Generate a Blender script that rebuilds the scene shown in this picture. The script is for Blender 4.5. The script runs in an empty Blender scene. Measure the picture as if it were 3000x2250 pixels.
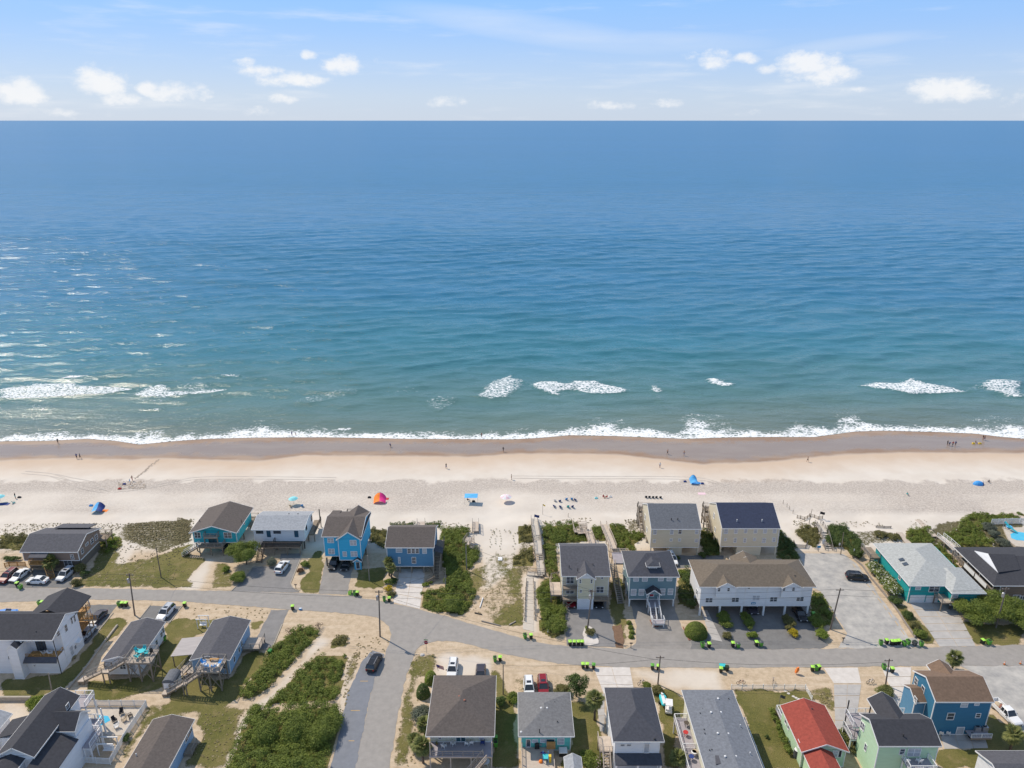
import bpy, math, random
import numpy as np
from mathutils import Vector, Matrix, noise as mnoise
random.seed(7); RNG = np.random.default_rng(7)
SC = bpy.context.scene; COL = SC.collection
R = math.radians
# ---------------------------------------------------------------- camera
F_PX, PITCH, CAM_H = 2150.0, R(19.8), 95.0
cam = bpy.data.cameras.new('camera'); camo = bpy.data.objects.new('camera', cam); COL.objects.link(camo)
camo.location = (0, 0, CAM_H); camo.rotation_euler = (math.pi/2 - PITCH, 0, 0)
cam.sensor_fit = 'HORIZONTAL'; cam.sensor_width = 36; cam.lens = 36*F_PX/3000
cam.clip_start = 1; cam.clip_end = 200000
SC.camera = camo
SC.view_settings.view_transform = 'Standard'; SC.view_settings.look = 'None'
SC.view_settings.exposure = EXPOSURE = 0.12; SC.view_settings.gamma = 1
SC.cycles.max_bounces = 6; SC.cycles.transparent_max_bounces = 8
SC.cycles.caustics_reflective = False; SC.cycles.caustics_refractive = False
SC.cycles.sample_clamp_indirect = 4
# ---------------------------------------------------------------- light
SUN_EL, SUN_AZ = R(50), R(-52)       # azimuth from +Y (out to sea), negative = towards -X
sd = Vector((math.sin(SUN_AZ)*math.cos(SUN_EL), math.cos(SUN_AZ)*math.cos(SUN_EL), math.sin(SUN_EL)))
sun = bpy.data.lights.new('sun', 'SUN'); sun.energy = 3.9; sun.angle = R(0.55); sun.color = (1, .89, .74)
suno = bpy.data.objects.new('sun', sun); COL.objects.link(suno)
suno.rotation_euler = sd.to_track_quat('Z', 'Y').to_euler(); suno.location = sd*300
# ---------------------------------------------------------------- pixel -> place helpers (the photograph is 3000 x 2250)
ZN = {0: (0, 0, 1), 21: (0, 1050, 750/2212), 22: (750, 1050, 750/2212), 23: (1500, 1050, 750/2212), 24: (2250, 1050, 750/2212)}
for i, o in enumerate([(0,1480),(0,1830),(520,1440),(500,1830),(1040,1480),(1040,1830),(1560,1450),(1500,1830),(1960,1450),(1960,1830),(2440,1450),(2440,1830)]):
    ZN[i+1] = (o[0], o[1], 560/2212)
def ray(z, x, y):
    ox, oy, s = ZN[z]; x = ox+x*s; y = oy+y*s
    a = (x-1500)/F_PX; b = (y-1125)/F_PX; c, sn = math.cos(PITCH), math.sin(PITCH)
    return a, c-b*sn, -sn-b*c
def terrain(x, y):
    """height of the land"""
    z = 0.0
    if y > 147:
        k = min(1, (y-147)/8)*max(0, min(1, (178-y)/10))
        z += k*(.35+.45*mnoise.noise((x*.11, y*.16, 3.1)))
    if y > 168: z -= 2.25*min(1.6, ((y-168)/50))**1.15 if y < 248 else 3.9
    return z
def G(z, x, y, h=None):
    r = ray(z, x, y)
    if h is not None:
        t = (h-CAM_H)/r[2]; return r[0]*t, r[1]*t
    hh = 0.
    for _ in range(4):
        t = (hh-CAM_H)/r[2]; hh = terrain(r[0]*t, r[1]*t)
    return r[0]*t, r[1]*t
def W(z, x, y, Y):
    r = ray(z, x, y); t = Y/r[1]; return r[0]*t, CAM_H+r[2]*t
def S(z, x, y, X):
    r = ray(z, x, y); t = X/r[0]; return r[1]*t, CAM_H+r[2]*t
def PL(z, pts, h=None): return [G(z, p[0], p[1], h) for p in pts]
def PZ(pts, h=None): return [G(*p, h) for p in pts]
# ---------------------------------------------------------------- sky
w = bpy.data.worlds.new('World'); SC.world = w; w.use_nodes = True
def world():
    nt = w.node_tree; N = nt.nodes; L = nt.links; N.clear()
    def n(t, **k):
        o = N.new(t)
        for a, b in k.items(): setattr(o, a, b)
        return o
    def m(op, a, b=None, c=None, clamp=False):
        o = n('ShaderNodeMath', operation=op, use_clamp=clamp)
        for i, v in enumerate((a, b, c)):
            if v is None: continue
            if isinstance(v, (int, float)): o.inputs[i].default_value = v
            else: L.new(v, o.inputs[i])
        return o.outputs[0]
    sky = n('ShaderNodeTexSky', sky_type='NISHITA', sun_disc=False, sun_elevation=SUN_EL, sun_rotation=SUN_AZ,
            altitude=0, air_density=1.0, dust_density=.5, ozone_density=2.0)
    tc = n('ShaderNodeTexCoord'); sep = n('ShaderNodeSeparateXYZ'); L.new(tc.outputs['Generated'], sep.inputs[0])
    X, Y, Zc = sep.outputs
    el = m('ARCSINE', Zc); az = m('ARCTAN2', X, Y)
    # elevation tint (same at every azimuth); stops above view greyed for neutral fill light
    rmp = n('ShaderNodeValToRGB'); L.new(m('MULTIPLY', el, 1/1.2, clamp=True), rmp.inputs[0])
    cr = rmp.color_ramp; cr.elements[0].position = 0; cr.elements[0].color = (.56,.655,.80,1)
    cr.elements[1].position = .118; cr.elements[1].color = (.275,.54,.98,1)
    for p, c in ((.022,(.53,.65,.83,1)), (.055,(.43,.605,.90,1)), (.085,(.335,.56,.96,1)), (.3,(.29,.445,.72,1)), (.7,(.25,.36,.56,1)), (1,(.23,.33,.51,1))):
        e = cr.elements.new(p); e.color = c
    # low sky colour plus fill-tuned upper colour, blended with the Nishita sky
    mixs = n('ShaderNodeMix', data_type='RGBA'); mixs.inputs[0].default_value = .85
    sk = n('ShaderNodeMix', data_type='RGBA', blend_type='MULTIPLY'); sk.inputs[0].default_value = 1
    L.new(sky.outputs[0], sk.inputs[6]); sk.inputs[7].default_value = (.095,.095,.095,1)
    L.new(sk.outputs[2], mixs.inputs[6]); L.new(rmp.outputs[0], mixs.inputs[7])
    # clouds: each one an ellipse in (azimuth, elevation) broken up by noise
    def noise(sx, sz, sc, det, rough, off=0):
        cmb = n('ShaderNodeCombineXYZ'); L.new(m('MULTIPLY', az, sx), cmb.inputs[0]); L.new(m('MULTIPLY', el, sz), cmb.inputs[1]); cmb.inputs[2].default_value = off
        o = n('ShaderNodeTexNoise'); o.inputs['Scale'].default_value = sc; o.inputs['Detail'].default_value = det; o.inputs['Roughness'].default_value = rough
        L.new(cmb.outputs[0], o.inputs['Vector']); return o.outputs[0]
    nf = noise(1, 1.5, 34, 9, .62); nb = noise(1, 1.5, 11, 3, .5, 4)
    cl = [(50,268,75,40,1),(300,245,70,45,1),(350,290,70,22,.9),(250,225,30,16,.5),(520,272,90,30,1),(440,262,40,24,.8),(760,212,75,20,.8),(850,232,120,22,.75),(715,185,30,14,.5),(905,162,25,15,.7),(1000,190,62,32,.95),
          (1110,185,30,20,.35),(835,290,42,16,.75),(1315,300,70,18,.65),(1130,292,40,12,.35),(760,330,60,14,.35),(1785,308,70,16,.55),(1960,300,60,14,.5),(2185,172,40,18,.75),(2250,205,40,16,.6),
          (2370,190,90,44,1.05),(2420,220,85,32,.95),(2340,222,80,22,.7),(2510,262,40,10,.5),(2750,262,110,34,.95),(2860,268,60,24,.8),(2990,290,40,24,.4),(2080,175,85,34,.35),(2190,330,60,12,.3),(2560,320,45,10,.35),(200,330,90,14,.3)]
    acc = None; ae = n('ShaderNodeCombineXYZ'); L.new(az, ae.inputs[0]); L.new(el, ae.inputs[1])
    for x, y, rx, ry, s in cl:
        r = ray(0, x, y); l = math.sqrt(sum(q*q for q in r)); a0 = math.atan2(r[0], r[1]); e0 = math.asin(r[2]/l)
        kx = F_PX/rx*.95; ky = F_PX/ry*1.0
        q = n('ShaderNodeVectorMath', operation='MULTIPLY_ADD'); L.new(ae.outputs[0], q.inputs[0]); q.inputs[1].default_value = (kx,ky,0); q.inputs[2].default_value = (-a0*kx,-e0*ky,0)
        d = n('ShaderNodeVectorMath', operation='DOT_PRODUCT'); L.new(q.outputs[0], d.inputs[0]); L.new(q.outputs[0], d.inputs[1])
        v = m('MULTIPLY_ADD', d.outputs['Value'], -s, s)
        acc = v if acc is None else m('MAXIMUM', acc, v)
    acc = m('MAXIMUM', acc, -1.2)
    dens = m('ADD', acc, m('ADD', m('MULTIPLY_ADD', nf, 2.5, -1.22), m('MULTIPLY_ADD', nb, .7, -.35)))
    mr = n('ShaderNodeMapRange', interpolation_type='SMOOTHSTEP'); L.new(dens, mr.inputs[0]); mr.inputs[1].default_value = .1; mr.inputs[2].default_value = 1.05
    # thin high cirrus
    ci = noise(1.2, 9, 5.5, 5, .55, 9); mr2 = n('ShaderNodeMapRange', interpolation_type='SMOOTHSTEP'); L.new(ci, mr2.inputs[0]); mr2.inputs[1].default_value = .50; mr2.inputs[2].default_value = .78; mr2.inputs[4].default_value = .36
    wisp = None                                  # three long soft streaks of high cloud
    for x, y, rx, ry, sl, s in ((1560,85,420,40,.13,.27),(1950,122,300,28,.03,.2),(2480,128,200,20,-.09,.18)):
        r = ray(0, x, y); l = math.sqrt(sum(q*q for q in r)); a0 = math.atan2(r[0], r[1]); e0 = math.asin(r[2]/l)
        da = m('SUBTRACT', az, a0); de = m('ADD', m('MULTIPLY_ADD', da, sl, -e0), el); kx = m('MULTIPLY', da, F_PX/rx); ky = m('MULTIPLY', de, F_PX/ry)
        v = m('MULTIPLY', m('SUBTRACT', 1, m('MULTIPLY_ADD', kx, kx, m('MULTIPLY', ky, ky)), clamp=True), m('MULTIPLY', ci, 2*s)); wisp = v if wisp is None else m('MAXIMUM', wisp, v)
    amt = m('MAXIMUM', m('MAXIMUM', m('MULTIPLY', mr.outputs[0], .86), wisp), m('MULTIPLY', mr2.outputs[0], m('GREATER_THAN', el, 0.0)))
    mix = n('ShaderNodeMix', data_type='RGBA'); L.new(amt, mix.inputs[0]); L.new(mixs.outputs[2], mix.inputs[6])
    ccol = n('ShaderNodeMix', data_type='RGBA'); L.new(nb, ccol.inputs[0]); ccol.inputs[6].default_value = (.80,.83,.88,1); ccol.inputs[7].default_value = (.95,.93,.90,1)
    L.new(ccol.outputs[2], mix.inputs[7])
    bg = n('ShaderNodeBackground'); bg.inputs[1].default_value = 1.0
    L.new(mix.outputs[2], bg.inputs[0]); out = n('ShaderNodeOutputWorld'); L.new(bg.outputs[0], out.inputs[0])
world()
w.cycles.sampling_method = 'NONE'
# ---------------------------------------------------------------- materials
MATS = {}
def mat(name, c, c2=None, sc=1.0, rough=.8, bump=0., bsc=None, metal=0., det=5, isl=0., spec=.5, stretch=None, trans=0.):
    mt = bpy.data.materials.new(name); mt.use_nodes = True; nt = mt.node_tree; N = nt.nodes; L = nt.links
    b = N['Principled BSDF']; b.inputs['Roughness'].default_value = rough; b.inputs['Metallic'].default_value = metal
    b.inputs['Specular IOR Level'].default_value = spec
    c = tuple(c)+(1,) if len(c) == 3 else c; c2 = tuple(c2)+(1,) if c2 else tuple(v*.8 for v in c[:3])+(1,)
    geo = N.new('ShaderNodeNewGeometry'); mp = N.new('ShaderNodeMapping'); L.new(geo.outputs['Position'], mp.inputs[0])
    if stretch: mp.inputs['Scale'].default_value = stretch
    nz = N.new('ShaderNodeTexNoise'); nz.inputs['Scale'].default_value = sc; nz.inputs['Detail'].default_value = det; nz.inputs['Roughness'].default_value = .65
    L.new(mp.outputs[0], nz.inputs['Vector'])
    rg = N.new('ShaderNodeMapRange'); L.new(nz.outputs[0], rg.inputs[0]); rg.inputs[1].default_value = .3; rg.inputs[2].default_value = .7
    fac = rg.outputs[0]
    if isl:
        ad = N.new('ShaderNodeMath'); ad.operation = 'MULTIPLY_ADD'; L.new(geo.outputs['Random Per Island'], ad.inputs[0]); ad.inputs[1].default_value = isl; L.new(fac, ad.inputs[2])
        sb = N.new('ShaderNodeMath'); sb.operation = 'SUBTRACT'; sb.use_clamp = True; L.new(ad.outputs[0], sb.inputs[0]); sb.inputs[1].default_value = isl/2; fac = sb.outputs[0]
    mx = N.new('ShaderNodeMix'); mx.data_type = 'RGBA'; L.new(fac, mx.inputs[0]); mx.inputs[6].default_value = c; mx.inputs[7].default_value = c2
    L.new(mx.outputs[2], b.inputs['Base Color'])
    if trans:
        tr = N.new('ShaderNodeBsdfTranslucent'); L.new(mx.outputs[2], tr.inputs[0]); ms = N.new('ShaderNodeMixShader'); ms.inputs[0].default_value = trans
        L.new(b.outputs[0], ms.inputs[1]); L.new(tr.outputs[0], ms.inputs[2]); L.new(ms.outputs[0], N['Material Output'].inputs[0])
    if bump:
        bn = N.new('ShaderNodeTexNoise'); bn.inputs['Scale'].default_value = bsc or sc*4; bn.inputs['Detail'].default_value = 4; L.new(mp.outputs[0], bn.inputs['Vector'])
        bp = N.new('ShaderNodeBump'); bp.inputs['Distance'].default_value = bump; bp.inputs['Strength'].default_value = .8; L.new(bn.outputs[0], bp.inputs['Height']); L.new(bp.outputs[0], b.inputs['Normal'])
    MATS[name] = mt; return mt
def roofm(name, c): return mat(name, tuple(v*1.06 for v in c), tuple(v*.66 for v in c), 2.4, .92, .004, 14, det=9)
def wallm(name, c): return mat(name, c, tuple(v*.88 for v in c), .5, .75, .012, 6, stretch=(1,1,5))
roofm('roof_grey', (.11,.11,.125)); roofm('roof_brown', (.125,.105,.095)); roofm('roof_dark', (.052,.053,.063)); roofm('roof_slate', (.075,.078,.095))
roofm('roof_navy', (.038,.05,.095)); roofm('roof_light', (.36,.38,.41)); roofm('roof_tan', (.17,.138,.105)); roofm('roof_rust', (.20,.132,.09)); roofm('roof_red', (.33,.065,.045))
roofm('roof_mid', (.20,.20,.205)); roofm('roof_pale', (.44,.455,.445)); roofm('roof_flat', (.19,.205,.235)); roofm('roof_beige', (.165,.155,.14)); roofm('roof_coal', (.10,.10,.115)); roofm('roof_bluegrey', (.155,.165,.185))
wallm('w_brown', (.27,.20,.16)); wallm('w_turq', (.03,.42,.50)); wallm('w_white', (.78,.79,.82)); wallm('w_blue', (.045,.46,.74)); wallm('w_steel', (.095,.25,.41))
wallm('w_cream', (.72,.66,.47)); wallm('w_creamy', (.60,.56,.44)); wallm('w_greyblue', (.16,.26,.30)); wallm('w_beige', (.66,.60,.47)); wallm('w_teal', (.01,.33,.33)); wallm('w_aqua', (.13,.55,.50))
wallm('w_mint', (.50,.70,.48)); wallm('w_deep', (.035,.175,.30)); wallm('w_paleblue', (.30,.45,.62)); wallm('w_timber', (.17,.14,.11)); wallm('w_ivory', (.72,.70,.56))
mat('trim', (.80,.80,.80), (.72,.72,.72), 2, .55); mat('trim_dark', (.03,.03,.035)); mat('trim_blue', (.03,.10,.16))
mat('glass', (.035,.045,.06), (.10,.12,.15), .6, .08, spec=.8); mat('blind', (.52,.53,.56), (.36,.38,.42), .8, .2); mat('glass_teal', (.05,.14,.17), (.03,.07,.09), .7, .08)
mat('wood', (.30,.24,.18), (.20,.16,.12), 2.5, .85, stretch=(1,1,1)); mat('wood_old', (.33,.30,.27), (.22,.19,.165), 2.2, .9); mat('wood_pale', (.55,.47,.39), (.43,.36,.30), 1.6, .85); mat('wood_new', (.50,.29,.10), (.38,.2,.07), 2, .75)
mat('wood_dark', (.10,.08,.065), (.06,.05,.04), 2, .85); mat('composite', (.36,.33,.36), (.29,.27,.29), 1.2, .8); mat('boardwalk', (.58,.53,.46), (.46,.41,.35), 3, .9, stretch=(.4,3,1))
mat('pole', (.20,.165,.14), (.13,.105,.09), 2, .9, stretch=(1,1,.2)); mat('wire', (.04,.04,.04)); mat('metal', (.5,.5,.52), None, 3, .4, metal=.6); mat('vent', (.75,.75,.75)); mat('vent_dark', (.04,.04,.045))
mat('asphalt', (.33,.308,.286), (.262,.246,.23), .8, .92, .004, 18, det=12); mat('asphalt_mid', (.25,.24,.235), (.185,.18,.178), .6, .92, .004, 18, det=10); mat('asphalt_dark', (.20,.198,.195), (.145,.143,.142), .7, .92, .01, 18, det=9); mat('asphalt_blue', (.21,.222,.25), (.165,.176,.20), .9, .92, det=9)
mat('concrete', (.47,.45,.43), (.36,.345,.33), .6, .9, .008, 12, det=9); mat('concrete_pale', (.66,.62,.58), (.52,.48,.44), .8, .9, det=9); mat('gravel', (.50,.475,.435), (.27,.265,.26), .45, .95, .01, 9, det=14); mat('asphalt_old', (.30,.28,.26), (.22,.205,.19), .5, .92, det=9)
mat('kerb', (.42,.38,.32), (.33,.29,.24), 2, .9); mat('stripe', (.62,.38,.12), (.45,.3,.12), 3, .8); mat('brick_edge', (.30,.13,.09), (.22,.09,.06), 4, .9); mat('mulch', (.22,.13,.08), (.13,.08,.05), 3, .95)
LF = dict(isl=1.0, rough=.65, sc=.5, trans=.3, spec=.25)
mat('leaf_green', (.235,.285,.055), (.11,.15,.032), **LF); mat('leaf_dune', (.36,.30,.17), (.20,.175,.09), **LF); mat('leaf_bright', (.26,.33,.05), (.13,.18,.03), **LF); mat('leaf_dark', (.135,.185,.05), (.06,.098,.028), **LF); mat('leaf_olive', (.25,.23,.085), (.13,.13,.05), **LF)
mat('leaf_yellow', (.62,.47,.03), (.30,.26,.03), **LF); mat('leaf_grey', (.20,.225,.165), (.11,.13,.10), **LF); mat('leaf_red', (.27,.14,.08), (.14,.09,.045), **LF); mat('leaf_palm', (.26,.27,.09), (.11,.135,.045), **LF)
mat('leaf_dry', (.46,.38,.21), (.27,.23,.11), **LF); mat('flower', (.72,.70,.60), (.5,.5,.4), 2, .7); mat('flower_pink', (.6,.45,.42), (.4,.3,.28), 2, .7); mat('bark', (.16,.12,.09), (.08,.06,.045), 3, .95, .02)
mat('twig', (.17,.12,.085), (.09,.06,.04), 3, .95)
def paint(n, c, r=.28): return mat(n, c, tuple(v*.95 for v in c), .3, r, spec=.6)
paint('car_white', (.78,.79,.80)); paint('car_black', (.012,.013,.017)); paint('car_grey', (.055,.05,.065)); paint('car_red', (.25,.012,.02)); paint('car_silver', (.46,.49,.54)); paint('car_maroon', (.20,.03,.03)); paint('car_blue', (.03,.22,.62), .6)
mat('car_glass', (.02,.022,.028), (.03,.035,.04), 1, .06, spec=.9); mat('tyre', (.018,.018,.018)); mat('rim', (.35,.35,.37), metal=.7, rough=.35); mat('headlight', (.8,.8,.78), rough=.1); mat('taillight', (.4,.01,.01), rough=.2); mat('plastic_black', (.02,.02,.022), rough=.5)
mat('cart_black', (.016,.02,.016), rough=.5); mat('cart_lime', (.42,.78,.10), (.36,.7,.08), rough=.45); mat('cart_green', (.13,.40,.05), (.09,.33,.04), rough=.45); mat('cart_dkgreen', (.02,.22,.03), rough=.45); mat('cart_inside', (.02,.035,.015), rough=.8); mat('cart_grey', (.09,.10,.11), rough=.5)
for nm, c in dict(fab_aqua=(.28,.72,.76), fab_blue=(.06,.33,.75), fab_navy=(.02,.05,.22), fab_orange=(.95,.24,.02), fab_pink=(.85,.03,.25), fab_palepink=(.82,.58,.64), fab_white=(.8,.8,.8), fab_red=(.5,.03,.03), fab_teal=(.02,.42,.42), fab_black=(.015,.015,.02),
                  fab_yellow=(.8,.55,.05), fab_sky=(.10,.45,.85), fab_purple=(.13,.04,.35), fab_safety=(.9,.25,.05), skin=(.42,.24,.16), skin_dark=(.16,.09,.06), hair=(.05,.03,.02), sign_red=(.42,.03,.05), sign_blue=(.03,.25,.45), plastic_white=(.8,.8,.8), plastic_teal=(.05,.55,.60), plastic_tan=(.5,.4,.28), brick=(.3,.12,.08)).items():
    mat(nm, c, tuple(v*.85 for v in c), 2, .75)
mat('pool_water', (.10,.52,.72), (.06,.42,.66), .6, .08, .02, 3); mat('pool_deck', (.55,.49,.42), (.46,.41,.35), 1.5, .9); mat('tarp_blue', (.04,.25,.65), rough=.5); mat('metal_roof', (.36,.33,.33), (.24,.22,.225), 1, .5, stretch=(.3,5,1))
# ---------------------------------------------------------------- mesh builder
class MB:
    def __init__(s): s.v = []; s.f = []; s.m = []; s.cur = 0
    def add(s, vs, fs):
        b = len(s.v); s.v += [tuple(q) for q in vs]; s.f += [tuple(i+b for i in f) for f in fs]; s.m += [s.cur]*len(fs); return s
    def box(s, x0, x1, y0, y1, z0, z1):
        return s.add([(x0,y0,z0),(x1,y0,z0),(x1,y1,z0),(x0,y1,z0),(x0,y0,z1),(x1,y0,z1),(x1,y1,z1),(x0,y1,z1)],
                     [(0,3,2,1),(4,5,6,7),(0,1,5,4),(1,2,6,5),(2,3,7,6),(3,0,4,7)])
    def prism(s, poly, z0, z1):
        a = sum(poly[i][0]*poly[(i+1) % len(poly)][1]-poly[(i+1) % len(poly)][0]*poly[i][1] for i in range(len(poly)))
        if a < 0: poly = poly[::-1]
        n = len(poly)
        return s.add([(p[0],p[1],z0) for p in poly]+[(p[0],p[1],z1) for p in poly],
                     [tuple(range(n))[::-1], tuple(range(n, 2*n))]+[(i,(i+1) % n,n+(i+1) % n,n+i) for i in range(n)])
    def beam(s, p, q, w=.1, h=None):
        h = h or w; p = Vector(p); q = Vector(q); d = q-p
        if d.length < 1e-6: return s
        d.normalize(); up = Vector((0,0,1)) if abs(d.z) < .95 else Vector((0,1,0))
        a = d.cross(up).normalized()*w/2; b = a.cross(d).normalized()*h/2
        return s.add([p-a-b,p+a-b,p+a+b,p-a+b,q-a-b,q+a-b,q+a+b,q-a+b], [(3,2,1,0),(4,5,6,7),(0,1,5,4),(1,2,6,5),(2,3,7,6),(3,0,4,7)])
    def cyl(s, p, q, r0, r1=None, n=8, cap=True):
        r1 = r0 if r1 is None else r1; p = Vector(p); q = Vector(q); d = (q-p).normalized()
        up = Vector((0,0,1)) if abs(d.z) < .95 else Vector((1,0,0)); a = d.cross(up).normalized(); b = a.cross(d)
        vs = [p+(a*math.cos(2*math.pi*i/n)+b*math.sin(2*math.pi*i/n))*r0 for i in range(n)]+[q+(a*math.cos(2*math.pi*i/n)+b*math.sin(2*math.pi*i/n))*r1 for i in range(n)]
        fs = [(i,i+n,(i+1) % n+n,(i+1) % n) for i in range(n)]
        if cap: fs += [tuple(range(n)), tuple(range(n,2*n))[::-1]]
        return s.add(vs, fs)
    def loft(s, rings, cap=True):
        n = len(rings[0]); fs = []
        for k in range(len(rings)-1):
            for i in range(n): fs.append((k*n+i, k*n+(i+1) % n, (k+1)*n+(i+1) % n, (k+1)*n+i))
        if cap: fs += [tuple(range(n))[::-1], tuple(range((len(rings)-1)*n, len(rings)*n))]
        return s.add([p for r in rings for p in r], fs)
    def dome(s, c, rx, ry, rz, nu=10, nv=5, full=False):
        rings = []; lo = -math.pi/2 if full else 0
        for j in range(nv): 
            t = lo+(math.pi/2-lo)*j/nv; rings.append([(c[0]+rx*math.cos(t)*math.cos(2*math.pi*i/nu), c[1]+ry*math.cos(t)*math.sin(2*math.pi*i/nu), c[2]+rz*math.sin(t)) for i in range(nu)])
        b = [p for r in rings for p in r]+[(c[0],c[1],c[2]+rz)]
        fs = [(k*nu+i,k*nu+(i+1) % nu,(k+1)*nu+(i+1) % nu,(k+1)*nu+i) for k in range(nv-1) for i in range(nu)]+[((nv-1)*nu+i,(nv-1)*nu+(i+1) % nu,nv*nu) for i in range(nu)]
        return s.add(b, fs)
    def quad(s, *p): return s.add(p, [tuple(range(len(p)))])
    def mesh(s, name, mats, off=(0,0,0), smooth=False):
        me = bpy.data.meshes.new(name); me.from_pydata([(v[0]-off[0],v[1]-off[1],v[2]-off[2]) for v in s.v], [], s.f)
        if isinstance(mats, str): mats = [mats]
        for q in mats: me.materials.append(MATS[q])
        if len(mats) > 1: me.polygons.foreach_set('material_index', s.m)
        if smooth: me.polygons.foreach_set('use_smooth', [True]*len(me.polygons))
        me.update(); return me
    def build(s, name, mats, parent=None, local=False, smooth=False, loc=None):
        """parts of an unrotated thing are given in world coordinates; local=True when already relative"""
        off = (0,0,0)
        if parent is not None and not local: off = wloc(parent)
        elif parent is None and loc is not None: off = loc
        o = bpy.data.objects.new(name, s.mesh(name, mats, off, smooth)); COL.objects.link(o)
        if parent is not None: o.parent = parent
        elif loc is not None: o.location = loc
        return o
def wloc(o):
    v = Vector(o.location)
    while o.parent is not None: o = o.parent; v += Vector(o.location)
    return v
def tag(o, label=None, cat=None, group=None, kind=None):
    if label: o['label'] = label
    if cat: o['category'] = cat
    if group: o['group'] = group
    if kind: o['kind'] = kind
    return o
def thing(name, label, cat, loc=(0,0,0), rz=0, group=None):
    o = bpy.data.objects.new(name, None); COL.objects.link(o); o.location = loc; o.rotation_euler = (0,0,rz); o.empty_display_size = .3
    return tag(o, label, cat, group)
def inst(name, me, parent, loc=(0,0,0), rot=(0,0,0), sc=(1,1,1)):
    o = bpy.data.objects.new(name, me); COL.objects.link(o); o.parent = parent; o.location = loc; o.rotation_euler = rot; o.scale = sc; return o
def copy_tree(o, parent=None):
    c = o.copy(); COL.objects.link(c); c.parent = parent
    for ch in o.children: copy_tree(ch, c)
    return c
def inpoly(px, py, poly):
    ins = np.zeros(px.shape, bool); n = len(poly)
    for i in range(n):
        x0, y0 = poly[i]; x1, y1 = poly[(i+1) % n]
        if y0 == y1: continue
        c = ((y0 > py) != (y1 > py)) & (px < (x1-x0)*(py-y0)/(y1-y0)+x0); ins ^= c
    return ins
# ================================================================ THE SETTING: land, sea, roads
SH_LO = [(0,1292),(136,1291),(254,1284),(339,1291),(407,1303),(509,1292),(610,1284),(750,1280),(953,1279),(1191,1284),(1500,1286),(1580,1281),(1669,1272),(1805,1275),(2008,1284),(2144,1279),(2250,1278),(2386,1278),(2504,1260),(2589,1257),(2759,1262),(2860,1267),(2928,1277),(3000,1284)]
SH_UP = [(0,1272),(136,1267),(271,1267),(373,1270),(441,1258),(542,1267),(644,1262),(750,1243),(852,1253),(953,1257),(1055,1260),(1157,1264),(1259,1255),(1360,1267),(1500,1262),(1636,1257),(1720,1247),(1771,1235),(1822,1233),(1856,1250),(1941,1257),(1981,1267),(2026,1220),(2076,1226),(2144,1243),(2250,1257),(2369,1240),(2440,1250),(2460,1213),(2494,1208),(2538,1230),(2589,1243),(2691,1240),(2826,1247),(2894,1235),(3000,1243)]
WET = [(0,1352),(203,1348),(373,1352),(475,1347),(750,1357),(886,1338),(1089,1338),(1394,1342),(1500,1332),(1670,1332),(1805,1334),(1950,1352),(2060,1366),(2250,1358),(2453,1336),(2623,1328),(3000,1331)]
def curve(pts, h):
    q = sorted(G(0, x, y, h) for x, y in pts); xs = np.array([a for a, b in q]); ys = np.array([b for a, b in q])
    def f(x):
        return np.interp(x, xs, ys)+1.2*np.where((x < xs[0]) | (x > xs[-1]), np.sin(x*.09), 0)
    return f
WL = -2.0
f_lo, f_up, f_wet = curve(SH_LO, WL), curve(SH_UP, WL), curve(WET, -1.5)
def n2(x, y, sc, seed=0, oct=3):
    """cheap vectorised value noise, 0..1"""
    r = np.random.default_rng(seed); T = r.random((256,256)); out = np.zeros_like(x, float); a = 1.; tot = 0
    for o in range(oct):
        u = x*sc*2**o+17.3*o; v = y*sc*2**o+5.1*o; i = np.floor(u).astype(int); j = np.floor(v).astype(int); fu = u-i; fv = v-j
        fu = fu*fu*(3-2*fu); fv = fv*fv*(3-2*fv); g = lambda p, q: T[p % 256, q % 256]
        out += a*((g(i,j)*(1-fu)+g(i+1,j)*fu)*(1-fv)+(g(i,j+1)*(1-fu)+g(i+1,j+1)*fu)*fv); tot += a; a *= .5
    return out/tot
def terrain_v(x, y):
    z = np.zeros_like(x)
    k = np.clip((y-147)/8,0,1)*np.clip((178-y)/10,0,1)
    idx = np.nonzero(k > 0)[0]
    for i in idx: z[i] = k[i]*(.35+.45*mnoise.noise((x[i]*.11, y[i]*.16, 3.1)))
    t = np.clip((y-168)/50,0,1.6); z -= 2.25*t**1.15
    return z
def gridmesh(name, X, Yg, Zg, mt, attrs):
    nr, nc = X.shape; nv = nr*nc
    co = np.stack([X,Yg,Zg],-1).reshape(-1,3).astype(np.float32)
    a = (np.arange(nr-1)[:,None]*nc+np.arange(nc-1)[None,:]).ravel(); fc = np.stack([a,a+1,a+nc+1,a+nc],-1).astype(np.int32)
    me = bpy.data.meshes.new(name); me.vertices.add(nv); me.vertices.foreach_set('co', co.ravel()); me.loops.add(fc.size); me.loops.foreach_set('vertex_index', fc.ravel())
    me.polygons.add(len(fc)); me.polygons.foreach_set('loop_start', np.arange(0,fc.size,4,dtype=np.int32)); me.polygons.foreach_set('loop_total', np.full(len(fc),4,np.int32))
    me.polygons.foreach_set('use_smooth', np.ones(len(fc),bool)); me.update(calc_edges=True)
    for k, v in attrs.items():
        at = me.attributes.new(k,'FLOAT_COLOR','POINT'); at.data.foreach_set('color', v.astype(np.float32).ravel())
    me.materials.append(mt); o = bpy.data.objects.new(name, me); COL.objects.link(o); return o
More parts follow.
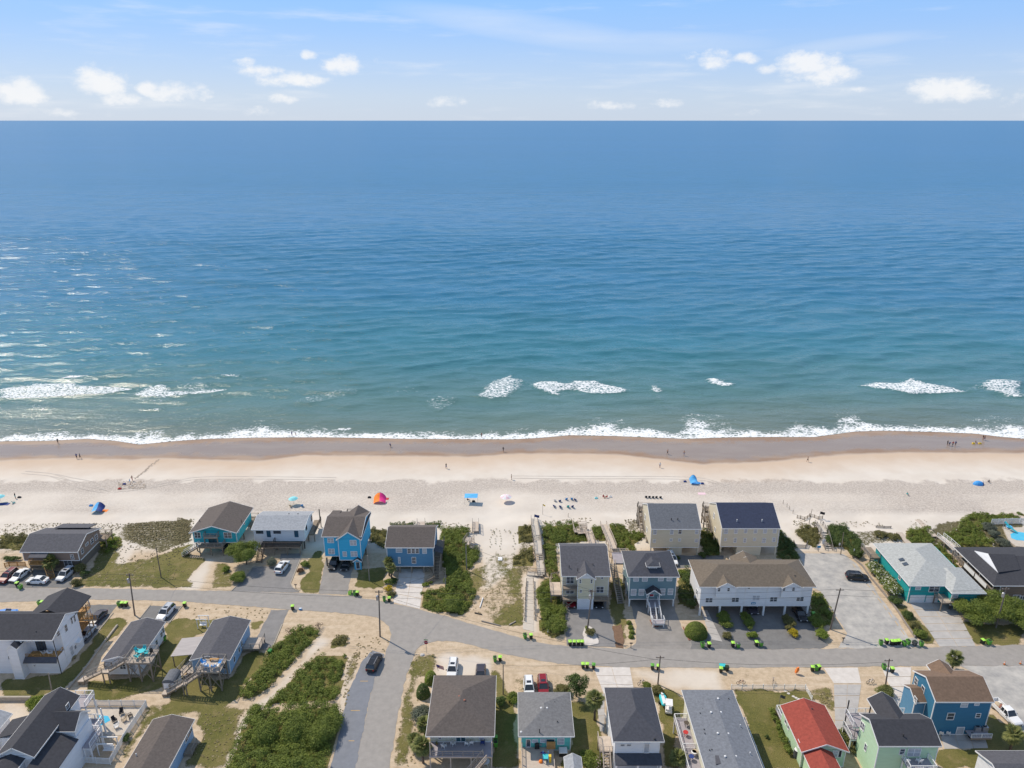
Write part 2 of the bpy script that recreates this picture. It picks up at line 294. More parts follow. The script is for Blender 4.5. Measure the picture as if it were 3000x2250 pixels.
# ---- what grows where (polygons traced on the ground, amount)
GRASS = [(1,[(1130,380),(1400,360),(1420,560),(1350,680),(2212,480),(2212,960),(1500,965),(820,950),(1050,700)],.62),(1,[(1850,560),(2212,430),(2212,960),(1780,940)],.75),
 (3,[(0,680),(150,740),(330,790),(80,1110),(0,1120)],.8),(3,[(430,830),(600,820),(700,1020),(640,1100),(560,1140),(350,1120)],.6),(3,[(1560,700),(1700,680),(1640,1175),(1420,1165),(1480,950)],.85),(5,[(0,760),(370,700),(340,960),(0,960)],.9),
 (1,[(1250,1300),(1400,1290),(1500,1330),(1180,1630),(1030,1580)],.95),(2,[(1060,170),(1300,60),(1400,60),(1180,230),(950,560),(750,760),(380,870),(0,870),(0,640),(300,620),(700,570),(1000,300)],.95),
 (3,[(0,1470),(460,1480),(300,1659),(0,1659)],.9),(1,[(1930,1330),(2212,1300),(2212,1659),(1900,1659)],.9),(4,[(0,0),(320,0),(250,300),(190,430),(0,560)],.9),(2,[(1850,200),(2212,200),(2212,420),(1900,700),(1700,800),(1400,850),(1000,850),(1000,640),(1700,600)],.8),
 (3,[(850,1500),(1010,1490),(940,1600),(830,1560)],.9),(4,[(940,290),(1150,300),(1060,500),(900,680),(830,850),(600,1000),(0,980),(0,560),(680,620),(860,330)],.8),(4,[(0,980),(900,960),(640,1659),(60,1659),(350,1330),(260,1000)],.66),(2,[(750,760),(1000,800),(1750,900),(2212,900),(2212,1060),(1750,1130),(1400,1659),(1300,1659),(1720,900),(960,880)],.6),
 (6,[(720,330),(960,340),(950,560),(700,640),(680,1100),(660,1659),(410,1659),(560,700),(650,450)],.62),(6,[(1600,500),(1720,520),(1750,800),(1850,900),(1850,1659),(1590,1659)],.85),(4,[(2212,440),(2050,740),(1990,1000),(1900,1000),(2020,380),(2212,250)],.55),
 (8,[(0,860),(40,860),(110,1659),(0,1659)],.7),(8,[(670,900),(1040,900),(1030,1250),(1060,1500),(1080,1659),(560,1659),(700,1400)],.92),(8,[(1620,760),(1850,750),(1990,900),(1990,1100),(1900,1300),(1950,1659),(1750,1659),(1740,1300)],.8),(8,[(0,560),(450,620),(850,700),(850,900),(0,900)],.45),
 (10,[(740,760),(1570,760),(1660,870),(1500,1000),(1500,1500),(1600,1659),(1090,1659),(920,1200)],.97),(10,[(1600,720),(1900,700),(1960,820),(1900,1050),(1800,960),(1650,860)],.6),(10,[(800,520),(1150,540),(1150,620),(800,600)],.42),
 (12,[(1240,1440),(1900,1440),(2212,1480),(2212,1659),(1200,1659)],.95),(12,[(1800,1000),(1930,1100),(2212,1250),(2212,1480),(1700,1440)],.95),(11,[(1460,1470),(1780,1659),(2212,1659),(2212,1500)],.85),(12,[(1480,0),(2212,0),(2212,240),(1650,245)],.8),
 (11,[(740,1250),(870,1270),(1110,1545),(1260,1659),(960,1659),(720,1330)],.7),(12,[(880,0),(1060,0),(1220,240),(1030,255),(980,160)],.75),(5,[(1330,760),(1480,680),(1480,900),(1330,1230),(1250,1200)],.62),(5,[(1480,600),(1900,520),(1950,1100),(1900,1400),(1450,1300)],.47),(5,[(1700,1200),(1950,1100),(1940,1400),(1600,1400)],.72),(5,[(1570,480),(1700,560),(1900,900),(1800,930),(1650,700)],.55),
 (5,[(1750,750),(1950,700),(1960,1100),(1800,1050)],.6),(7,[(60,980),(300,940),(300,1100),(60,1100)],.7),(7,[(900,1340),(1100,1340),(1110,1659),(940,1659)],.66),(1,[(0,480),(240,500),(0,760)],.45),(3,[(1080,900),(1420,900),(1420,1080),(1080,1080)],0),(7,[(900,950),(1040,950),(1110,1330),(890,1330)],.8)]
SCRUB = [(1,[(0,215),(500,190),(900,180),(1100,190),(1450,210),(1480,420),(1130,360),(700,230),(250,340),(0,340)],.5),(1,[(1450,200),(2212,170),(2212,420),(1850,560),(1560,470),(1380,420)],.66),(3,[(0,300),(180,320),(130,560),(0,650)],.8),(5,[(180,260),(370,300),(360,560),(180,420)],.75),(5,[(1000,250),(1330,260),(1380,500),(1000,500)],.7),
 (7,[(120,300),(690,290),(640,440),(120,380)],.5),(7,[(1060,280),(1260,280),(1280,520),(1060,440)],.6),(11,[(180,420),(560,400),(790,440),(790,560),(500,580),(350,640)],.62),(11,[(0,280),(560,280),(600,360),(0,370)],.42),(11,[(780,260),(1100,250),(1100,400),(840,420)],.4),(9,[(1430,300),(1570,280),(1580,400),(1430,350)],.5),(24,[(1450,1420),(2212,1320),(2212,1659),(1250,1659)],.7),(5,[(1880,240),(2060,230),(2060,720),(1850,900)],.6),(7,[(1180,430),(1280,430),(1290,650),(1190,650)],.5)]
PALE = [(3,[(330,780),(420,790),(240,1130),(60,1130)],.9),(6,[(970,330),(1590,400),(1590,600),(960,600)],.9),(5,[(1450,260),(1850,260),(1900,700),(1500,1000),(1480,700)],.8),(5,[(1960,800),(2080,800),(2080,1480),(1960,1400)],1),(1,[(1360,460),(1560,460),(1500,700),(1250,760)],.75),(10,[(0,520),(560,520),(600,760),(0,720)],.8),(8,[(1400,520),(2212,520),(2212,760),(1650,700)],.6),
 (4,[(1480,500),(1700,150),(1860,160),(1500,520),(1100,960),(800,1350),(640,1659),(560,1659),(780,1200),(950,960)],.75),(4,[(2030,380),(2120,380),(1990,1150),(1930,1150)],.7),(9,[(1380,380),(1500,380),(1600,620),(1460,620)],1),(2,[(0,900),(200,920),(450,960),(420,1200),(0,1300)],.6),(11,[(220,380),(520,340),(330,460),(200,430)],1),(9,[(1330,60),(1700,200),(1560,640),(1440,600),(1290,380)],1)]
def build_land():
    xs = np.concatenate([np.arange(-1500,-400,50), np.arange(-400,-150,6), np.arange(-150,150,.55), np.arange(150,400,6), np.arange(400,1501,50)]); ys = np.concatenate([np.arange(-300,78,9), np.arange(78,172,.5), np.arange(172,226,.6), np.arange(226,262,3)])
    X, Yg = np.meshgrid(xs, ys); x = X.ravel(); y = Yg.ravel(); z = terrain_v(x, y)
    nz = n2(x, y, .35, 1, 4)-.5; nz2 = n2(x, y, .9, 2, 3)-.5
    z = z+np.where(y > 150, .10*nz+.08*nz2, .02*nz)*np.clip((205-y)/25,.05,1)
    def paint(lst, hh=None):
        m = np.zeros(len(x)); jx = x+nz*2.2; jy = y+nz2*2.2
        for zn, pts, v in lst:
            P = PL(zn, pts); s = inpoly(jx, jy, P); m[s] = np.maximum(m[s], v) if v else 0
        M = m.reshape(X.shape)
        for _ in range(2): M = (M+np.roll(M,1,0)+np.roll(M,-1,0)+np.roll(M,1,1)+np.roll(M,-1,1))/5
        return M.ravel()
    g = paint(GRASS); sc = paint(SCRUB); pale = paint(PALE)
    for zn, pts, hgt in THICK:
        s = inpoly(x, y, PL(zn, pts)); g[s] = 1.0; sc[s] = np.minimum(sc[s], .3)
    behind = y < 78; g[behind] = .6
    tan = np.clip((151-y)/4,0,1)*(1-pale)
    wet = np.clip((y-f_wet(x)+1.2*nz)/1.6,0,1); film = np.clip((y-f_wet(x)-2.5+5*nz)/3,0,1)*np.clip((f_lo(x)-2.2-y+5*nz2)/2.5,0,1)
    org = np.clip((y-f_wet(x)+14+4*nz)/13,0,1)*(1-wet)
    trod = np.clip((y-164)/3,0,1)*np.clip((186+7*nz-y)/1.5,0,1)*np.clip(.35+1.6*(n2(x,y,.045,5,2)-.28)+.8*np.clip((y-176)/5,0,1),0,1)
    o1 = np.ones(len(x))
    zA = np.stack([g,tan,wet,o1],-1); zB = np.stack([trod,org,sc,film],-1)
    # material
    mt = bpy.data.materials.new('land'); mt.use_nodes = True; N = mt.node_tree.nodes; L = mt.node_tree.links; b = N['Principled BSDF']
    geo = N.new('ShaderNodeNewGeometry')
    def nt(sc, det=5, rough=.6, st=None):
        o = N.new('ShaderNodeTexNoise'); o.inputs['Scale'].default_value = sc; o.inputs['Detail'].default_value = det; o.inputs['Roughness'].default_value = rough
        if st:
            mp = N.new('ShaderNodeMapping'); mp.inputs['Scale'].default_value = st; L.new(geo.outputs['Position'], mp.inputs[0]); L.new(mp.outputs[0], o.inputs['Vector'])
        else: L.new(geo.outputs['Position'], o.inputs['Vector'])
        return o.outputs[0]
    def m(op, a, b_=None, c=None, clamp=False):
        o = N.new('ShaderNodeMath'); o.operation = op; o.use_clamp = clamp
        for i, v in enumerate((a, b_, c)):
            if v is None: continue
            if isinstance(v, (int,float)): o.inputs[i].default_value = v
            else: L.new(v, o.inputs[i])
        return o.outputs[0]
    def mix(f, a, c):
        o = N.new('ShaderNodeMix'); o.data_type = 'RGBA'
        if isinstance(f,(int,float)): o.inputs[0].default_value = f
        else: L.new(f, o.inputs[0])
        for i, v in ((6,a),(7,c)):
            if isinstance(v, tuple): o.inputs[i].default_value = v+(1,)
            else: L.new(v, o.inputs[i])
        return o.outputs[2]
    def ss(v, a, c):
        o = N.new('ShaderNodeMapRange'); o.interpolation_type = 'SMOOTHSTEP'; L.new(v, o.inputs[0]); o.inputs[1].default_value = a; o.inputs[2].default_value = c; return o.outputs[0]
    def att(k):
        o = N.new('ShaderNodeAttribute'); o.attribute_name = k; s = N.new('ShaderNodeSeparateColor'); L.new(o.outputs[0], s.inputs[0]); return s.outputs[0], s.outputs[1], s.outputs[2], o.outputs['Alpha']
    A = att('zA'); B = att('zB')
    nm, nf, nb, nh = nt(.9,8,.68), nt(4.5,6,.7), nt(.12,4), nt(1.7,6,.75)
    foot = nt(2.2,5,.8)
    drysand = mix(ss(nb,.3,.7), (.655,.60,.53), (.60,.54,.47))
    trd = mix(ss(foot,.36,.64), (.31,.26,.225), (.59,.53,.465))
    c = mix(m('MULTIPLY', B[0], .8), drysand, trd)
    tansand = mix(ss(nm,.35,.68), (.55,.435,.31), (.42,.325,.22))
    tansand = mix(m('MULTIPLY', ss(nf,.48,.68), .5), tansand, (.34,.265,.17)); tansand = mix(m('MULTIPLY', ss(nt(.55,5,.7,(.25,1.6,1)),.5,.62), .35), tansand, (.64,.535,.41))
    c = mix(A[1], c, tansand)
    c = mix(m('MULTIPLY', B[1], .68), c, (.50,.35,.23))
    c = mix(A[2], c, mix(ss(nt(.25,4,.6,(.3,1,1)),.35,.65), (.285,.185,.12), (.35,.25,.175)))
    c = mix(m('MULTIPLY', B[3], .6), c, (.265,.235,.21))
    # grass: patchy where thin, closed where thick
    th = m('SUBTRACT', m('MULTIPLY_ADD', A[0], 1.35, m('MULTIPLY_ADD', nm, .9, m('MULTIPLY', nf, .55))), 1.32)
    gm = ss(th, -.02, .22)
    gcol = mix(ss(nh,.3,.7), (.155,.145,.034), (.085,.092,.022)); gcol = mix(ss(nb,.35,.65), gcol, (.19,.165,.055)); gcol = mix(m('MULTIPLY', ss(nf,.45,.7),.6), gcol, (.062,.07,.017)); gcol = mix(m('MULTIPLY', ss(nt(.38,5,.65),.52,.72), .75), gcol, (.27,.205,.10))
    c = mix(gm, c, gcol)
    th2 = m('SUBTRACT', m('MULTIPLY_ADD', B[2], 1.2, m('MULTIPLY_ADD', nh, .9, m('MULTIPLY', nf, .5))), 1.32); sm = ss(th2, -.02, .16)
    c = mix(sm, c, mix(ss(nf,.3,.7), (.155,.13,.065), (.07,.068,.03)))
    L.new(c, b.inputs['Base Color'])
    rg = m('SUBTRACT', m('SUBTRACT', .92, m('MULTIPLY', A[2], .42)), m('MULTIPLY', B[3], .26)); L.new(rg, b.inputs['Roughness']); b.inputs['Specular IOR Level'].default_value = .35
    bp = N.new('ShaderNodeBump'); bp.inputs['Distance'].default_value = .16; bp.inputs['Strength'].default_value = 1
    hgt = m('MULTIPLY', m('ADD', m('MULTIPLY', foot, m('MULTIPLY_ADD', B[0], 1.0, .06)), m('MULTIPLY', nf, m('MULTIPLY_ADD', gm, .8, .12))), m('SUBTRACT', 1, m('MULTIPLY', A[2], .92)))
    L.new(hgt, bp.inputs['Height']); L.new(bp.outputs[0], b.inputs['Normal'])
    o = gridmesh('ground', X, Yg, z.reshape(X.shape), mt, dict(zA=zA, zB=zB))
    tag(o, 'sandy coastal ground running from the lawns over the dunes to the beach', 'ground', kind='structure')
# breaking waves: (strip zone, outline, foam amount)
FOAM = [(21,[(0,270),(300,215),(560,210),(700,250),(1000,240),(1160,262),(900,310),(500,335),(200,352),(0,350)],1.02),(21,[(1110,325),(1250,250),(1400,225),(1440,290),(1700,285),(1960,275),(1850,305),(1500,335),(1250,340)],1.0),(21,[(1500,290),(1580,225),(1750,210),(1850,260),(1960,280),(1700,290)],.72),
 (21,[(200,400),(420,350),(500,440),(420,520),(280,460)],.55),(21,[(510,175),(640,150),(800,155),(700,172),(520,185)],1.1),(21,[(1220,340),(1500,340),(1400,390),(1200,380)],.62),(21,[(480,555),(620,548),(500,572)],.9),(21,[(690,495),(800,485),(740,505)],.85),(21,[(1880,140),(2100,140),(2080,165),(1900,155)],.9),(21,[(1250,440),(1400,432),(1390,455),(1260,452)],.8),
 (22,[(360,390),(420,320),(600,310),(880,250),(890,300),(700,350),(450,400)],.62),(22,[(1160,280),(1330,240),(1450,280),(1180,320)],.55),(22,[(1440,370),(1560,330),(1760,340),(1650,420),(1560,470)],.68),(22,[(1920,340),(1990,250),(2100,170),(2212,130),(2212,345),(2050,350)],.95),(22,[(690,610),(760,590),(850,592),(800,612)],1.1),
 (23,[(0,170),(90,200),(70,270),(0,330)],.85),(23,[(170,250),(220,205),(400,200),(500,230),(540,195),(680,200),(900,240),(1020,280),(960,297),(700,312),(560,270),(400,280),(440,330),(370,310),(240,280)],1.02),(23,[(1210,235),(1260,240),(1350,275),(1280,297),(1240,280)],1.05),(23,[(1670,185),(1750,180),(1850,212),(1945,222),(1900,245),(1820,250),(1720,225)],1.08),(23,[(1210,300),(1290,310),(1310,390),(1240,350)],.5),
 (24,[(770,240),(900,215),(1100,220),(1240,178),(1400,210),(1600,260),(1735,292),(1500,302),(1220,308),(1050,280)],1.05),(24,[(1850,240),(1920,200),(2060,190),(2212,215),(2212,340),(2080,330)],1.0),(24,[(1700,250),(1900,235),(1900,275),(1750,280)],.5),(24,[(605,440),(650,438),(635,455)],1.2),(24,[(700,440),(755,438),(730,452)],1.2)]
def build_sea():
    ys = list(np.arange(0,130,.52)); v = 130.
    while v < 420: v += 1.35; ys.append(v)
    st = 1.4
    while v < 90000: st *= 1.075; v += st; ys.append(v)
    t = np.array(ys); u = np.linspace(-1,1,620); u = np.sign(u)*(np.abs(u)*.6+.4*np.abs(u)**3)
    T, U = np.meshgrid(t, u, indexing='ij'); X = U*(430+1.5*T); base = f_lo(X.ravel()).reshape(X.shape)
    k = np.clip(1-T/60,0,1); Yg = (base*k+216*(1-k))+T
    x = X.ravel(); y = Yg.ravel(); tt = T.ravel()
    nA = n2(x, y, .012, 11, 3)-.5; nB = n2(x, y, .035, 12, 3)-.5; nC = n2(x,y,.3,13,4)-.5
    ph = y-.22*x+26*nA+9*nB
    amp = np.clip(tt/40,0,1)*np.clip((1500-tt)/1200,0,1)
    wv = .30*np.sin(ph*2*math.pi/21)*(.2+1.5*n2(x,y,.018,14,2))+.22*np.sin((ph+.13*x+8*nB)*2*math.pi/14.5)*(.2+1.5*n2(x,y,.025,15,2))+.17*np.sin((ph-.16*x)*2*math.pi/9.7+3*nB)*(.3+1.3*n2(x,y,.03,16,2))+.10*np.sin((ph+.32*x)*2*math.pi/6.9)+.3*nC
    tv = terrain_v(x, y); s_ = np.clip(tt/16,0,1); s_ = s_*s_*(3-2*s_); z = np.maximum((tv+.05)*(1-s_)+(WL+amp*wv*.9)*s_, tv+.05)
    foam = np.zeros(len(x)); jx = x+nC*3+nB*4; jy = y+nC*2.2
    edge = (y-f_lo(x))/np.maximum(1.5, f_up(x)-f_lo(x)); foam = np.clip(1.45-.85*edge+1.1*nC+.5*nB,0,1.2)*(edge < 1.8)
    for zn, pts, a in FOAM:
        s = inpoly(jx, jy, PL(zn, pts, WL)); foam[s] = np.maximum(foam[s], a); z[s] += .28*min(1,a)*np.clip(tt[s]/30,0,1)
    Fm = foam.reshape(X.shape)
    Fm = (2*Fm+np.roll(Fm,1,0)+np.roll(Fm,-1,0)+np.roll(Fm,1,1)+np.roll(Fm,-1,1))/6; Fb = Fm.copy()
    for k in range(9): Fb = (Fb+1.6*np.roll(Fb,1,0)+.6*np.roll(Fb,-1,0)+np.roll(Fb,1,1)+np.roll(Fb,-1,1))/5.2      # lace trailing seaward of each break
    Fm = np.maximum(Fm, np.where(T > 14, np.minimum(Fb*2.0,.62), 0)*(.55+.75*n2(X,Yg,.10,21,3)))
    shal = np.exp(-np.clip(tt,0,1e5)/26.)       # stirred-up sand close in
    at = np.stack([Fm.ravel(), shal, np.clip(tt/1000,0,1), np.ones(len(x))],-1)
    mt = bpy.data.materials.new('sea'); mt.use_nodes = True; N = mt.node_tree.nodes; L = mt.node_tree.links; b = N['Principled BSDF']
    geo = N.new('ShaderNodeNewGeometry'); sp = N.new('ShaderNodeSeparateXYZ'); L.new(geo.outputs['Position'], sp.inputs[0])
    def nt(sc, det, rough, st=(1,1,1), rot=0, typ='ShaderNodeTexNoise'):
        mp = N.new('ShaderNodeMapping'); mp.inputs['Scale'].default_value = st; mp.inputs['Rotation'].default_value = (0,0,rot); L.new(geo.outputs['Position'], mp.inputs[0])
        o = N.new(typ); o.inputs['Scale'].default_value = sc; o.inputs['Detail'].default_value = det; o.inputs['Roughness'].default_value = rough; L.new(mp.outputs[0], o.inputs['Vector']); return o
    def m(op, a, b_=None, c=None, clamp=False):
        o = N.new('ShaderNodeMath'); o.operation = op; o.use_clamp = clamp
        for i, v in enumerate((a, b_, c)):
            if v is None: continue
            if isinstance(v, (int,float)): o.inputs[i].default_value = v
            else: L.new(v, o.inputs[i])
        return o.outputs[0]
    def mix(f, a, c):
        o = N.new('ShaderNodeMix'); o.data_type = 'RGBA'
        L.new(f, o.inputs[0])
        for i, v in ((6,a),(7,c)):
            if isinstance(v, tuple): o.inputs[i].default_value = v+(1,)
            else: L.new(v, o.inputs[i])
        return o.outputs[2]
    at_n = N.new('ShaderNodeAttribute'); at_n.attribute_name = 'sea'; s = N.new('ShaderNodeSeparateColor'); L.new(at_n.outputs[0], s.inputs[0])
    big = nt(.008,4,.5,(.5,1,1)).outputs[0]
    d = m('ADD', sp.outputs[1], m('MULTIPLY_ADD', big, 160, -80))
    rm = N.new('ShaderNodeValToRGB'); L.new(m('DIVIDE', m('SUBTRACT', d, 215), 2200, clamp=True), rm.inputs[0]); cr = rm.color_ramp
    cr.elements[0].position = 0; cr.elements[0].color = SEA_C[0]+(1,); cr.elements[1].position = 1; cr.elements[1].color = SEA_C[-1]+(1,)
    for p, c in zip((.014,.042,.095,.26), SEA_C[1:-1]): e = cr.elements.new(p); e.color = c+(1,)
    far = nt(.0016,5,.6,(.25,1,1),.05).outputs[0]
    col0 = mix(m('MULTIPLY', m('SUBTRACT', far, .35, clamp=True), 1.1), rm.outputs[0], (.02,.125,.255))
    col = mix(m('MULTIPLY', s.outputs[1], .55), col0, (.22,.21,.15))
    col = mix(m('MULTIPLY', m('SUBTRACT', nt(.05,5,.6,(.35,1,1),.08).outputs[0], .4, clamp=True), .9), col, (.012,.085,.085))
    # foam: lacy cells + grain
    vo = N.new('ShaderNodeTexVoronoi'); vo.feature = 'DISTANCE_TO_EDGE'; vo.inputs['Scale'].default_value = .8; dn = nt(.9,4,.6)
    ad = N.new('ShaderNodeVectorMath'); ad.operation = 'MULTIPLY_ADD'; L.new(dn.outputs['Color'], ad.inputs[0]); ad.inputs[1].default_value = (2.4,1.6,0); L.new(geo.outputs['Position'], ad.inputs[2]); L.new(ad.outputs[0], vo.inputs['Vector'])
    lace = m('SUBTRACT', 1, m('MULTIPLY', vo.outputs[0], 3.2), clamp=True)
    fn = nt(1.1,7,.75,(.55,1,1)).outputs[0]
    fv = m('ADD', m('MULTIPLY', s.outputs[0], .92), m('ADD', m('MULTIPLY', lace, .42), m('MULTIPLY_ADD', fn, 1.7, -1.78)))
    fr = N.new('ShaderNodeMapRange'); fr.interpolation_type = 'SMOOTHSTEP'; L.new(fv, fr.inputs[0]); fr.inputs[1].default_value = .0; fr.inputs[2].default_value = .42
    gate = m('GREATER_THAN', s.outputs[0], .02); ff = m('MULTIPLY', fr.outputs[0], gate)
    col = mix(ff, col, (.80,.82,.83)); L.new(col, b.inputs['Base Color'])
    L.new(m('ADD', m('MULTIPLY_ADD', ff, .6, .14), m('MULTIPLY', s.outputs[2], .16)), b.inputs['Roughness']); b.inputs['IOR'].default_value = 1.33; L.new(m('MULTIPLY_ADD', s.outputs[2], -.22, .5), b.inputs['Specular IOR Level'])
    h = m('ADD', m('MULTIPLY', nt(.11,3,.5,(.35,1,1),.16).outputs[0], 1.5), m('ADD', m('MULTIPLY', nt(.4,4,.6,(.4,1,1),.2).outputs[0], .5), m('MULTIPLY', nt(1.6,4,.62,(.6,1,1),-.15).outputs[0], .20)))
    bp = N.new('ShaderNodeBump'); bp.inputs['Distance'].default_value = 1.0; bp.inputs['Strength'].default_value = .9; L.new(h, bp.inputs['Height']); L.new(bp.outputs[0], b.inputs['Normal'])
    o = gridmesh('ocean_water', X, Yg, z.reshape(X.shape), mt, dict(sea=at))
    tag(o, 'blue green ocean with low swell and white surf along the beach', 'ocean', kind='structure')
SEA_C = [(.12,.185,.15),(.085,.195,.18),(.045,.19,.24),(.033,.175,.30),(.03,.165,.33),(.03,.16,.345)]
def sheet(name, label, cat, poly, z, mt, th=.25, rough=.16):
    q = []
    for i, a in enumerate(poly):          # broken edges where sand drifts over
        c = poly[(i+1) % len(poly)]; k = max(1, int(math.hypot(c[0]-a[0],c[1]-a[1])/.7)) if rough else 1
        for j in range(k):
            t = j/k; x = a[0]+(c[0]-a[0])*t; y = a[1]+(c[1]-a[1])*t; s = rough if j else rough*.3
            q.append((x+s*mnoise.noise((x*.8,y*.8,1.7))*1.6+random.uniform(-.3,.3)*s, y+s*mnoise.noise((x*.8,y*.8,7.7))*1.6+random.uniform(-.3,.3)*s))
    b = MB(); b.prism(q, z-th, z); o = b.build(name, mt, loc=(poly[0][0],poly[0][1],0)); return tag(o, label, cat, kind='structure')
def build_roads():
    up = [(-150,1722),(0,1722),(300,1724),(520,1728.6),(880,1737.5),(1040,1748),(1149,1768),(1232,1786),(1293,1803),(1420,1839),(1546,1875),(1600,1886),(1662,1893),(1800,1900),(2060,1903),(2440,1901),(2751,1896),(3000,1889),(3150,1886)]
    lo = [(3150,1950),(3000,1950),(2592,1952),(2440,1954),(2060,1957),(1854,1955),(1702,1951),(1601,1939),(1470,1914),(1394,1892),(1334,1879),(1283,1877),(1230,1893),(1217,1908),(1189,1982),(1165,2100),(1141,2250),(1128,2330),(1030,2330),(1042,2250),(1070,2108),(1098,1987),(1129,1919),(1147,1860),(1140,1835),(1103,1808),(1040,1799),(824,1784),(520,1761),(256,1756),(0,1764),(-150,1764)]
    P = [G(0,*p) for p in up+lo]; sheet('road', 'worn grey asphalt street bending past the beach houses with a side street', 'road', P, .030, 'asphalt')
    sheet('parking_strip', 'blue grey asphalt parking strip beside the side street', 'parking strip', PZ([(6,200,300),(330,345),(230,620),(120,1100),(10,1659)] and [(6,200,300),(6,345,350),(6,225,620),(6,115,1100),(6,5,1659),(6,-30,1850),(4,1770,1850),(4,1850,1659),(4,1960,1250),(4,2030,860),(4,2080,720),(4,2212,430)]), .026, 'asphalt_blue')
    for zn, a, c in ((6,(60,655),(150,655)),(4,(2085,995),(2190,997)),(4,(2060,1346),(2125,1346)),(6,(-20,995),(60,997))):
        if zn == 6 and a[0] < 0: continue
        p = G(zn,*a); q = G(zn,*c); b = MB(); b.box(p[0],q[0],p[1]-.06,p[1]+.06,.028,.034); tag(b.build('bay_line','stripe',loc=(p[0],p[1],0)), 'short orange painted bay line across the parking strip', 'road marking', 'bay lines on the parking strip', 'structure')
    Z = lambda z, *p: [(z,)+q for q in p]
    D = [('asphalt parking pad in front of the brown beach house','asphalt_dark',Z(1,(-150,955),(-150,900),(60,880),(300,740),(640,760),(840,800),(830,955))),
     ('grey gravelly driveway in front of the white cottage with pale roof','asphalt_mid',Z(3,(880,870),(1180,870),(1200,660),(1450,640),(1420,790),(1310,1060),(1330,1110),(1410,1168),(620,1158),(760,1020))),
     ('weathered driveway running under the bright blue house','asphalt_old',Z(3,(1715,780),(2040,780),(2030,890),(1990,1060),(1960,1192),(1630,1184))),
     ('wide asphalt forecourt in front of the cream house with balconies','asphalt_mid',Z(7,(370,1180),(870,1180),(880,1330),(940,1540))+Z(8,(1205,262),(630,243),(620,0))),
     ('asphalt forecourt in front of the grey blue house with red door','asphalt_old',Z(7,(1115,1200),(1640,1200),(1650,1320),(1720,1520))+Z(8,(2080,170),(2062,296),(1310,292),(1430,215),(1440,0))),
     ('long asphalt apron under and before the white townhouses','asphalt_dark',Z(9,(360,1200),(1620,1200),(1640,1400),(1700,1610))+Z(10,(1850,235),(1750,278),(120,292),(250,190),(480,60))),
     ('pale gravel beach parking lot beside the teal house','gravel',Z(9,(1480,640),(1900,640))+Z(11,(130,690),(280,800),(430,1000),(560,1200),(720,1400),(880,1659))+Z(12,(960,140),(1030,255),(520,275),(330,278),(60,265))+Z(9,(2060,1600),(1930,1400),(1760,1120),(1640,1060),(1560,830))),
     ('dark driveway strip behind the white modern house','asphalt_dark',Z(1,(1010,1155),(1360,1152),(1290,1250),(1030,1590),(900,1659),(960,1400))),
     ('grey driveway strip behind the low grey roofed cottage','asphalt_dark',Z(1,(1740,1165),(2110,1168),(1960,1365),(1850,1335),(1600,1330))),
     ('long asphalt driveway beside the pale blue cottage','asphalt_mid',Z(3,(1080,1372),(1290,1368))+Z(4,(1170,285),(930,292))),
     ('gravel turnaround beside the deep blue house','gravel',Z(12,(1480,478),(2400,478),(2400,1300),(2150,1230),(1930,1050),(1830,880),(1600,540))),
     ('dark asphalt lane behind the grey blue house','asphalt_dark',Z(7,(1370,700),(2212,700),(2212,820),(1640,850),(1600,700)))]
    for i, (lb, mt, P) in enumerate(D): sheet('driveway', lb, 'driveway', PZ(P), .022-.0015*i if i < 6 else .020+.0005*(i-6), mt)
    # concrete drives poured in slabs
    def slabs(label, P, nu, nv, mt, z=.03):
        """P: four corners, bottom-left, bottom-right, top-right, top-left"""
        c = [Vector(G(*q)+(0,)) for q in P]; root = thing('driveway', label, 'driveway', c[0]); root['kind'] = 'structure'
        at = lambda s, t: (c[0]*(1-s)+c[1]*s)*(1-t)+(c[3]*(1-s)+c[2]*s)*t
        for i in range(nu):
            for j in range(nv):
                e = .006; q = [at(i/nu+e,j/nv+e),at((i+1)/nu-e,j/nv+e),at((i+1)/nu-e,(j+1)/nv-e),at(i/nu+e,(j+1)/nv-e)]
                b = MB(); b.prism([(v.x,v.y) for v in q], -.15, z+random.uniform(-.004,.004)); b.build('concrete_slab', mt, root)
    slabs('pale concrete driveway leading under the slate blue cottage', [(5,440,1125),(5,750,1205),(5,815,740),(5,520,740)], 2, 4, 'concrete_pale')
    slabs('concrete driveway beside the teal house', [(12,1235,258),(12,1655,250),(11,1390,1240),(11,890,1250)], 2, 6, 'concrete')
    slabs('broad concrete driveway behind the white house with dark hip roof', [(8,1060,800),(8,1420,800),(8,1365,492),(8,940,492)], 2, 3, 'concrete_pale')
    slabs('narrow concrete path down the side of the white house with dark hip roof', [(8,1020,1240),(8,1070,1240),(8,1070,800),(8,970,800)], 1, 5, 'concrete')
    slabs('concrete driveway between the red roof and the mint house', [(10,1925,1260),(12,250,1260),(12,330,690),(12,10,690)], 2, 4, 'concrete')
    slabs('rutted concrete apron at the street by the red roofed house', [(12,10,680),(12,330,680),(12,290,497),(10,1790,500)], 1, 1, 'concrete_pale')
    slabs('white concrete walk beside the deep blue house gable', [(12,760,960),(12,880,960),(12,910,492),(12,560,492)], 1, 4, 'concrete_pale')
    slabs('concrete patio behind the deep blue house', [(12,1290,1440),(12,1800,1430),(12,1740,1230),(12,1240,1270)], 3, 2, 'concrete')
    slabs('concrete strip left of the white townhouse', [(10,480,170),(10,620,200),(9,440,1330),(9,370,1330)], 1, 5, 'concrete')
    slabs('wooden decked beach path leading to the dune crossover', [(5,1940,1440),(5,2070,1470),(5,2060,790),(5,1985,790)], 1, 9, 'boardwalk', .05)
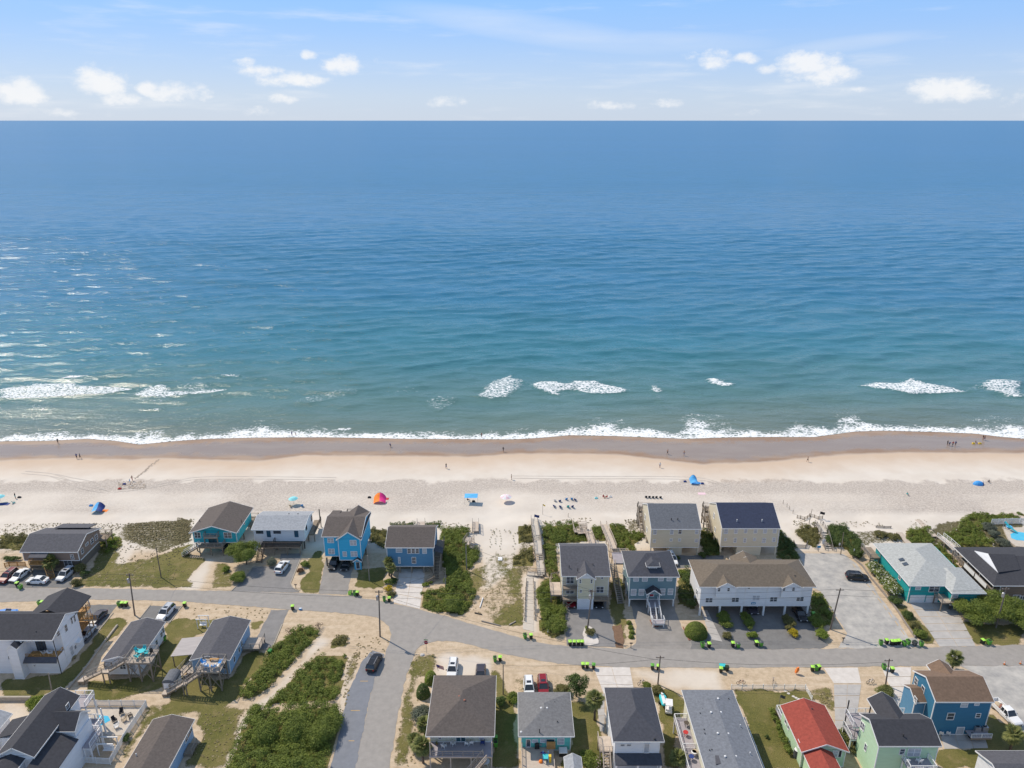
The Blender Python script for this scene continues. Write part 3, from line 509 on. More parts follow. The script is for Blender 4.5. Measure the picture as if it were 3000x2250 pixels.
    # kerb timbers and edgings
    def edge(label, pts, mt='kerb', w=.18, h=.12):
        P = [G(*p) for p in pts]; r = thing('edging', label, 'edging', (P[0][0],P[0][1],0))
        for a, c in zip(P, P[1:]): b = MB(); b.beam((a[0],a[1],h/2),(c[0],c[1],h/2),w,h); b.build('edging_timber', mt, r)
    edge('pale edging along the driveway of the white cottage', Z(3,(620,1155),(760,1020),(870,880),(1000,870),(1140,870)))
    edge('curved pale edging by the lawn of the bright blue house', Z(3,(1440,700),(1420,790),(1310,1060),(1330,1110),(1400,1160)))
    edge('pale kerb along the dark driveway behind the white modern house', Z(1,(1310,1250),(1170,1420),(1030,1590)))
    edge('pale kerb round the driveway behind the low cottage', Z(1,(1740,1160),(1620,1310)))
    edge('kerb along the driveway of the low cottage by its lawn', Z(1,(2110,1165),(1960,1365),(1920,1350)))
    edge('kerb of the long driveway beside the pale blue cottage', Z(4,(1290,0),(1170,287),(930,292)))
    edge('red brick edging before the grey blue house', Z(7,(1360,1450),(1400,1520),(1450,1530),(1470,1460)), 'brick_edge')
    edge('red brick edging beside the domed bush', Z(8,(1980,30),(2050,185),(2090,160)), 'brick_edge')
    edge('timber rail fence along the gravel parking lot', Z(11,(250,750),(340,830),(430,960),(540,1090),(640,1210),(740,1340),(830,1480),(950,1659)), 'wood_old', .15, .5)
    edge('concrete wall between the lawn and the low cottage', Z(1,(1360,1395),(1180,1630))+Z(2,(1000,500),(780,760)), 'kerb', .3, .35)
    edge('concrete garden wall behind the large white house', Z(2,(-60,880),(365,880)), 'kerb', .35, .9)
    for x0, y0, x1, y1 in ((230,800,262,842),(390,1030,430,1070),(455,1110,495,1160),(520,1195,560,1250),(585,1280,620,1330),(645,1360,682,1420),(720,1460,755,1515),(785,1560,830,1620)):
        p = G(11,x0,y0); q = G(11,x1,y1); b = MB(); b.beam((p[0],p[1],.026),(q[0],q[1],.026),.12,.008); tag(b.build('lot_line','stripe',loc=(p[0],p[1],0)), 'yellow painted line on the gravel lot beside the timber rail', 'road marking', 'yellow lines of the gravel lot', 'structure')
    # island in the forecourt
    r = sheet('kerb_island', 'pale stone island round the utility pole in the forecourt', 'kerb island', PZ(Z(8,(815,120),(835,40),(880,15),(930,40),(990,160),(1000,225),(900,245),(840,235))), .12, 'concrete_pale', .3)
    sheet('planting_bed', 'narrow planted bed edged in white between the forecourts', 'planting bed', PZ(Z(8,(1160,20),(1270,0),(1300,200),(1290,275),(1200,262))), .09, 'mulch', .3)
    for i, (x, y) in enumerate([(1345,770),(1382,797),(1440,832),(1470,848),(1500,862)]):
        p = G(10,x,y); b = MB(); b.prism([(p[0]+.3*math.cos(t)*random.uniform(.8,1.1),p[1]+.24*math.sin(t)) for t in np.linspace(0,2*math.pi,8)[:-1]], -.05, .04); tag(b.build('stepping_stone','concrete_pale',loc=(p[0],p[1],0)), 'round stepping stone in the lawn behind the white picket fence', 'stepping stone', 'stepping stones to the red roofed house', 'structure')
# ================================================================ PLANTS
THICK = [(4,[(1240,230),(1480,30),(1700,60),(1720,130),(1500,330),(1150,720),(1000,830),(850,870),(820,800),(900,680),(1060,520),(1150,300)],1.2),(4,[(1700,360),(2030,370),(1960,760),(1900,870),(1200,920),(1100,960),(1500,540)],1.0),(4,[(950,990),(1250,1010),(1650,950),(1930,980),(1930,1200),(1800,1659),(1740,1800),(600,1800),(680,1659),(830,1250)],1.9),(4,[(1880,150),(2060,150),(2040,240),(1850,280)],.8),
 (5,[(1000,270),(1330,300),(1260,450),(1430,540),(1430,620),(1300,760),(1390,1030),(1300,1230),(1230,1280),(1080,1240),(1040,960),(1050,800),(1000,500)],1.5),(5,[(770,1180),(780,1000),(1000,960),(1060,1000),(1080,1240),(900,1230)],.8),(5,[(1900,240),(2050,240),(2060,430),(1900,440)],.8),(5,[(1850,600),(2050,470),(2060,700),(1850,700)],.7),
 (7,[(120,370),(480,340),(640,440),(650,540),(270,560),(270,700),(290,900),(200,940),(150,870)],1.2),(7,[(60,1080),(290,960),(330,1130),(340,1300),(370,1400),(380,1600),(230,1659),(80,1560),(90,1400),(70,1200)],1.6),(7,[(690,380),(790,360),(850,540),(790,530),(720,520),(680,440)],1),(7,[(890,340),(1060,360),(1130,440),(1280,430),(1280,500),(1190,560),(1180,650),(940,600),(920,480)],1),
 (7,[(1950,420),(2010,420),(2150,560),(2190,640),(2000,680),(1940,560)],1),(9,[(1280,420),(1420,560),(1470,640),(1500,760),(1240,740),(1265,560)],1),(9,[(1510,390),(1690,370),(1740,520),(1690,620),(1550,530),(1480,450)],1.3),(11,[(-60,380),(120,360),(200,420),(370,640),(310,740),(180,670),(120,600),(-80,600)],1.6),
 (11,[(840,420),(1100,380),(1180,470),(1160,560),(860,560)],1),(11,[(1260,480),(1450,390),(1470,330),(1600,220),(2212,215),(2212,280),(1840,320),(1700,420),(1860,560),(1850,605),(1460,600)],.95),(11,[(1150,580),(1230,560),(1420,760),(1460,900),(1400,880),(1200,660)],.9),(1,[(0,350),(330,370),(250,520),(0,500)],1.1),(1,[(1180,360),(1400,380),(1400,470),(1250,560),(1130,480)],1.0),
 (5,[(180,270),(370,300),(340,500),(180,420)],.8),(9,[(1660,1130),(1760,1150),(1890,1370),(1880,1510),(1700,1500),(1640,1380)],.8),(7,[(1690,940),(1800,860),(1850,1100),(1900,1250),(1880,1330),(1690,1260)],1.3),(5,[(410,215),(680,215),(690,265),(420,265)],.8),(5,[(820,215),(980,205),(1000,260),(830,260)],.8),(9,[(380,400),(470,420),(600,560),(590,700),(450,720),(370,560)],1.0)]
def leaf_object(name, P, Nn, S_, mt, parent=None, off=(0,0,0)):
    """one mesh of many small bent leaf faces; P points, Nn outward directions, S_ sizes"""
    n = len(P); Nn = Nn+RNG.normal(0,.42,(n,3))+np.array([0,0,.45]); Nn /= np.linalg.norm(Nn,axis=1,keepdims=True)+1e-9
    t = np.cross(Nn, RNG.normal(0,1,(n,3))); t /= np.linalg.norm(t,axis=1,keepdims=True)+1e-9; b = np.cross(Nn,t)
    S_ = (S_*RNG.uniform(.65,1.35,n))[:,None]
    v = np.stack([P-t*S_, P-b*S_*.55+Nn*S_*.12, P+t*S_, P+b*S_*.55-Nn*S_*.05],1).reshape(-1,3)-np.array(off)
    me = bpy.data.meshes.new(name); me.vertices.add(4*n); me.vertices.foreach_set('co', v.astype(np.float32).ravel()); me.loops.add(4*n); me.loops.foreach_set('vertex_index', np.arange(4*n,dtype=np.int32))
    me.polygons.add(n); me.polygons.foreach_set('loop_start', np.arange(0,4*n,4,dtype=np.int32)); me.polygons.foreach_set('loop_total', np.full(n,4,np.int32)); me.update(calc_edges=True)
    me.materials.append(MATS[mt]); o = bpy.data.objects.new(name, me); COL.objects.link(o)
    if parent is not None: o.parent = parent
    else: o.location = off
    return o
def sph(n):
    u = RNG.normal(0,1,(n,3)); return u/np.linalg.norm(u,axis=1,keepdims=True)
def clump_points(cs, rs, per):
    P = []; Q = []
    for c, r in zip(cs, rs):
        k = max(6, int(per*r*r)); d = sph(k); d[:,2] = np.abs(d[:,2])*1.0-.25*RNG.random(k); rad = r*RNG.uniform(.55,1.05,k)[:,None]
        P.append(np.array(c)+d*rad*np.array([1,1,.85])); Q.append(d)
    return np.concatenate(P), np.concatenate(Q)
TH_LAB = {}
def build_thickets():
    labs = ['low green thicket in the vacant lot nearest the pale blue cottage','spreading green ground cover in the vacant lot beside the parking strip','tall dense thicket filling the lower vacant lot by the side street','small green patch at the sandy corner of the vacant lot','dense green shrubs filling the plot right of the slate blue cottage','low planting at the street before the slate blue cottage','green dune plants beside the top of the public crossover','olive dune scrub beside the public crossover','green dune thicket seaward of the cream house','bushy green strip between the beach path and the cream house',
     'dune shrubs between the two private walkways','dune shrubs seaward of the grey blue house deck','shrubs between the two beige houses','shrubs right of the navy roofed house','green mound beside the sandy beach access','dark shrubs behind the gravel lot at the stairs','green dune shrubs left of the private boardwalk','broad green dune scrub behind the dark roofed house','green strip along the railed boardwalk','green dune growth left of the brown house','yellow green shrubs at the end of the brown house','dune growth between the two blue houses','green verge right of the townhouses','shrub border between the grey blue house and the townhouses','shrub row seaward of the slate blue cottage','shrub row beside the small beach steps','shaded shrubs left of the navy roofed house']
    mats = ['leaf_green','leaf_green','leaf_green','leaf_olive','leaf_green','leaf_green','leaf_olive','leaf_olive','leaf_green','leaf_green','leaf_green','leaf_green','leaf_dark','leaf_dark','leaf_olive','leaf_dark','leaf_green','leaf_green','leaf_green','leaf_olive','leaf_bright','leaf_olive','leaf_green','leaf_dark','leaf_dark','leaf_dark','leaf_dark']
    for i, (zn, pts, h) in enumerate(THICK):
        poly = PL(zn, pts); xs = [p[0] for p in poly]; ys = [p[1] for p in poly]; A = (max(xs)-min(xs))*(max(ys)-min(ys)); n = int(A*1.9)
        px = RNG.uniform(min(xs),max(xs),n); py = RNG.uniform(min(ys),max(ys),n); s = inpoly(px,py,poly); px = px[s]; py = py[s]
        hv = h*(.1+1.35*n2(px,py,.22,30+i,3)); rr = RNG.uniform(.35,.85,len(px))*(.75+.25*h)
        cs = [(a,b,terrain(a,b)+max(.05,c-r*.55)) for a,b,c,r in zip(px,py,hv,rr)]
        P, Q = clump_points(cs, rr, 210); o = leaf_object('thicket', P, Q, np.full(len(P),.115), mats[i], off=(px[0],py[0],0))
        tag(o, labs[i], 'thicket', kind='stuff')
def bush(name, label, x, y, rx, ry, h, mt, per=480, ls=.10, flowers=None, group=None, stems=3, cat='bush', dome=False, z0=None):
    z0 = terrain(x,y) if z0 is None else z0; r = thing(name, label, cat, (x,y,z0), 0, group); cs = []; rs = []
    if dome:
        d = sph(int(per*5*rx*ry*max(1,h/2))); d[:,2] = np.abs(d[:,2]); P = d*np.array([rx,ry,h*.95])*RNG.uniform(.93,1.02,(len(d),1)); Q = d
    else:
        K = int(10+7*rx*ry)
        for _ in range(K):
            d = sph(1)[0]; d[2] = abs(d[2]); q = random.uniform(.35,.8); cs.append((d[0]*rx*q, d[1]*ry*q, h*.42+d[2]*h*.4*q*1.25-.1*h)); rs.append(random.uniform(.32,.52)*min(rx,ry,h*.8)*1.05)
        P, Q = clump_points(cs, rs, per)
    P[:,2] = np.maximum(P[:,2], .04)
    leaf_object('foliage', P, Q, np.full(len(P),ls), mt, r)
    b = MB()
    for k in range(stems):
        a = 2*math.pi*k/stems+random.random(); b.cyl((0,0,0),(math.cos(a)*rx*.35,math.sin(a)*ry*.35,h*.6),.05,.02,5)
    b.build('stem','bark',r,local=True)
    if flowers: 
        s = RNG.random(len(P)) < .07; leaf_object('blossom', P[s]*1.04, Q[s], np.full(s.sum(),.15), flowers, r)
    return r
def tree(label, x, y, h, R_, mt, K=16, per=300, ls=.115):
    r = thing('tree', label, 'tree', (x,y,0)); b = MB(); b.cyl((0,0,0),(.1,.05,h*.45),.17,.11,8); cs = []; rs = []
    for k in range(K):
        d = sph(1)[0]; d[2] = d[2]*.6+.15; q = random.uniform(.4,.95); c = (d[0]*R_*q, d[1]*R_*q, h*.62+d[2]*h*.36); cs.append(c); rs.append(random.uniform(.3,.5)*R_)
        if k % 2 == 0: b.cyl((.1,.05,h*.4),(c[0]*.8,c[1]*.8,c[2]-.1),.07,.025,5)
    b.build('trunk','bark',r,local=True); P, Q = clump_points(cs, rs, per); leaf_object('crown', P, Q, np.full(len(P),ls), mt, r); return r
def fan_mesh():
    b = MB(); b.beam((0,0,0),(.75,0,.06),.035,.02); n = 15
    for i in range(n):
        a = R(-105+210*i/(n-1)); l = .85*(1-.25*abs(i-7)/7); c, s = math.cos(a), math.sin(a); w_ = .075
        p0 = (.75,0,.06); m1 = (.75+c*l*.55-s*w_, s*l*.55+c*w_, .05); m2 = (.75+c*l*.55+s*w_, s*l*.55-c*w_, .05); t = (.75+c*l, s*l, -.14)
        b.add([p0,m2,t,m1], [(0,1,2,3)])
    return b.mesh('frond', 'leaf_palm')
FAN = None
def palm(label, x, y, h, cr=1.0, n=34, group=None, name='palm_tree'):
    global FAN
    if FAN is None: FAN = fan_mesh()
    r = thing(name, label, 'palm', (x,y,terrain(x,y)), 0, group); b = MB(); rings = []; lean = (random.uniform(-.12,.12),random.uniform(-.1,.1))
    for k in range(8):
        t = k/7; q = .20-.06*t+.02*(k % 2)+(.05 if k == 7 else 0); rings.append([(lean[0]*t*h*.3+q*math.cos(2*math.pi*i/9), lean[1]*t*h*.3+q*math.sin(2*math.pi*i/9), t*h) for i in range(9)])
    b.loft(rings); b.build('trunk','bark',r,local=True,smooth=True)
    for i in range(n):
        el = R(75-125*(i/n)**.9+random.uniform(-9,9)); a = i*2.399+random.uniform(-.2,.2); s = cr*random.uniform(.85,1.1)
        inst('frond', FAN, r, (lean[0]*h*.3,lean[1]*h*.3,h+.02), (random.uniform(-.3,.3),-el,a), (s,s,s))
    return r
def tuft_field(name, label, pts, size, mt, blades=14, hgt=.5):
    """many grass clumps: one mass"""
    P = []; Q = []
    for x, y in pts:
        k = blades; d = sph(k); d[:,2] = np.abs(d[:,2])+.4; P.append(np.stack([np.full(k,x)+d[:,0]*size*.5, np.full(k,y)+d[:,1]*size*.5, np.full(k,terrain(x,y))+RNG.uniform(.05,hgt,k)],-1)); q = d.copy(); q[:,2] = 1.2; Q.append(q)
    P = np.concatenate(P); o = leaf_object(name, P, np.concatenate(Q), np.full(len(P), size*.42), mt, off=(pts[0][0],pts[0][1],0)); return tag(o, label, 'dune grass', kind='stuff')
def rand_in(zn, pts, n):
    poly = PL(zn, pts); xs = [p[0] for p in poly]; ys = [p[1] for p in poly]; px = RNG.uniform(min(xs),max(xs),n*4); py = RNG.uniform(min(ys),max(ys),n*4); s = inpoly(px,py,poly); return list(zip(px[s][:n],py[s][:n]))
def build_plants():
    build_thickets()
    def B(lb, z, x, y, rx, h, mt, ry=None, **k): p = G(z,x,y); return bush(k.pop('name','bush'), lb, p[0], p[1], rx, ry or rx, h, mt, **k)
    def T(lb, z, x, y, h, R_, mt, **k): p = G(z,x,y); return tree(lb, p[0], p[1], h, R_, mt, **k)
    def PM(lb, z, x, y, h, cr=1., **k): p = G(z,x,y); return palm(lb, p[0], p[1], h, cr, **k)
    T('broad dark green tree left of the white cottage steps',3,800,840,4.8,3.5,'leaf_green',K=26); 
    B('small round shrub by the turquoise house steps',3,110,735,.9,1.4,'leaf_dark'); B('large rounded shrub at the driveway corner of the white cottage',3,700,1030,2.0,2.0,'leaf_green'); B('yellow green leafy shrub beside the sandy tracks',3,560,920,1.0,1.2,'leaf_bright')
    B('grey green shrub before the white cottage stairs',3,1100,850,1.4,1.9,'leaf_grey'); B('green shrub on the bank left of the bright blue house',3,1480,860,1.1,1.3,'leaf_green'); B('reddish brown shrub at the driveway edge of the white cottage',3,1420,935,.9,1.2,'leaf_red')
    PM('palm in front of the brown beach house',1,615,775,2.6,1.25); B('spiky olive palm shrub at the corner of the brown house',1,930,770,1.5,2.3,'leaf_olive'); B('dark bush below the brown house wall',1,990,815,1.1,1.5,'leaf_dark'); B('olive bush at the street end of the brown house lot',1,890,925,1.3,1.7,'leaf_olive')
    B('green hedge left of the brown house yard',1,130,640,2.6,1.2,'leaf_dark',ry=1.0,name='hedge',cat='hedge')
    PM('first of two palms at the slate blue cottage',5,398,815,3.6,.85); PM('second of two palms at the slate blue cottage beside its driveway',5,425,880,3.4,.85)
    B('bright yellow bush at the driveway of the slate blue cottage',5,390,990,1.0,1.2,'leaf_yellow'); B('yellow green bush at the street beside two carts',5,420,1045,1.1,1.0,'leaf_olive'); B('dark green bush under the two palms',5,450,900,1.2,1.2,'leaf_dark'); B('light green bush beside the palms',5,385,900,1.0,1.0,'leaf_bright')
    B('round light green shrub right of the concrete driveway',5,815,930,.75,.8,'leaf_bright'); B('small green shrub below the cottage stairs',5,875,905,.55,.7,'leaf_green'); B('tall rounded bush at the street right of the slate blue cottage',5,1130,1200,1.9,2.4,'leaf_green')
    B('clipped bright green dome at the corner of the brown hip roof house',6,880,660,1.15,2.4,'leaf_bright',dome=True,per=330); B('clipped dark column shrub beside the brown hip roof house',6,790,820,1.2,2.6,'leaf_dark',dome=True,per=330); B('silvery grey green bush beside the brown hip roof house',6,770,1090,1.7,2.4,'leaf_grey'); 
    PM('palm rising beside the brown hip roof house',6,815,1330,3.2,1.0); PM('spiky low palm at the side street verge',6,700,1440,1.7,1.0); PM('tall palm at the deck of the brown hip roof house',6,790,1600,3.4,1.15)
    B('sprawling shrub right of the brown hip roof house',6,1685,920,1.1,1.6,'leaf_dark'); B('dense bush before the small aqua house',6,1835,880,1.2,1.6,'leaf_green')
    T('pine like tree between the small aqua house and the concrete drive',8,745,830,4.2,2.2,'leaf_dark',K=20); B('soft round bush beside the pine like tree',8,580,800,1.5,1.8,'leaf_olive'); PM('tall palm on the lawn beside the white house with dark hip roof',8,955,1105,4.4,1.15)
    B('rounded green bush on the lawn by the flowering shrub',8,880,1600,1.8,1.9,'leaf_green'); B('pink flowering shrub below the white house porch',8,990,1640,1.3,1.6,'leaf_green',flowers='flower_pink')
    B('palmetto clump by the bicycle wheel',8,1560,730,.9,1.2,'leaf_green'); B('spiky palmetto clump above the jet ski trailer',8,1690,790,1.3,1.5,'leaf_olive'); PM('palm at the foot of the balcony apartments',8,1900,1720,3.2,1.0)
    for i,(x,y) in enumerate([(1118,1490),(1138,1545),(1150,1600),(1142,1650)]): B('clipped ball shrub in the row beside the grey blue house forecourt',7,x,y,.55,.75,'leaf_green',dome=True,per=330,group='row of ball shrubs by the forecourt')
    B('tufted grass clump on the stone island',8,905,120,1.0,1.3,'leaf_olive',z0=.12); B('low shrub behind the pole on the stone island',8,862,55,.5,.7,'leaf_green',z0=.12); B('dark bush behind the grey blue house lane',7,1960,715,1.1,1.2,'leaf_dark'); B('dark bush beside the white van behind the grey blue house',7,1675,745,.7,.9,'leaf_dark')
    B('large domed bush between the grey blue house and the townhouses',7,1890,1610,2.2,2.6,'leaf_green',dome=True,per=260); B('pale yellow green shrub at the rear corner of the townhouses',9,150,930,1.3,1.4,'leaf_bright')
    for lb,x,y,rx,h,mt,*ry in [('first hedge bush under the townhouses by the left drive',640,1470,1.5,1.7,'leaf_green',3.2),('yellow green bush at the street end of the left townhouse hedge',670,1650,1.0,1.2,'leaf_olive'),('dark hedge between the second and third townhouse drives',900,1470,1.3,1.5,'leaf_green',3.4),('bright bush at the street end of the middle townhouse hedge',965,1650,1.1,1.4,'leaf_bright'),('brownish hedge between the third and fourth townhouse drives',1385,1490,1.3,1.4,'leaf_olive',3.0),('yellow brown bush at the street end of the right townhouse hedge',1430,1620,1.1,1.3,'leaf_yellow'),('dark hedge right of the townhouse carport',1700,1490,1.7,1.6,'leaf_green',2.8),('round bright bush at the corner of the gravel lot',1770,1650,1.4,1.7,'leaf_bright'),('dark bush near the second townhouse column',930,1530,1.0,1.4,'leaf_green'),('dark shrub near the third townhouse column',1390,1560,.9,1.2,'leaf_olive')]: B(lb,9,x,y,rx,h,mt,ry=ry[0] if ry else None)
    for i,(x,y) in enumerate([(480,900),(560,990),(650,1080),(700,1150)]): B('white flowering oleander along the teal house wall',11,x,y,1.9,2.8,'leaf_green',flowers='flower',group='oleanders along the teal house')
    B('dark green bush at the front corner of the teal house',11,720,1260,1.4,1.8,'leaf_dark')
    for lb,x,y,rx,h,mt in [('upper bush between the rail and the concrete drive',860,1420,1.2,1.5,'leaf_dark'),('middle bush between the rail and the concrete drive',935,1530,1.2,1.4,'leaf_olive'),('lower bush between the rail and the concrete drive',1010,1640,1.4,1.5,'leaf_green'),('pale grey green shrub by the pool fence',1800,400,1.6,1.8,'leaf_grey'),('grey shrub left of the pool slide',1850,470,1.5,1.6,'leaf_grey'),('domed grey green shrub at the pool corner',1965,600,1.7,2.2,'leaf_grey'),('round bush amid the dune scrub',1550,545,1.0,1.3,'leaf_bright'),('brown green dune bush by the sand fence',540,470,1.8,1.1,'leaf_olive'),('brown dune bush left of the private boardwalk',700,500,1.9,1.2,'leaf_olive'),('dark shrub at the post behind the gravel lot',270,720,1.4,2.0,'leaf_dark'),('low shrub under the teal house roof',540,860,1.2,1.5,'leaf_olive')]: B(lb,11,x,y,rx,h,mt)
    for lb,x,y,h,rr,mt in [('large dense tree left of the utility pole before the dark roofed house',1620,1480,4.0,3.6,'leaf_green'),('large tree behind the utility pole before the dark roofed house',1900,1430,4.6,4.0,'leaf_green'),('broad tree right of the utility pole before the dark roofed house',2120,1520,4.4,4.0,'leaf_green'),('spreading tree at the right end before the dark roofed house',2330,1560,4.2,4.0,'leaf_green'),('small tree below the side deck of the dark roofed house',1760,1370,3.2,2.2,'leaf_olive')]: T(lb,11,x,y,h,rr,mt,K=22)
    PM('palm at the street behind the rust roofed house',12,1375,525,2.6,1.1); B('spiky palm shrub beside the utility pole and dormer',12,600,830,1.6,2.4,'leaf_palm'); PM('palm on the shaded lawn near the white pickup',12,2050,1455,3.2,1.15); B('palmetto shrub between the red roof and the mint house',12,150,1330,1.5,2.0,'leaf_palm'); B('bushes under the mint house side deck',12,230,1450,1.2,1.4,'leaf_olive')
    B('bright green bush behind the large white house',2,440,960,1.7,2.2,'leaf_bright'); B('dark bush inside the white yard fence',2,1470,1330,.8,1.1,'leaf_dark'); B('tan dried shrub at the wall of the white modern house',2,870,395,.7,.6,'leaf_dry'); B('small spiky plant on the fenced lawn',10,1130,1310,.4,.8,'leaf_dark')
    P = [(44.05,y) for y in (90.4,92.4,94.4,96.4,98.3)]
    for i, p in enumerate(P): bush('hedge','clipped green hedge run along the red roofed house',p[0],p[1],.72,1.25,1.35,'leaf_green',dome=False,group='hedge along the red roofed house',cat='hedge',per=480)
    for lb,x,y,h in [('tall dark bush in the middle of the lower vacant lot thicket',1100,1330,3.0),('second dark bush in the lower vacant lot thicket',1420,1320,3.0),('broad bush at the side street end of the thicket',1740,1330,3.2),('bush at the corner of the thicket by the shadow on the parking strip',1850,1180,2.6)]: B(lb,4,x,y,2.3,h,'leaf_green',per=230)
    B('bare brown bush on the sandy verge of the vacant lot',3,1640,1590,1.2,1.5,'twig',per=30,ls=.10); B('dry twiggy shrub beside the long driveway',3,1290,1640,.9,1.2,'twig',per=26,ls=.10); B('dead brown brush pile in the vacant lot',4,1850,420,1.6,.5,'leaf_red',per=60)
    # dune grass tufts
    pts = []
    for zn, poly, n in [(1,[(1480,210),(2212,190),(2212,420),(1560,440)],420),(1,[(0,215),(1450,205),(1300,330),(700,240),(250,320),(0,320)],240),(5,[(1000,200),(1350,220),(1330,280),(1000,270)],30),(7,[(120,290),(700,250),(690,340),(120,340)],70),(7,[(1060,290),(1250,280),(1230,420),(1080,400)],60),(11,[(0,300),(560,300),(600,360),(0,370)],40),(11,[(900,280),(1100,280),(1100,390),(850,400)],20),(24,[(1500,1430),(2212,1340),(2212,1500),(1500,1600)],260),(9,[(1430,290),(1580,280),(1560,390),(1430,350)],35),(1,[(1380,440),(2212,420),(2000,620),(1400,700)],150),(3,[(0,300),(200,320),(140,600),(0,650)],200)]: pts += rand_in(zn, poly, n)
    tuft_field('dune_grass','tufts of brown green dune grass scattered over the white dunes',pts,.26,'leaf_dune',7,.14)
    pl = []
    for i in range(24):
        for j in range(9):
            p = G(1,1480+i*31+random.uniform(-9,9)+j*2,215+j*23+random.uniform(-6,6)); pl.append(p)
    tuft_field('planted_dune_grass','rows of planted dune grass clumps on the fenced dune',pl,.40,'leaf_dune',8,.2)
    pl = []
    for c, ys in ((1575,range(290,500,28)),(1625,range(280,460,28)),(1685,range(300,520,30)),(1840,range(330,520,30)),(1600,range(300,330,10)),(1740,range(290,330,20)),(1790,range(300,330,12))): pl += [G(5,c+random.uniform(-14,14),y) for y in ys]
    tuft_field('sprig_rows','rows of small dark grass sprigs in the empty sand lot',pl,.26,'leaf_olive',7,.25)
    pts = []
    for zn, poly, n in [(4,[(400,1000),(900,960),(640,1659),(250,1659)],90),(4,[(1480,480),(1860,150),(1500,520),(1100,960),(800,1300)],90),(4,[(2030,380),(2212,250),(2100,700),(1950,1150)],70),(5,[(1330,760),(1960,760),(1940,1400),(1330,1230)],120),(1,[(1130,700),(2212,600),(2212,950),(900,950)],130),(6,[(660,350),(960,340),(700,1659),(430,1659)],70),(3,[(150,1330),(1080,1350),(1000,1480),(150,1460)],40),(6,[(0,80),(420,170),(350,300),(0,430)],40),(12,[(-150,720),(0,830),(-40,1000),(-160,900)],40)]: pts += rand_in(zn, poly, n)
    tuft_field('dry_grass','dry tussocks of yellowing grass on the sandy lots and verges',pts,.26,'leaf_dry',7,.10)
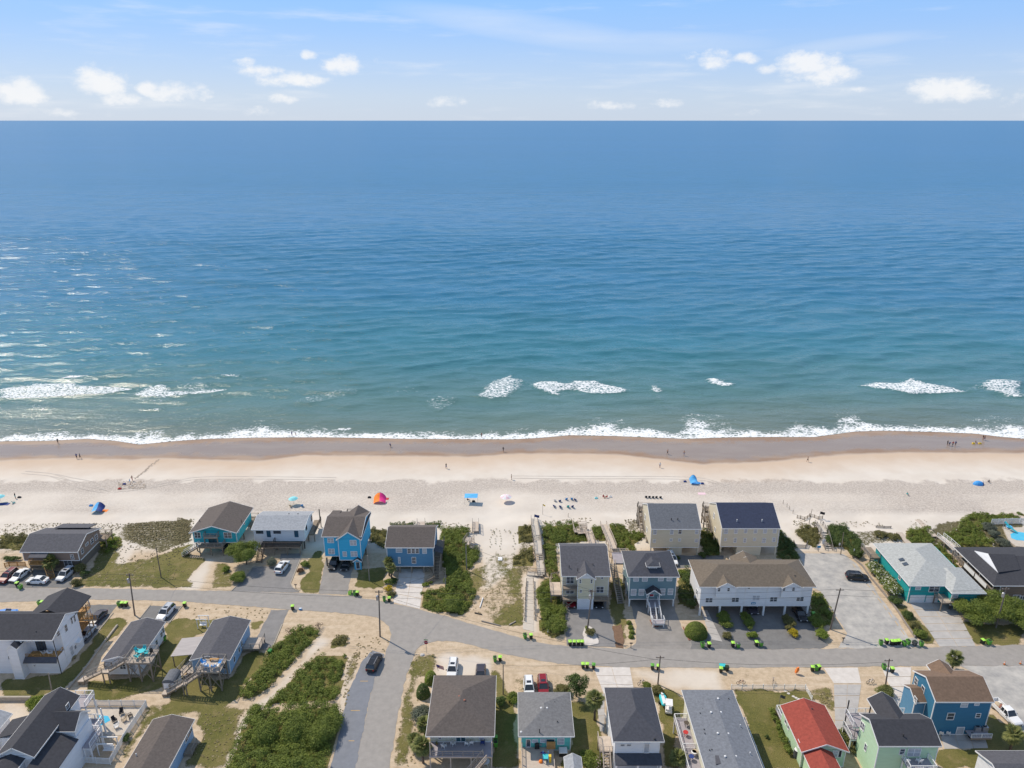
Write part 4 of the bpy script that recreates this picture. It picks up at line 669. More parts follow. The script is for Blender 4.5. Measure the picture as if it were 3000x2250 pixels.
# ================================================================ HOUSES
class House:
    def __init__(s, name, label, x, y, cat='house'): s.r = thing(name, label, cat, (x,y,0))
    def part(s, name, mt, fn, parent=None): b = MB(); fn(b); return b.build(name, mt, parent or s.r)
    def wall(s, x0, x1, y0, y1, z0, z1, mt, corners=True, name='wall'):
        o = s.part(name, mt, lambda b: b.box(x0,x1,y0,y1,z0,z1))
        if corners:
            for x in (x0,x1): s.part('corner_board','trim',lambda b: b.box(x-.07 if x==x0 else x-.06, x+.06 if x==x0 else x+.07, y0-.03,y0+.1,z0+.01,z1-.005))
            s.part('base_board','trim',lambda b: b.box(x0+.07,x1-.07,y0-.025,y0+.05,z0-.02,z0+.14))
        return o
    def gable(s, x0, x1, y0, y1, ze, zr, mt, axis='x', rid=None, ov=.45, ovg=.3, wm=None, ze2=None, th=.16, name='roof', rake=True):
        """pitched roof over the wall rectangle; axis = direction of the ridge"""
        ze2 = ze if ze2 is None else ze2; b = MB()
        if axis == 'x': m0 = (y0+y1)/2 if rid is None else rid; f = lambda a, t, z: (a,t,z); A0, A1, T0, T1 = x0-ovg, x1+ovg, y0, y1
        else: m0 = (x0+x1)/2 if rid is None else rid; f = lambda a, t, z: (t,a,z); A0, A1, T0, T1 = y0-ovg, y1+ovg, x0, x1
        s0 = (zr-ze)/(m0-T0); s1 = (zr-ze2)/(T1-m0); e0 = (T0-ov, ze-s0*ov); e1 = (T1+ov, ze2-s1*ov)
        sec = [(e0[0],e0[1]),(m0,zr),(e1[0],e1[1]),(e1[0],e1[1]+th),(m0,zr+th),(e0[0],e0[1]+th)]
        b.loft([[f(A0,*p) for p in sec],[f(A1,*p) for p in sec]]) if True else 0
        # split the concave end caps into quads
        b.f = b.f[:-2]; b.m = b.m[:-2]; n0 = len(b.v)-12
        for k in (0,6): b.add([b.v[n0+k+i] for i in (0,1,4,5)],[(0,1,2,3)]); b.add([b.v[n0+k+i] for i in (1,2,3,4)],[(0,1,2,3)])
        o = b.build(name, mt, s.r)
        if wm:
            for a, d in ((A0+ovg,.12),(A1-ovg,-.12)):
                g = MB(); tri = [(T0,ze+.0),(T1,ze2+.0),(m0,zr-.015)]; g.loft([[f(a,*p) for p in tri],[f(a+d,*p) for p in tri]]); g.build('gable_wall', wm, s.r)
        if rake:
            g = MB(); tm = .1
            for a in (A0-.02,A1+.02):
                g.beam(f(a,e0[0],e0[1]+.06),f(a,m0,zr+.06),.05,.2); g.beam(f(a,m0,zr+.06),f(a,e1[0],e1[1]+.06),.05,.2)
            g.beam(f(A0,e0[0]-.02,e0[1]+.05),f(A1,e0[0]-.02,e0[1]+.05),.05,.2); g.beam(f(A0,e1[0]+.02,e1[1]+.05),f(A1,e1[0]+.02,e1[1]+.05),.05,.2); g.build('fascia','trim',s.r)
        return o
    def hip(s, x0, x1, y0, y1, ze, zr, mt, r0, r1, th=.18, trim='trim', name='roof'):
        """hip roof on the eave rectangle, ridge from r0 to r1 (x,y)"""
        b = MB(); V = [(x0,y0,ze),(x1,y0,ze),(x1,y1,ze),(x0,y1,ze),(x0,y0,ze+th),(x1,y0,ze+th),(x1,y1,ze+th),(x0,y1,ze+th),(r0[0],r0[1],zr),(r1[0],r1[1],zr)]
        if abs(r1[0]-r0[0]) > abs(r1[1]-r0[1]): fs = [(4,5,9,8),(5,6,9),(6,7,8,9),(7,4,8)]
        else: fs = [(4,5,8),(5,6,9,8),(6,7,9),(7,4,8,9)]
        b.add(V, fs+[(0,3,2,1),(0,1,5,4),(1,2,6,5),(2,3,7,6),(3,0,4,7)]); o = b.build(name, mt, s.r)
        g = MB(); e = .025
        for p, q in (((x0,y0-e),(x1,y0-e)),((x1+e,y0),(x1+e,y1)),((x0-e,y0),(x0-e,y1))): g.beam(p+(ze+th/2-.01,),q+(ze+th/2-.01,),.05,th)
        g.build('fascia',trim,s.r); return o
    def slab(s, name, mt, pts, th=.14):
        """sloped panel from four corner points"""
        b = MB(); n = len(pts); b.add(list(pts)+[(p[0],p[1],p[2]-th) for p in pts], [tuple(range(n)),tuple(range(n,2*n))[::-1]]+[((i+1) % n,i,n+i,n+(i+1) % n) for i in range(n)]); return b.build(name, mt, s.r)
    def winF(s, zn, rects, Y, glass='glass', frame='trim', mull=1, name='window'):
        for q in rects:
            x0, z1 = W(zn,q[0],q[1],Y); x1, z0 = W(zn,q[2],q[3],Y); mu = q[4] if len(q) > 4 else mull; gl = q[5] if len(q) > 5 else glass
            s.win('F', (x0+x1)/2, (z0+z1)/2, abs(x1-x0), abs(z1-z0), Y, gl, frame, mu, name)
    def winS(s, zn, cs, X, side, w_=.8, h=1.1, glass='glass', frame='trim', mull=0):
        for q in cs: y, z = S(zn,q[0],q[1],X); s.win(side, y, z, q[2] if len(q) > 2 else w_, q[3] if len(q) > 3 else h, X, glass, frame, mull)
    def win(s, face, u, z, wd, h, P, glass='glass', frame='trim', mull=1, name='window'):
        """face F (towards the street), B, L or R; P is the wall plane"""
        sg = -1 if face in 'FL' else 1
        def bx(b, u0, u1, d0, d1, z0, z1):
            a, c = sorted((P+sg*d0, P+sg*d1))
            if face in 'FB': b.box(u0,u1,a,c,z0,z1)
            else: b.box(a,c,u0,u1,z0,z1)
        t = .09; b = MB(); u0, u1, z0, z1 = u-wd/2, u+wd/2, z-h/2, z+h/2
        bx(b,u0-t,u0,0.004,.07,z0-t,z1+t); bx(b,u1,u1+t,0.004,.07,z0-t,z1+t); bx(b,u0,u1,0.004,.07,z1,z1+t); bx(b,u0,u1,0.004,.09,z0-t,z0)
        for k in range(mull): c = u0+(k+1)*wd/(mull+1); bx(b,c-.04,c+.04,.025,.06,z0,z1)
        if name == 'window': bx(b,u0,u1,.027,.05,z-.025,z+.025)
        fr = b.build(name, frame, s.r); g = MB(); bx(g,u0,u1,.006,.022,z0,z1); g.build('pane' if name == 'window' else 'leaf', glass, fr)
    def posts(s, pts, z1, mt='wood', w_=.22, z0=0., name='pile'):
        for x, y in pts: s.part(name, mt, lambda b: b.box(x-w_/2,x+w_/2,y-w_/2,y+w_/2,z0,z1))
    def rail(s, path, mt='trim', h=1.0, bal=True, sp=1.6, name='railing', parent=None):
        b = MB()
        for p, q in zip(path, path[1:]):
            p = Vector(p); q = Vector(q); up = Vector((0,0,h)); b.beam(p+up,q+up,.09,.06); b.beam(p+up*.14,q+up*.14,.05,.05); n = max(1,round((q-p).length/sp))
            for k in range(n+1): c = p+(q-p)*k/n; b.beam(c,c+up,.09)
            if bal:
                m_ = max(2,int((q-p).length/.24))
                for k in range(1,m_): c = p+(q-p)*k/m_; b.beam(c+up*.14,c+up,.03)
            else: b.beam(p+up*.55,q+up*.55,.04,.06)
        return b.build(name, mt, parent or s.r)
    def deck(s, x0, x1, y0, y1, z, mt='wood_pale', sides='', rmt='trim', posts=True, pm='wood', bal=True, h=1.0):
        s.part('deck','wood_pale' if mt is None else mt,lambda b: b.box(x0,x1,y0,y1,z-.12,z)); s.part('deck_joist',pm,lambda b: b.box(x0+.03,x1-.03,y0+.03,y0+.12,z-.38,z-.125)); s.part('deck_joist',pm,lambda b: b.box(x0+.03,x1-.03,y1-.12,y1-.03,z-.38,z-.125))
        C = {'F':((x0,y0+.05,z),(x1,y0+.05,z)),'B':((x0,y1-.05,z),(x1,y1-.05,z)),'L':((x0+.05,y0,z),(x0+.05,y1,z)),'R':((x1-.05,y0,z),(x1-.05,y1,z))}
        for k in sides: s.rail(C[k], rmt, h, bal)
        if posts:
            n = max(1,round((x1-x0)/3.2)); s.posts([(x0+.15+(x1-x0-.3)*k/n,y) for k in range(n+1) for y in (y0+.15,)+((y1-.15,) if y1-y0 > 2 else ())], z-.385, pm, .18, name='post')
    def stair(s, p, q, w_=1.1, mt='wood_pale', rmt=None, n=None, rails=2, smt='wood'):
        """flight from the top p to the foot q"""
        p = Vector(p); q = Vector(q); d = q-p; n = n or max(3,int(abs(d.z)/.2)); hd = Vector((d.x,d.y,0)).normalized(); sd_ = Vector((-hd.y,hd.x,0)); run = Vector((d.x,d.y,0)).length/n
        for k in range(n):
            c = p+d*((k+.5)/n); b = MB(); c.z = p.z+d.z*(k+1)/n; b.beam(c-sd_*w_/2,c+sd_*w_/2,run*.92,.05); b.build('tread', mt, s.r)
        b = MB(); lo = Vector((0,0,-.14))
        for sg in (-1,1): b.beam(p+sd_*sg*w_/2+lo,q+sd_*sg*w_/2+lo,.06,.26)
        b.build('stringer', smt, s.r)
        for sg in (-1,1)[:rails]: s.rail([p+sd_*sg*(w_/2+.05),q+sd_*sg*(w_/2+.05)], rmt or mt, .95, bal=False, sp=1.5, name='handrail')
    def vents(s, zn, pts, Z, mt='vent', r=.16):
        for x, y in pts: 
            p = G(zn,x,y,Z); s.part('roof_vent', mt, lambda b: (b.cyl((p[0],p[1],Z-.6),(p[0],p[1],Z+.12),r*.7,r*.7,8), b.dome((p[0],p[1],Z+.12),r,r,r*.6,8,3)))
def ac_unit(label, x, y, z=0, group=None):
    r = thing('air_conditioner', label, 'air conditioner', (x,y,z), 0, group); b = MB(); b.box(-.45,.45,-.45,.45,0,.85); b.build('case','metal',r,local=True); b = MB(); b.cyl((0,0,.85),(0,0,.9),.36,.36,12); b.build('fan_grille','plastic_black',r,local=True)
def build_houses_row():
    # --- brown house
    h = House('beach_house','brown sided beach house with grey shingle roof and palm in front',-102.5,140.9); X0, X1 = -108.9, -96.6
    h.wall(X0,X1,140.9,150,2.3,4.9,'w_brown'); h.wall(X0+.5,X1-.2,141.6,149.5,0,2.27,'w_timber',False,'lower_wall'); h.gable(X0,X1,140.9,150,4.9,6.7,'roof_grey','x',144.8,wm='w_brown',ze2=5.0)
    h.slab('rear_roof','roof_grey',[(-106.3,149,5.9),(-98.3,149,5.9),(-98.3,152.4,5.0),(-106.3,152.4,5.0)])
    h.slab('porch_roof','roof_grey',[(-106.8,139.3,4.15),(-102.9,139.3,4.15),(-102.9,141.2,4.75),(-106.8,141.2,4.75)]); h.deck(-107,-103,139.4,140.85,2.3,'wood_new','FL','wood_new'); h.stair((-103.2,139.6,2.3),(-101.2,137.3,0),1.2,'wood_new')
    h.winF(1,[(815,570,857,622)],140.9); h.winS(1,[(950,530),(1003,450,1.1,.5),(1062,415,1,1),(1112,370,1,1.1)],X1,'R'); h.deck(X1-1.5,X1+1.7,149,152,2.6,'wood','RB','wood'); h.win('F',-99.8,1.3,1.6,1.6,141.6,'glass','trim',1)
    h.part('lower_band','trim',lambda b: b.box(X1-.2,X1-.12,141.6,149.5,1.9,2.2))
    # --- turquoise gable house
    h = House('beach_house','turquoise gabled beach house with brown roof and front balcony',-68.9,148); h.wall(-73.9,-63.9,148.1,158.2,2.45,5.65,'w_turq'); h.gable(-73.9,-63.9,148.1,158.2,5.55,7.2,'roof_brown','y',wm='w_turq',ov=.5,ovg=.8)
    h.posts([(x,y) for x in (-73.6,-70.5,-67.3,-64.2) for y in (148.4,153,157.8)],2.45); h.winF(3,[(195,475,270,535),(535,475,628,535)],148.1); h.deck(-72.2,-66.6,146.2,148.0,2.45,'wood','FR','wood_old'); h.deck(-71,-67.8,146.9,148.0,4.55,'wood_pale','FLR','wood_old',posts=False); h.posts([(-70.9,147.0),(-67.9,147.0)],4.2,z0=2.45,name='post')
    h.win('F',-69.4,3.55,1.9,1.9,148.1,'glass_teal','trim_dark',1,'door'); h.stair((-72.3,146.8,2.45),(-76.2,146.6,.1),1.1,'wood','trim'); h.vents(3,[(580,175),(457,335)],6.9); h.winS(3,[(770,360,.6,.8),(705,450,.6,.8)],-63.9,'R'); h.vents(3,[(610,330),(738,330),(255,330),(290,418)],6.3,'vent_dark',.09)
    h.deck(-66.5,-62.6,155.5,159.8,2.6,'wood','RB','wood')
    # --- white cottage pale roof
    h = House('beach_house','white beach cottage with pale grey roof and dark timber deck',-54.2,149); h.wall(-60.1,-48.4,149,156.4,2.35,5.65,'w_white'); h.gable(-60.1,-48.4,149,156.4,5.7,6.75,'roof_light','x',152.9,wm='w_white',ov=.6)
    h.posts([(x,y) for x in (-59.8,-56,-52.3,-48.7) for y in (149.3,152.7,156)],2.35,'wood_dark'); h.winF(3,[(910,447,990,482),(1112,447,1193,482)],149,'glass','trim_dark'); h.winF(3,[(1032,447,1078,522),(1352,447,1398,522)],149,'trim_blue','trim_blue',0,'door')
    h.winS(3,[(1550,310,.9,1),(1490,420,.8,.9)],-48.4,'R','glass','glass','trim_dark') if False else h.winS(3,[(1550,310,.9,1),(1490,420,.8,.9)],-48.4,'R',.9,1,'glass','trim_dark')
    h.deck(-58.2,-48.9,146.6,148.95,2.35,'wood_dark','F','wood_dark'); h.stair((-57.6,146.7,2.35),(-57.6,143.6,0),1.1,'wood','wood_dark'); h.rail([(-55.3,146.65,2.35),(-55.3,148.9,2.35)],'wood_dark'); h.vents(3,[(1290,262),(1395,262)],6.5,'vent_dark',.16); h.deck(-48.6,-46.9,152,158.5,2.4,'wood','R','wood_dark'); h.posts([(-47.1,158.2)],5.6,z0=2.4,name='post')
    h.part('lattice_wall','w_white',lambda b: b.box(-60.05,-57.2,149.1,149.2,.4,2.33))
    # --- bright blue house
    h = House('beach_house','bright blue two storey house on piles with brown cross gabled roof',-37.8,141.3); h.wall(-42,-38.6,142.2,152.5,2.6,8.0,'w_blue'); h.wall(-38.58,-33.7,141.3,152.6,2.15,7.7,'w_blue')
    h.gable(-42,-33.7,142.2,152.5,7.95,9.5,'roof_brown','x',147.6,wm='w_blue'); h.gable(-38.58,-33.7,141.3,152.8,7.65,9.42,'roof_brown','y',-36.2,wm='w_blue',ov=.35,name='cross_roof'); h.slab('valley_roof','roof_brown',[(-42.3,150.5,8.75),(-40.2,150.5,8.75),(-40.2,153,8.2),(-42.3,153,8.2)])
    h.posts([(x,y) for x in (-41.8,-38.4,-36.3,-33.9) for y in (142.4,147,152.2)],2.15,'wood',.3); h.winF(3,[(1737,542,1808,590),(1747,664,1818,720)],142.2,'blind'); h.winF(3,[(1997,564,2070,620),(1914,697,1958,748,0),(2007,694,2080,748)],141.3,'blind')
    h.wall(-35.3,-33.75,140.9,141.28,0,2.1,'w_blue',False,'entry_wall'); h.gable(-35.3,-33.75,140.7,141.25,2.25,2.85,'roof_dark','y',ov=.2,ovg=.15,wm='w_blue',name='entry_roof'); h.win('F',-34.5,1.1,.75,1.7,140.9,'glass','trim',0,'door'); h.deck(-39.5,-36.5,152.9,155.5,6.2,'wood','BLR','wood_dark'); h.winS(5,[(150,430,.8,1)],-33.7,'R')
    # --- slate blue cottage
    h = House('beach_house','slate blue cottage on piles with dark grey roof and skylight',-22.4,139.4); h.wall(-27.5,-17.35,139.4,148.2,1.8,6.9,'w_steel'); h.gable(-27.5,-17.35,139.4,148.2,6.9,8.95,'roof_brown','x',143.9,wm='w_steel',ov=.35)
    h.posts([(x,y) for x in (-27.3,-24.9,-22.3,-19.6,-17.6) for y in (139.7,144,147.9)],1.8,'wood',.28); h.winF(5,[(477,502,543,543,0,'blind'),(607,502,648,556,0),(656,502,694,556,0),(702,502,740,556,0),(782,502,828,556,0,'blind'),(659,603,705,672,0),(503,603,525,672,0,'blind')],139.4)
    for x in (-27.2,-19.4):
        for d in (0,1): h.part('brace','wood',lambda b: b.beam((x,139.72,.2 if d else 1.7),(x+1.9,139.72,1.7 if d else .2),.12))
    p = G(5,811,362,8.0); h.slab('skylight','blind',[(p[0]-.4,p[1]-.75,7.72),(p[0]+.4,p[1]-.75,7.72),(p[0]+.4,p[1]+.75,8.42),(p[0]-.4,p[1]+.75,8.42)],.2); h.vents(5,[(482,318)],8.2,'vent_dark',.12)
    h.deck(-17.3,-15.6,140.5,147.5,3.6,'wood','R','wood'); h.stair((-16.5,140.6,3.6),(-16.6,136.6,.6),1.2,'wood_dark','wood'); h.slab('stair_roof','roof_slate',[(-17.3,140.3,5.4),(-15.4,140.3,4.6),(-15.4,142.6,4.6),(-17.3,142.6,5.4)]); h.stair((-17.0,136.6,.6),(-18.6,135.8,.0),.9,'wood')
    # --- cream house with balconies
    h = House('beach_house','cream three storey house with balconies and charcoal roof',15,126.6); h.wall(10.4,19.8,127.9,137.6,2.1,7.6,'w_creamy'); h.wall(13.4,16.7,126.6,127.88,2.5,7.5,'w_cream'); h.wall(13.4,16.7,126.65,130,0,2.48,'w_white',False,'lower_wall'); h.gable(10.4,19.8,127.9,137.6,7.55,9.95,'roof_coal','x',134.6,wm='w_creamy',ze2=8.6,ov=.5)
    h.gable(13.4,16.7,126.6,131.5,7.5,8.75,'roof_coal','y',wm='w_white',ov=.3,name='cross_roof',ovg=.25); h.posts([(x,y) for x in (10.6,19.6) for y in (126.75,131,137.3)],2.1,'wood',.25); h.winF(7,[(395,945,475,1022),(392,1072,475,1138),(742,1060,820,1128),(796,937,818,968,0)],127.9,'glass'); h.winF(7,[(546,977,561,1018,0),(676,977,691,1018,0),(550,1097,569,1128,0),(665,1097,684,1128,0)],126.6)
    h.deck(10.4,13.35,126.6,127.85,2.35,'wood','F','wood_old',posts=False); h.deck(10.4,13.35,126.6,127.85,5.0,'wood','F','wood_old',posts=False); h.deck(16.75,19.8,126.6,127.85,2.35,'wood','F','wood_old',posts=False); h.vents(7,[(425,820),(525,855),(700,800)],8.7,'vent_dark',.1); h.deck(8.0,10.3,128.5,133,2.2,'wood_pale','LF','wood_pale'); h.winS(7,[(290,640,.6,.9)],10.4,'L')
    h.part('brace','wood',lambda b: (b.beam((10.7,126.8,.1),(12.6,126.8,1.9),.12), b.beam((10.7,126.85,1.9),(12.6,126.85,.1),.12)))
    # --- grey blue house
    h = House('beach_house','grey blue two storey house with red door and dark hip roof',28.9,127.6); h.wall(24.1,33.6,127.6,136.2,1.75,7.4,'w_greyblue'); h.hip(23.6,34.1,127.1,136.7,7.4,10.1,'roof_slate',(27.9,131.9),(29.8,131.9))
    h.posts([(x,y) for x in (24.3,33.4) for y in (127.8,132,136)]+[(27,131),(31,131)],1.75,'trim',.3); h.winF(7,[(1174,945,1223,995,0,'blind'),(1275,945,1326,995,0,'blind'),(1460,942,1510,991,0,'blind'),(1560,942,1610,991,0,'blind'),(1144,1092,1194,1158,0,'blind'),(1235,1092,1286,1158,0,'blind'),(1480,1087,1528,1153,0,'blind'),(1572,1087,1620,1150,0,'blind')],127.6); h.winF(7,[(1359,1132,1400,1170)],127.6,'sign_red','trim',0,'door')
    h.gable(27.6,30.2,126.0,127.55,4.15,5.1,'roof_dark','y',ov=.25,ovg=.1,name='porch_roof',wm='w_greyblue'); h.deck(27.7,30.1,125.2,127.5,1.75,'composite','LR','trim',pm='trim'); h.posts([(27.75,126.1),(30.05,126.1)],4.1,'trim',.14,1.75,'post'); h.stair((28.5,125.3,1.75),(28.5,122.2,.25),1.0,'composite','trim'); h.deck(27.9,30.3,120.9,122.2,.9,'composite','FLR','trim',pm='trim'); h.rail([(29.9,122.2,.9),(29.9,125.2,1.75)],'trim')
    h.wall(28.0,29.8,127.5+1.3,131,8.2,9.0,'trim',False,'dormer_wall'); h.hip(27.5,30.3,128.4,131.4,9.0,9.75,'roof_slate',(28.9,129.4),(28.9,131.2),.1,name='dormer_roof'); h.win('F',28.9,8.62,1.3,.5,128.8,'blind','trim',2); h.winS(7,[(1050,880,.8,1.2),(1065,830,.8,1.2),(1085,1000,.8,1.2),(1100,1060,.8,1.2)],24.1,'L',.8,1.2,'blind')
    h.deck(22.2,25.8,136.9,141.2,4.3,'composite','BR','wood_pale'); h.vents(7,[(1510,735),(1208,710)],8.7,'vent',.1)
    # --- the two beige houses
    for nm, X0, X1, Y0, zf, ze, zr, rm, lb, zn, wins in (('a',31.9,43.1,146.6,2.05,7.15,10.1,'roof_bluegrey','beige two storey house with weathered blue grey roof at the beach',7,[(1402,397,1433,453,0,'blind'),(1597,397,1628,453,0,'blind'),(1692,397,1723,448,0,'glass'),(1887,395,1916,448,0,'blind'),(1592,507,1616,533,0,'blind'),(1690,507,1712,533,0,'blind'),(1397,517,1423,548,0,'blind'),(1882,512,1912,543,0,'blind')]),
        ('b',48.0,61.1,146.5,2.35,7.4,10.3,'roof_navy','beige two storey house with navy roof at the beach',9,[(642,390,676,445,0,'blind'),(760,390,790,443,0,'blind'),(874,390,900,438,0,'blind'),(987,390,1015,440,0,'blind'),(1097,390,1128,440,0,'blind'),(1207,392,1238,438,0,'blind'),(752,500,776,548,0,'blind'),(977,500,1001,528,0,'blind'),(1082,502,1113,550,0,'blind'),(1199,497,1226,538,0,'blind'),(642,502,663,528,0,'blind'),(867,502,888,548,0,'blind')])):
        h = House('beach_house',lb,(X0+X1)/2,Y0); h.wall(X0,X1,Y0,158,zf,ze,'w_beige'); h.gable(X0,X1,Y0,158,ze,zr,rm,'x',152.5,wm='w_beige',ov=.3,ovg=.12); h.winF(zn,wins,Y0)
        m0, m1 = (X0+4.4,X0+7.4) if nm == 'a' else (X0+3.9,X0+9.5); h.wall(m0,m1,Y0+.15,Y0+6,0,zf-.02,'w_beige',False,'lower_wall'); h.posts([(x,y) for x in (X0+.2,X1-.2) for y in (Y0+.25,152,157.7)],zf,'w_beige',.3)
        for z in (2.4,5.1): h.deck(X0-1.0,X0+3,158.05,160.4,z,'wood','BL','wood_old'); 
        h.posts([(X0-.8,160.2),(X0-.8,158.2)],6.6,'wood_old',.2,name='post'); h.stair((X0-.8,157.8,5.0),(X0-.8,152.8,2.3),.9,'wood','wood_old'); h.winS(zn,[((1305,255) if nm == 'a' else (522,240))+(.9,1.3),((1325,400) if nm == 'a' else (534,400))+(.9,1.1)],X0,'L',.9,1.2,'blind')
        h.vents(zn,[(1608,275),(1682,275)] if nm == 'a' else [(787,290),(1077,290)],8.6,'vent_dark' if nm == 'a' else 'vent',.13)
    # --- white townhouses
    h = House('townhouse','white townhouse block on columns with tan hip roof and two gables',49,124.5); h.wall(38,60.2,124.6,133.3,2.35,7.1,'w_white'); h.hip(37.4,60.8,124.1,133.8,7.1,9.3,'roof_tan',(42.4,129),(56.4,129)); h.gable(46.8,51.6,133.0,134.6,7.2,8.6,'roof_tan','y',ov=.4,wm='w_white',name='rear_gable')
    h.slab('rear_gable_roof','roof_tan',[(49.2,134.8,8.75),(49.2,130.3,8.75),(46.5,132.2,7.3),(46.3,134.8,7.3)]); h.slab('rear_gable_roof','roof_tan',[(49.2,130.3,8.76),(49.2,134.8,8.76),(52.1,134.8,7.3),(51.9,132.2,7.3)])
    for x0, x1 in ((40.9,44.75),(54.0,57.9)): h.wall(x0,x1,124.0,124.58,4.85,7.2,'w_white'); h.gable(x0,x1,124.0,128.0,7.15,8.25,'roof_tan','y',ov=.15,ovg=.2,wm='w_white',name='front_gable')
    h.winF(9,[(568,1077,589,1115,0),(678,1075,699,1113,0),(1319,1072,1341,1108,0),(1429,1069,1451,1108,0)],124.0); h.winF(9,[(427,1192,498,1241),(730,1189,803,1236),(972,1164,1043,1215,1,'blind'),(1174,1182,1245,1231),(1480,1180,1551,1226),(911,1069,934,1084,0)],124.6)
    h.posts([(x,y) for x in (38.2,42.2,46.6,51.1,55.4,60.0) for y in (124.8,129,133)]+[(42.8,127),(50.5,127),(59,127)],2.35,'trim',.35,name='column'); h.part('drainpipe','trim',lambda b: (b.beam((46.9,124.57,2.5),(46.9,124.57,7),.1), b.beam((51.3,124.57,2.5),(51.3,124.57,7),.1))); h.vents(9,[(588,880),(842,885),(948,885),(1160,878),(1263,875),(1457,938)],8.2,'vent_dark',.15); h.vents(9,[(1367,818)],8.8,'vent',.25)
    p = G(9,1368,878,8.3); h.part('satellite_dish','plastic_black',lambda b: b.dome((p[0],p[1],8.0),.45,.45,.35,10,3)); h.winS(9,[(325,1125,.9,1.1)],38,'L')
    x0, z1 = W(9,952,1242,124.6); x1, z0 = W(9,998,1263,124.6); sg = h.part('name_board','sign_blue',lambda b: b.box(x0,x1,124.5,124.58,z0,z1)); h.part('name_lettering','trim',lambda b: [b.box(x0+.12+k*(x1-x0-.3)/6,x0+.12+k*(x1-x0-.3)/6+.11,124.485,124.498,z0+.1,z1-.1) for k in (0,1,3,4,5)],sg)
    # --- teal house
    h = House('beach_house','teal house with pale hip roof and white garage doors',88.7,128.9); h.wall(82.6,91.5,128.9,144,0,4.35,'w_teal'); h.wall(89.9,95.6,126.4,143.6,1.2,4.3,'w_teal'); h.hip(82.0,95.2,128.4,144.6,4.35,6.3,'roof_pale',(88.6,135.0),(88.6,139.4)); h.hip(89.4,96.4,125.8,135,4.33,5.75,'roof_pale',(92.0,129.4),(92.0,133),name='wing_roof')
    h.winF(11,[(965,1052,1010,1093,0,'blind'),(1124,1052,1222,1118,1)],128.9); h.winF(11,[(1397,1135,1440,1183,0,'blind')],126.4); h.winF(11,[(902,1163,1048,1247),(1088,1168,1200,1247)],128.9,'plastic_white','trim',0,'garage_door'); h.deck(87.8,91.4,125.9,128.85,2.2,'wood_pale','FL','wood_old'); h.vents(11,[(915,690),(1045,690),(967,745),(1100,743),(1100,805)],5.7,'vent',.22)
    for x, y in ((795,747),(838,797)): p = G(11,x,y,5.3); h.slab('skylight','glass',[(p[0]-.45,p[1]-.45,5.2),(p[0]+.45,p[1]-.45,5.5),(p[0]+.45,p[1]+.45,5.5),(p[0]-.45,p[1]+.45,5.2)],.2)
    h.deck(80.2,82.5,141.5,146,2.6,'wood','LF','wood_old'); h.winS(11,[(775,950,.8,1.0)],82.6,'L'); h.posts([(90.2,126.7),(95.3,126.7),(92.8,126.7)],1.2,'wood_dark')
    # --- dark roofed house at the right
    h = House('beach_house','grey sided house with wide dark hip roof and banner decks',105,129); h.wall(101.6,122,129.2,142.6,.0,4.2,'w_timber'); h.hip(99.6,124,128.6,143.2,4.2,6.5,'roof_dark',(105.6,136.4),(118,136.4)); h.deck(99.7,101.55,128.8,142.8,2.3,'wood','L','wood_old'); h.slab('banner','fab_white',[(99.6,130.6,3.3),(99.6,134.6,3.3),(99.55,134.6,2.3),(99.55,130.6,2.3)],.02); h.slab('banner','fab_white',[(99.6,134.9,3.3),(99.6,138.6,3.3),(99.55,138.6,2.3),(99.55,134.9,2.3)],.02)
    h.slab('clerestory','w_white',[G(11,1640,645,5.5)+(5.5,),G(11,1800,680,7.0)+(7.0,),G(11,1915,895,5.5)+(5.5,)],.15); h.slab('clerestory_roof','roof_dark',[G(11,1800,680,7.04)+(7.04,),(108.6,136.6,6.7),(107.4,132.6,5.6),G(11,1915,895,5.54)+(5.54,)],.1); h.stair((100.4,128.9,2.3),(102.4,125.6,0),1.2,'wood_old'); h.winF(11,[(2090,1160,2150,1235,1),(2165,1170,2212,1240,1)],129.2); h.posts([(99.8,y) for y in (128.9,133.5,138,142.7)],4.2,'wood_old',.16,2.3,'post')
    h.win('R',136,3,1,1,122)
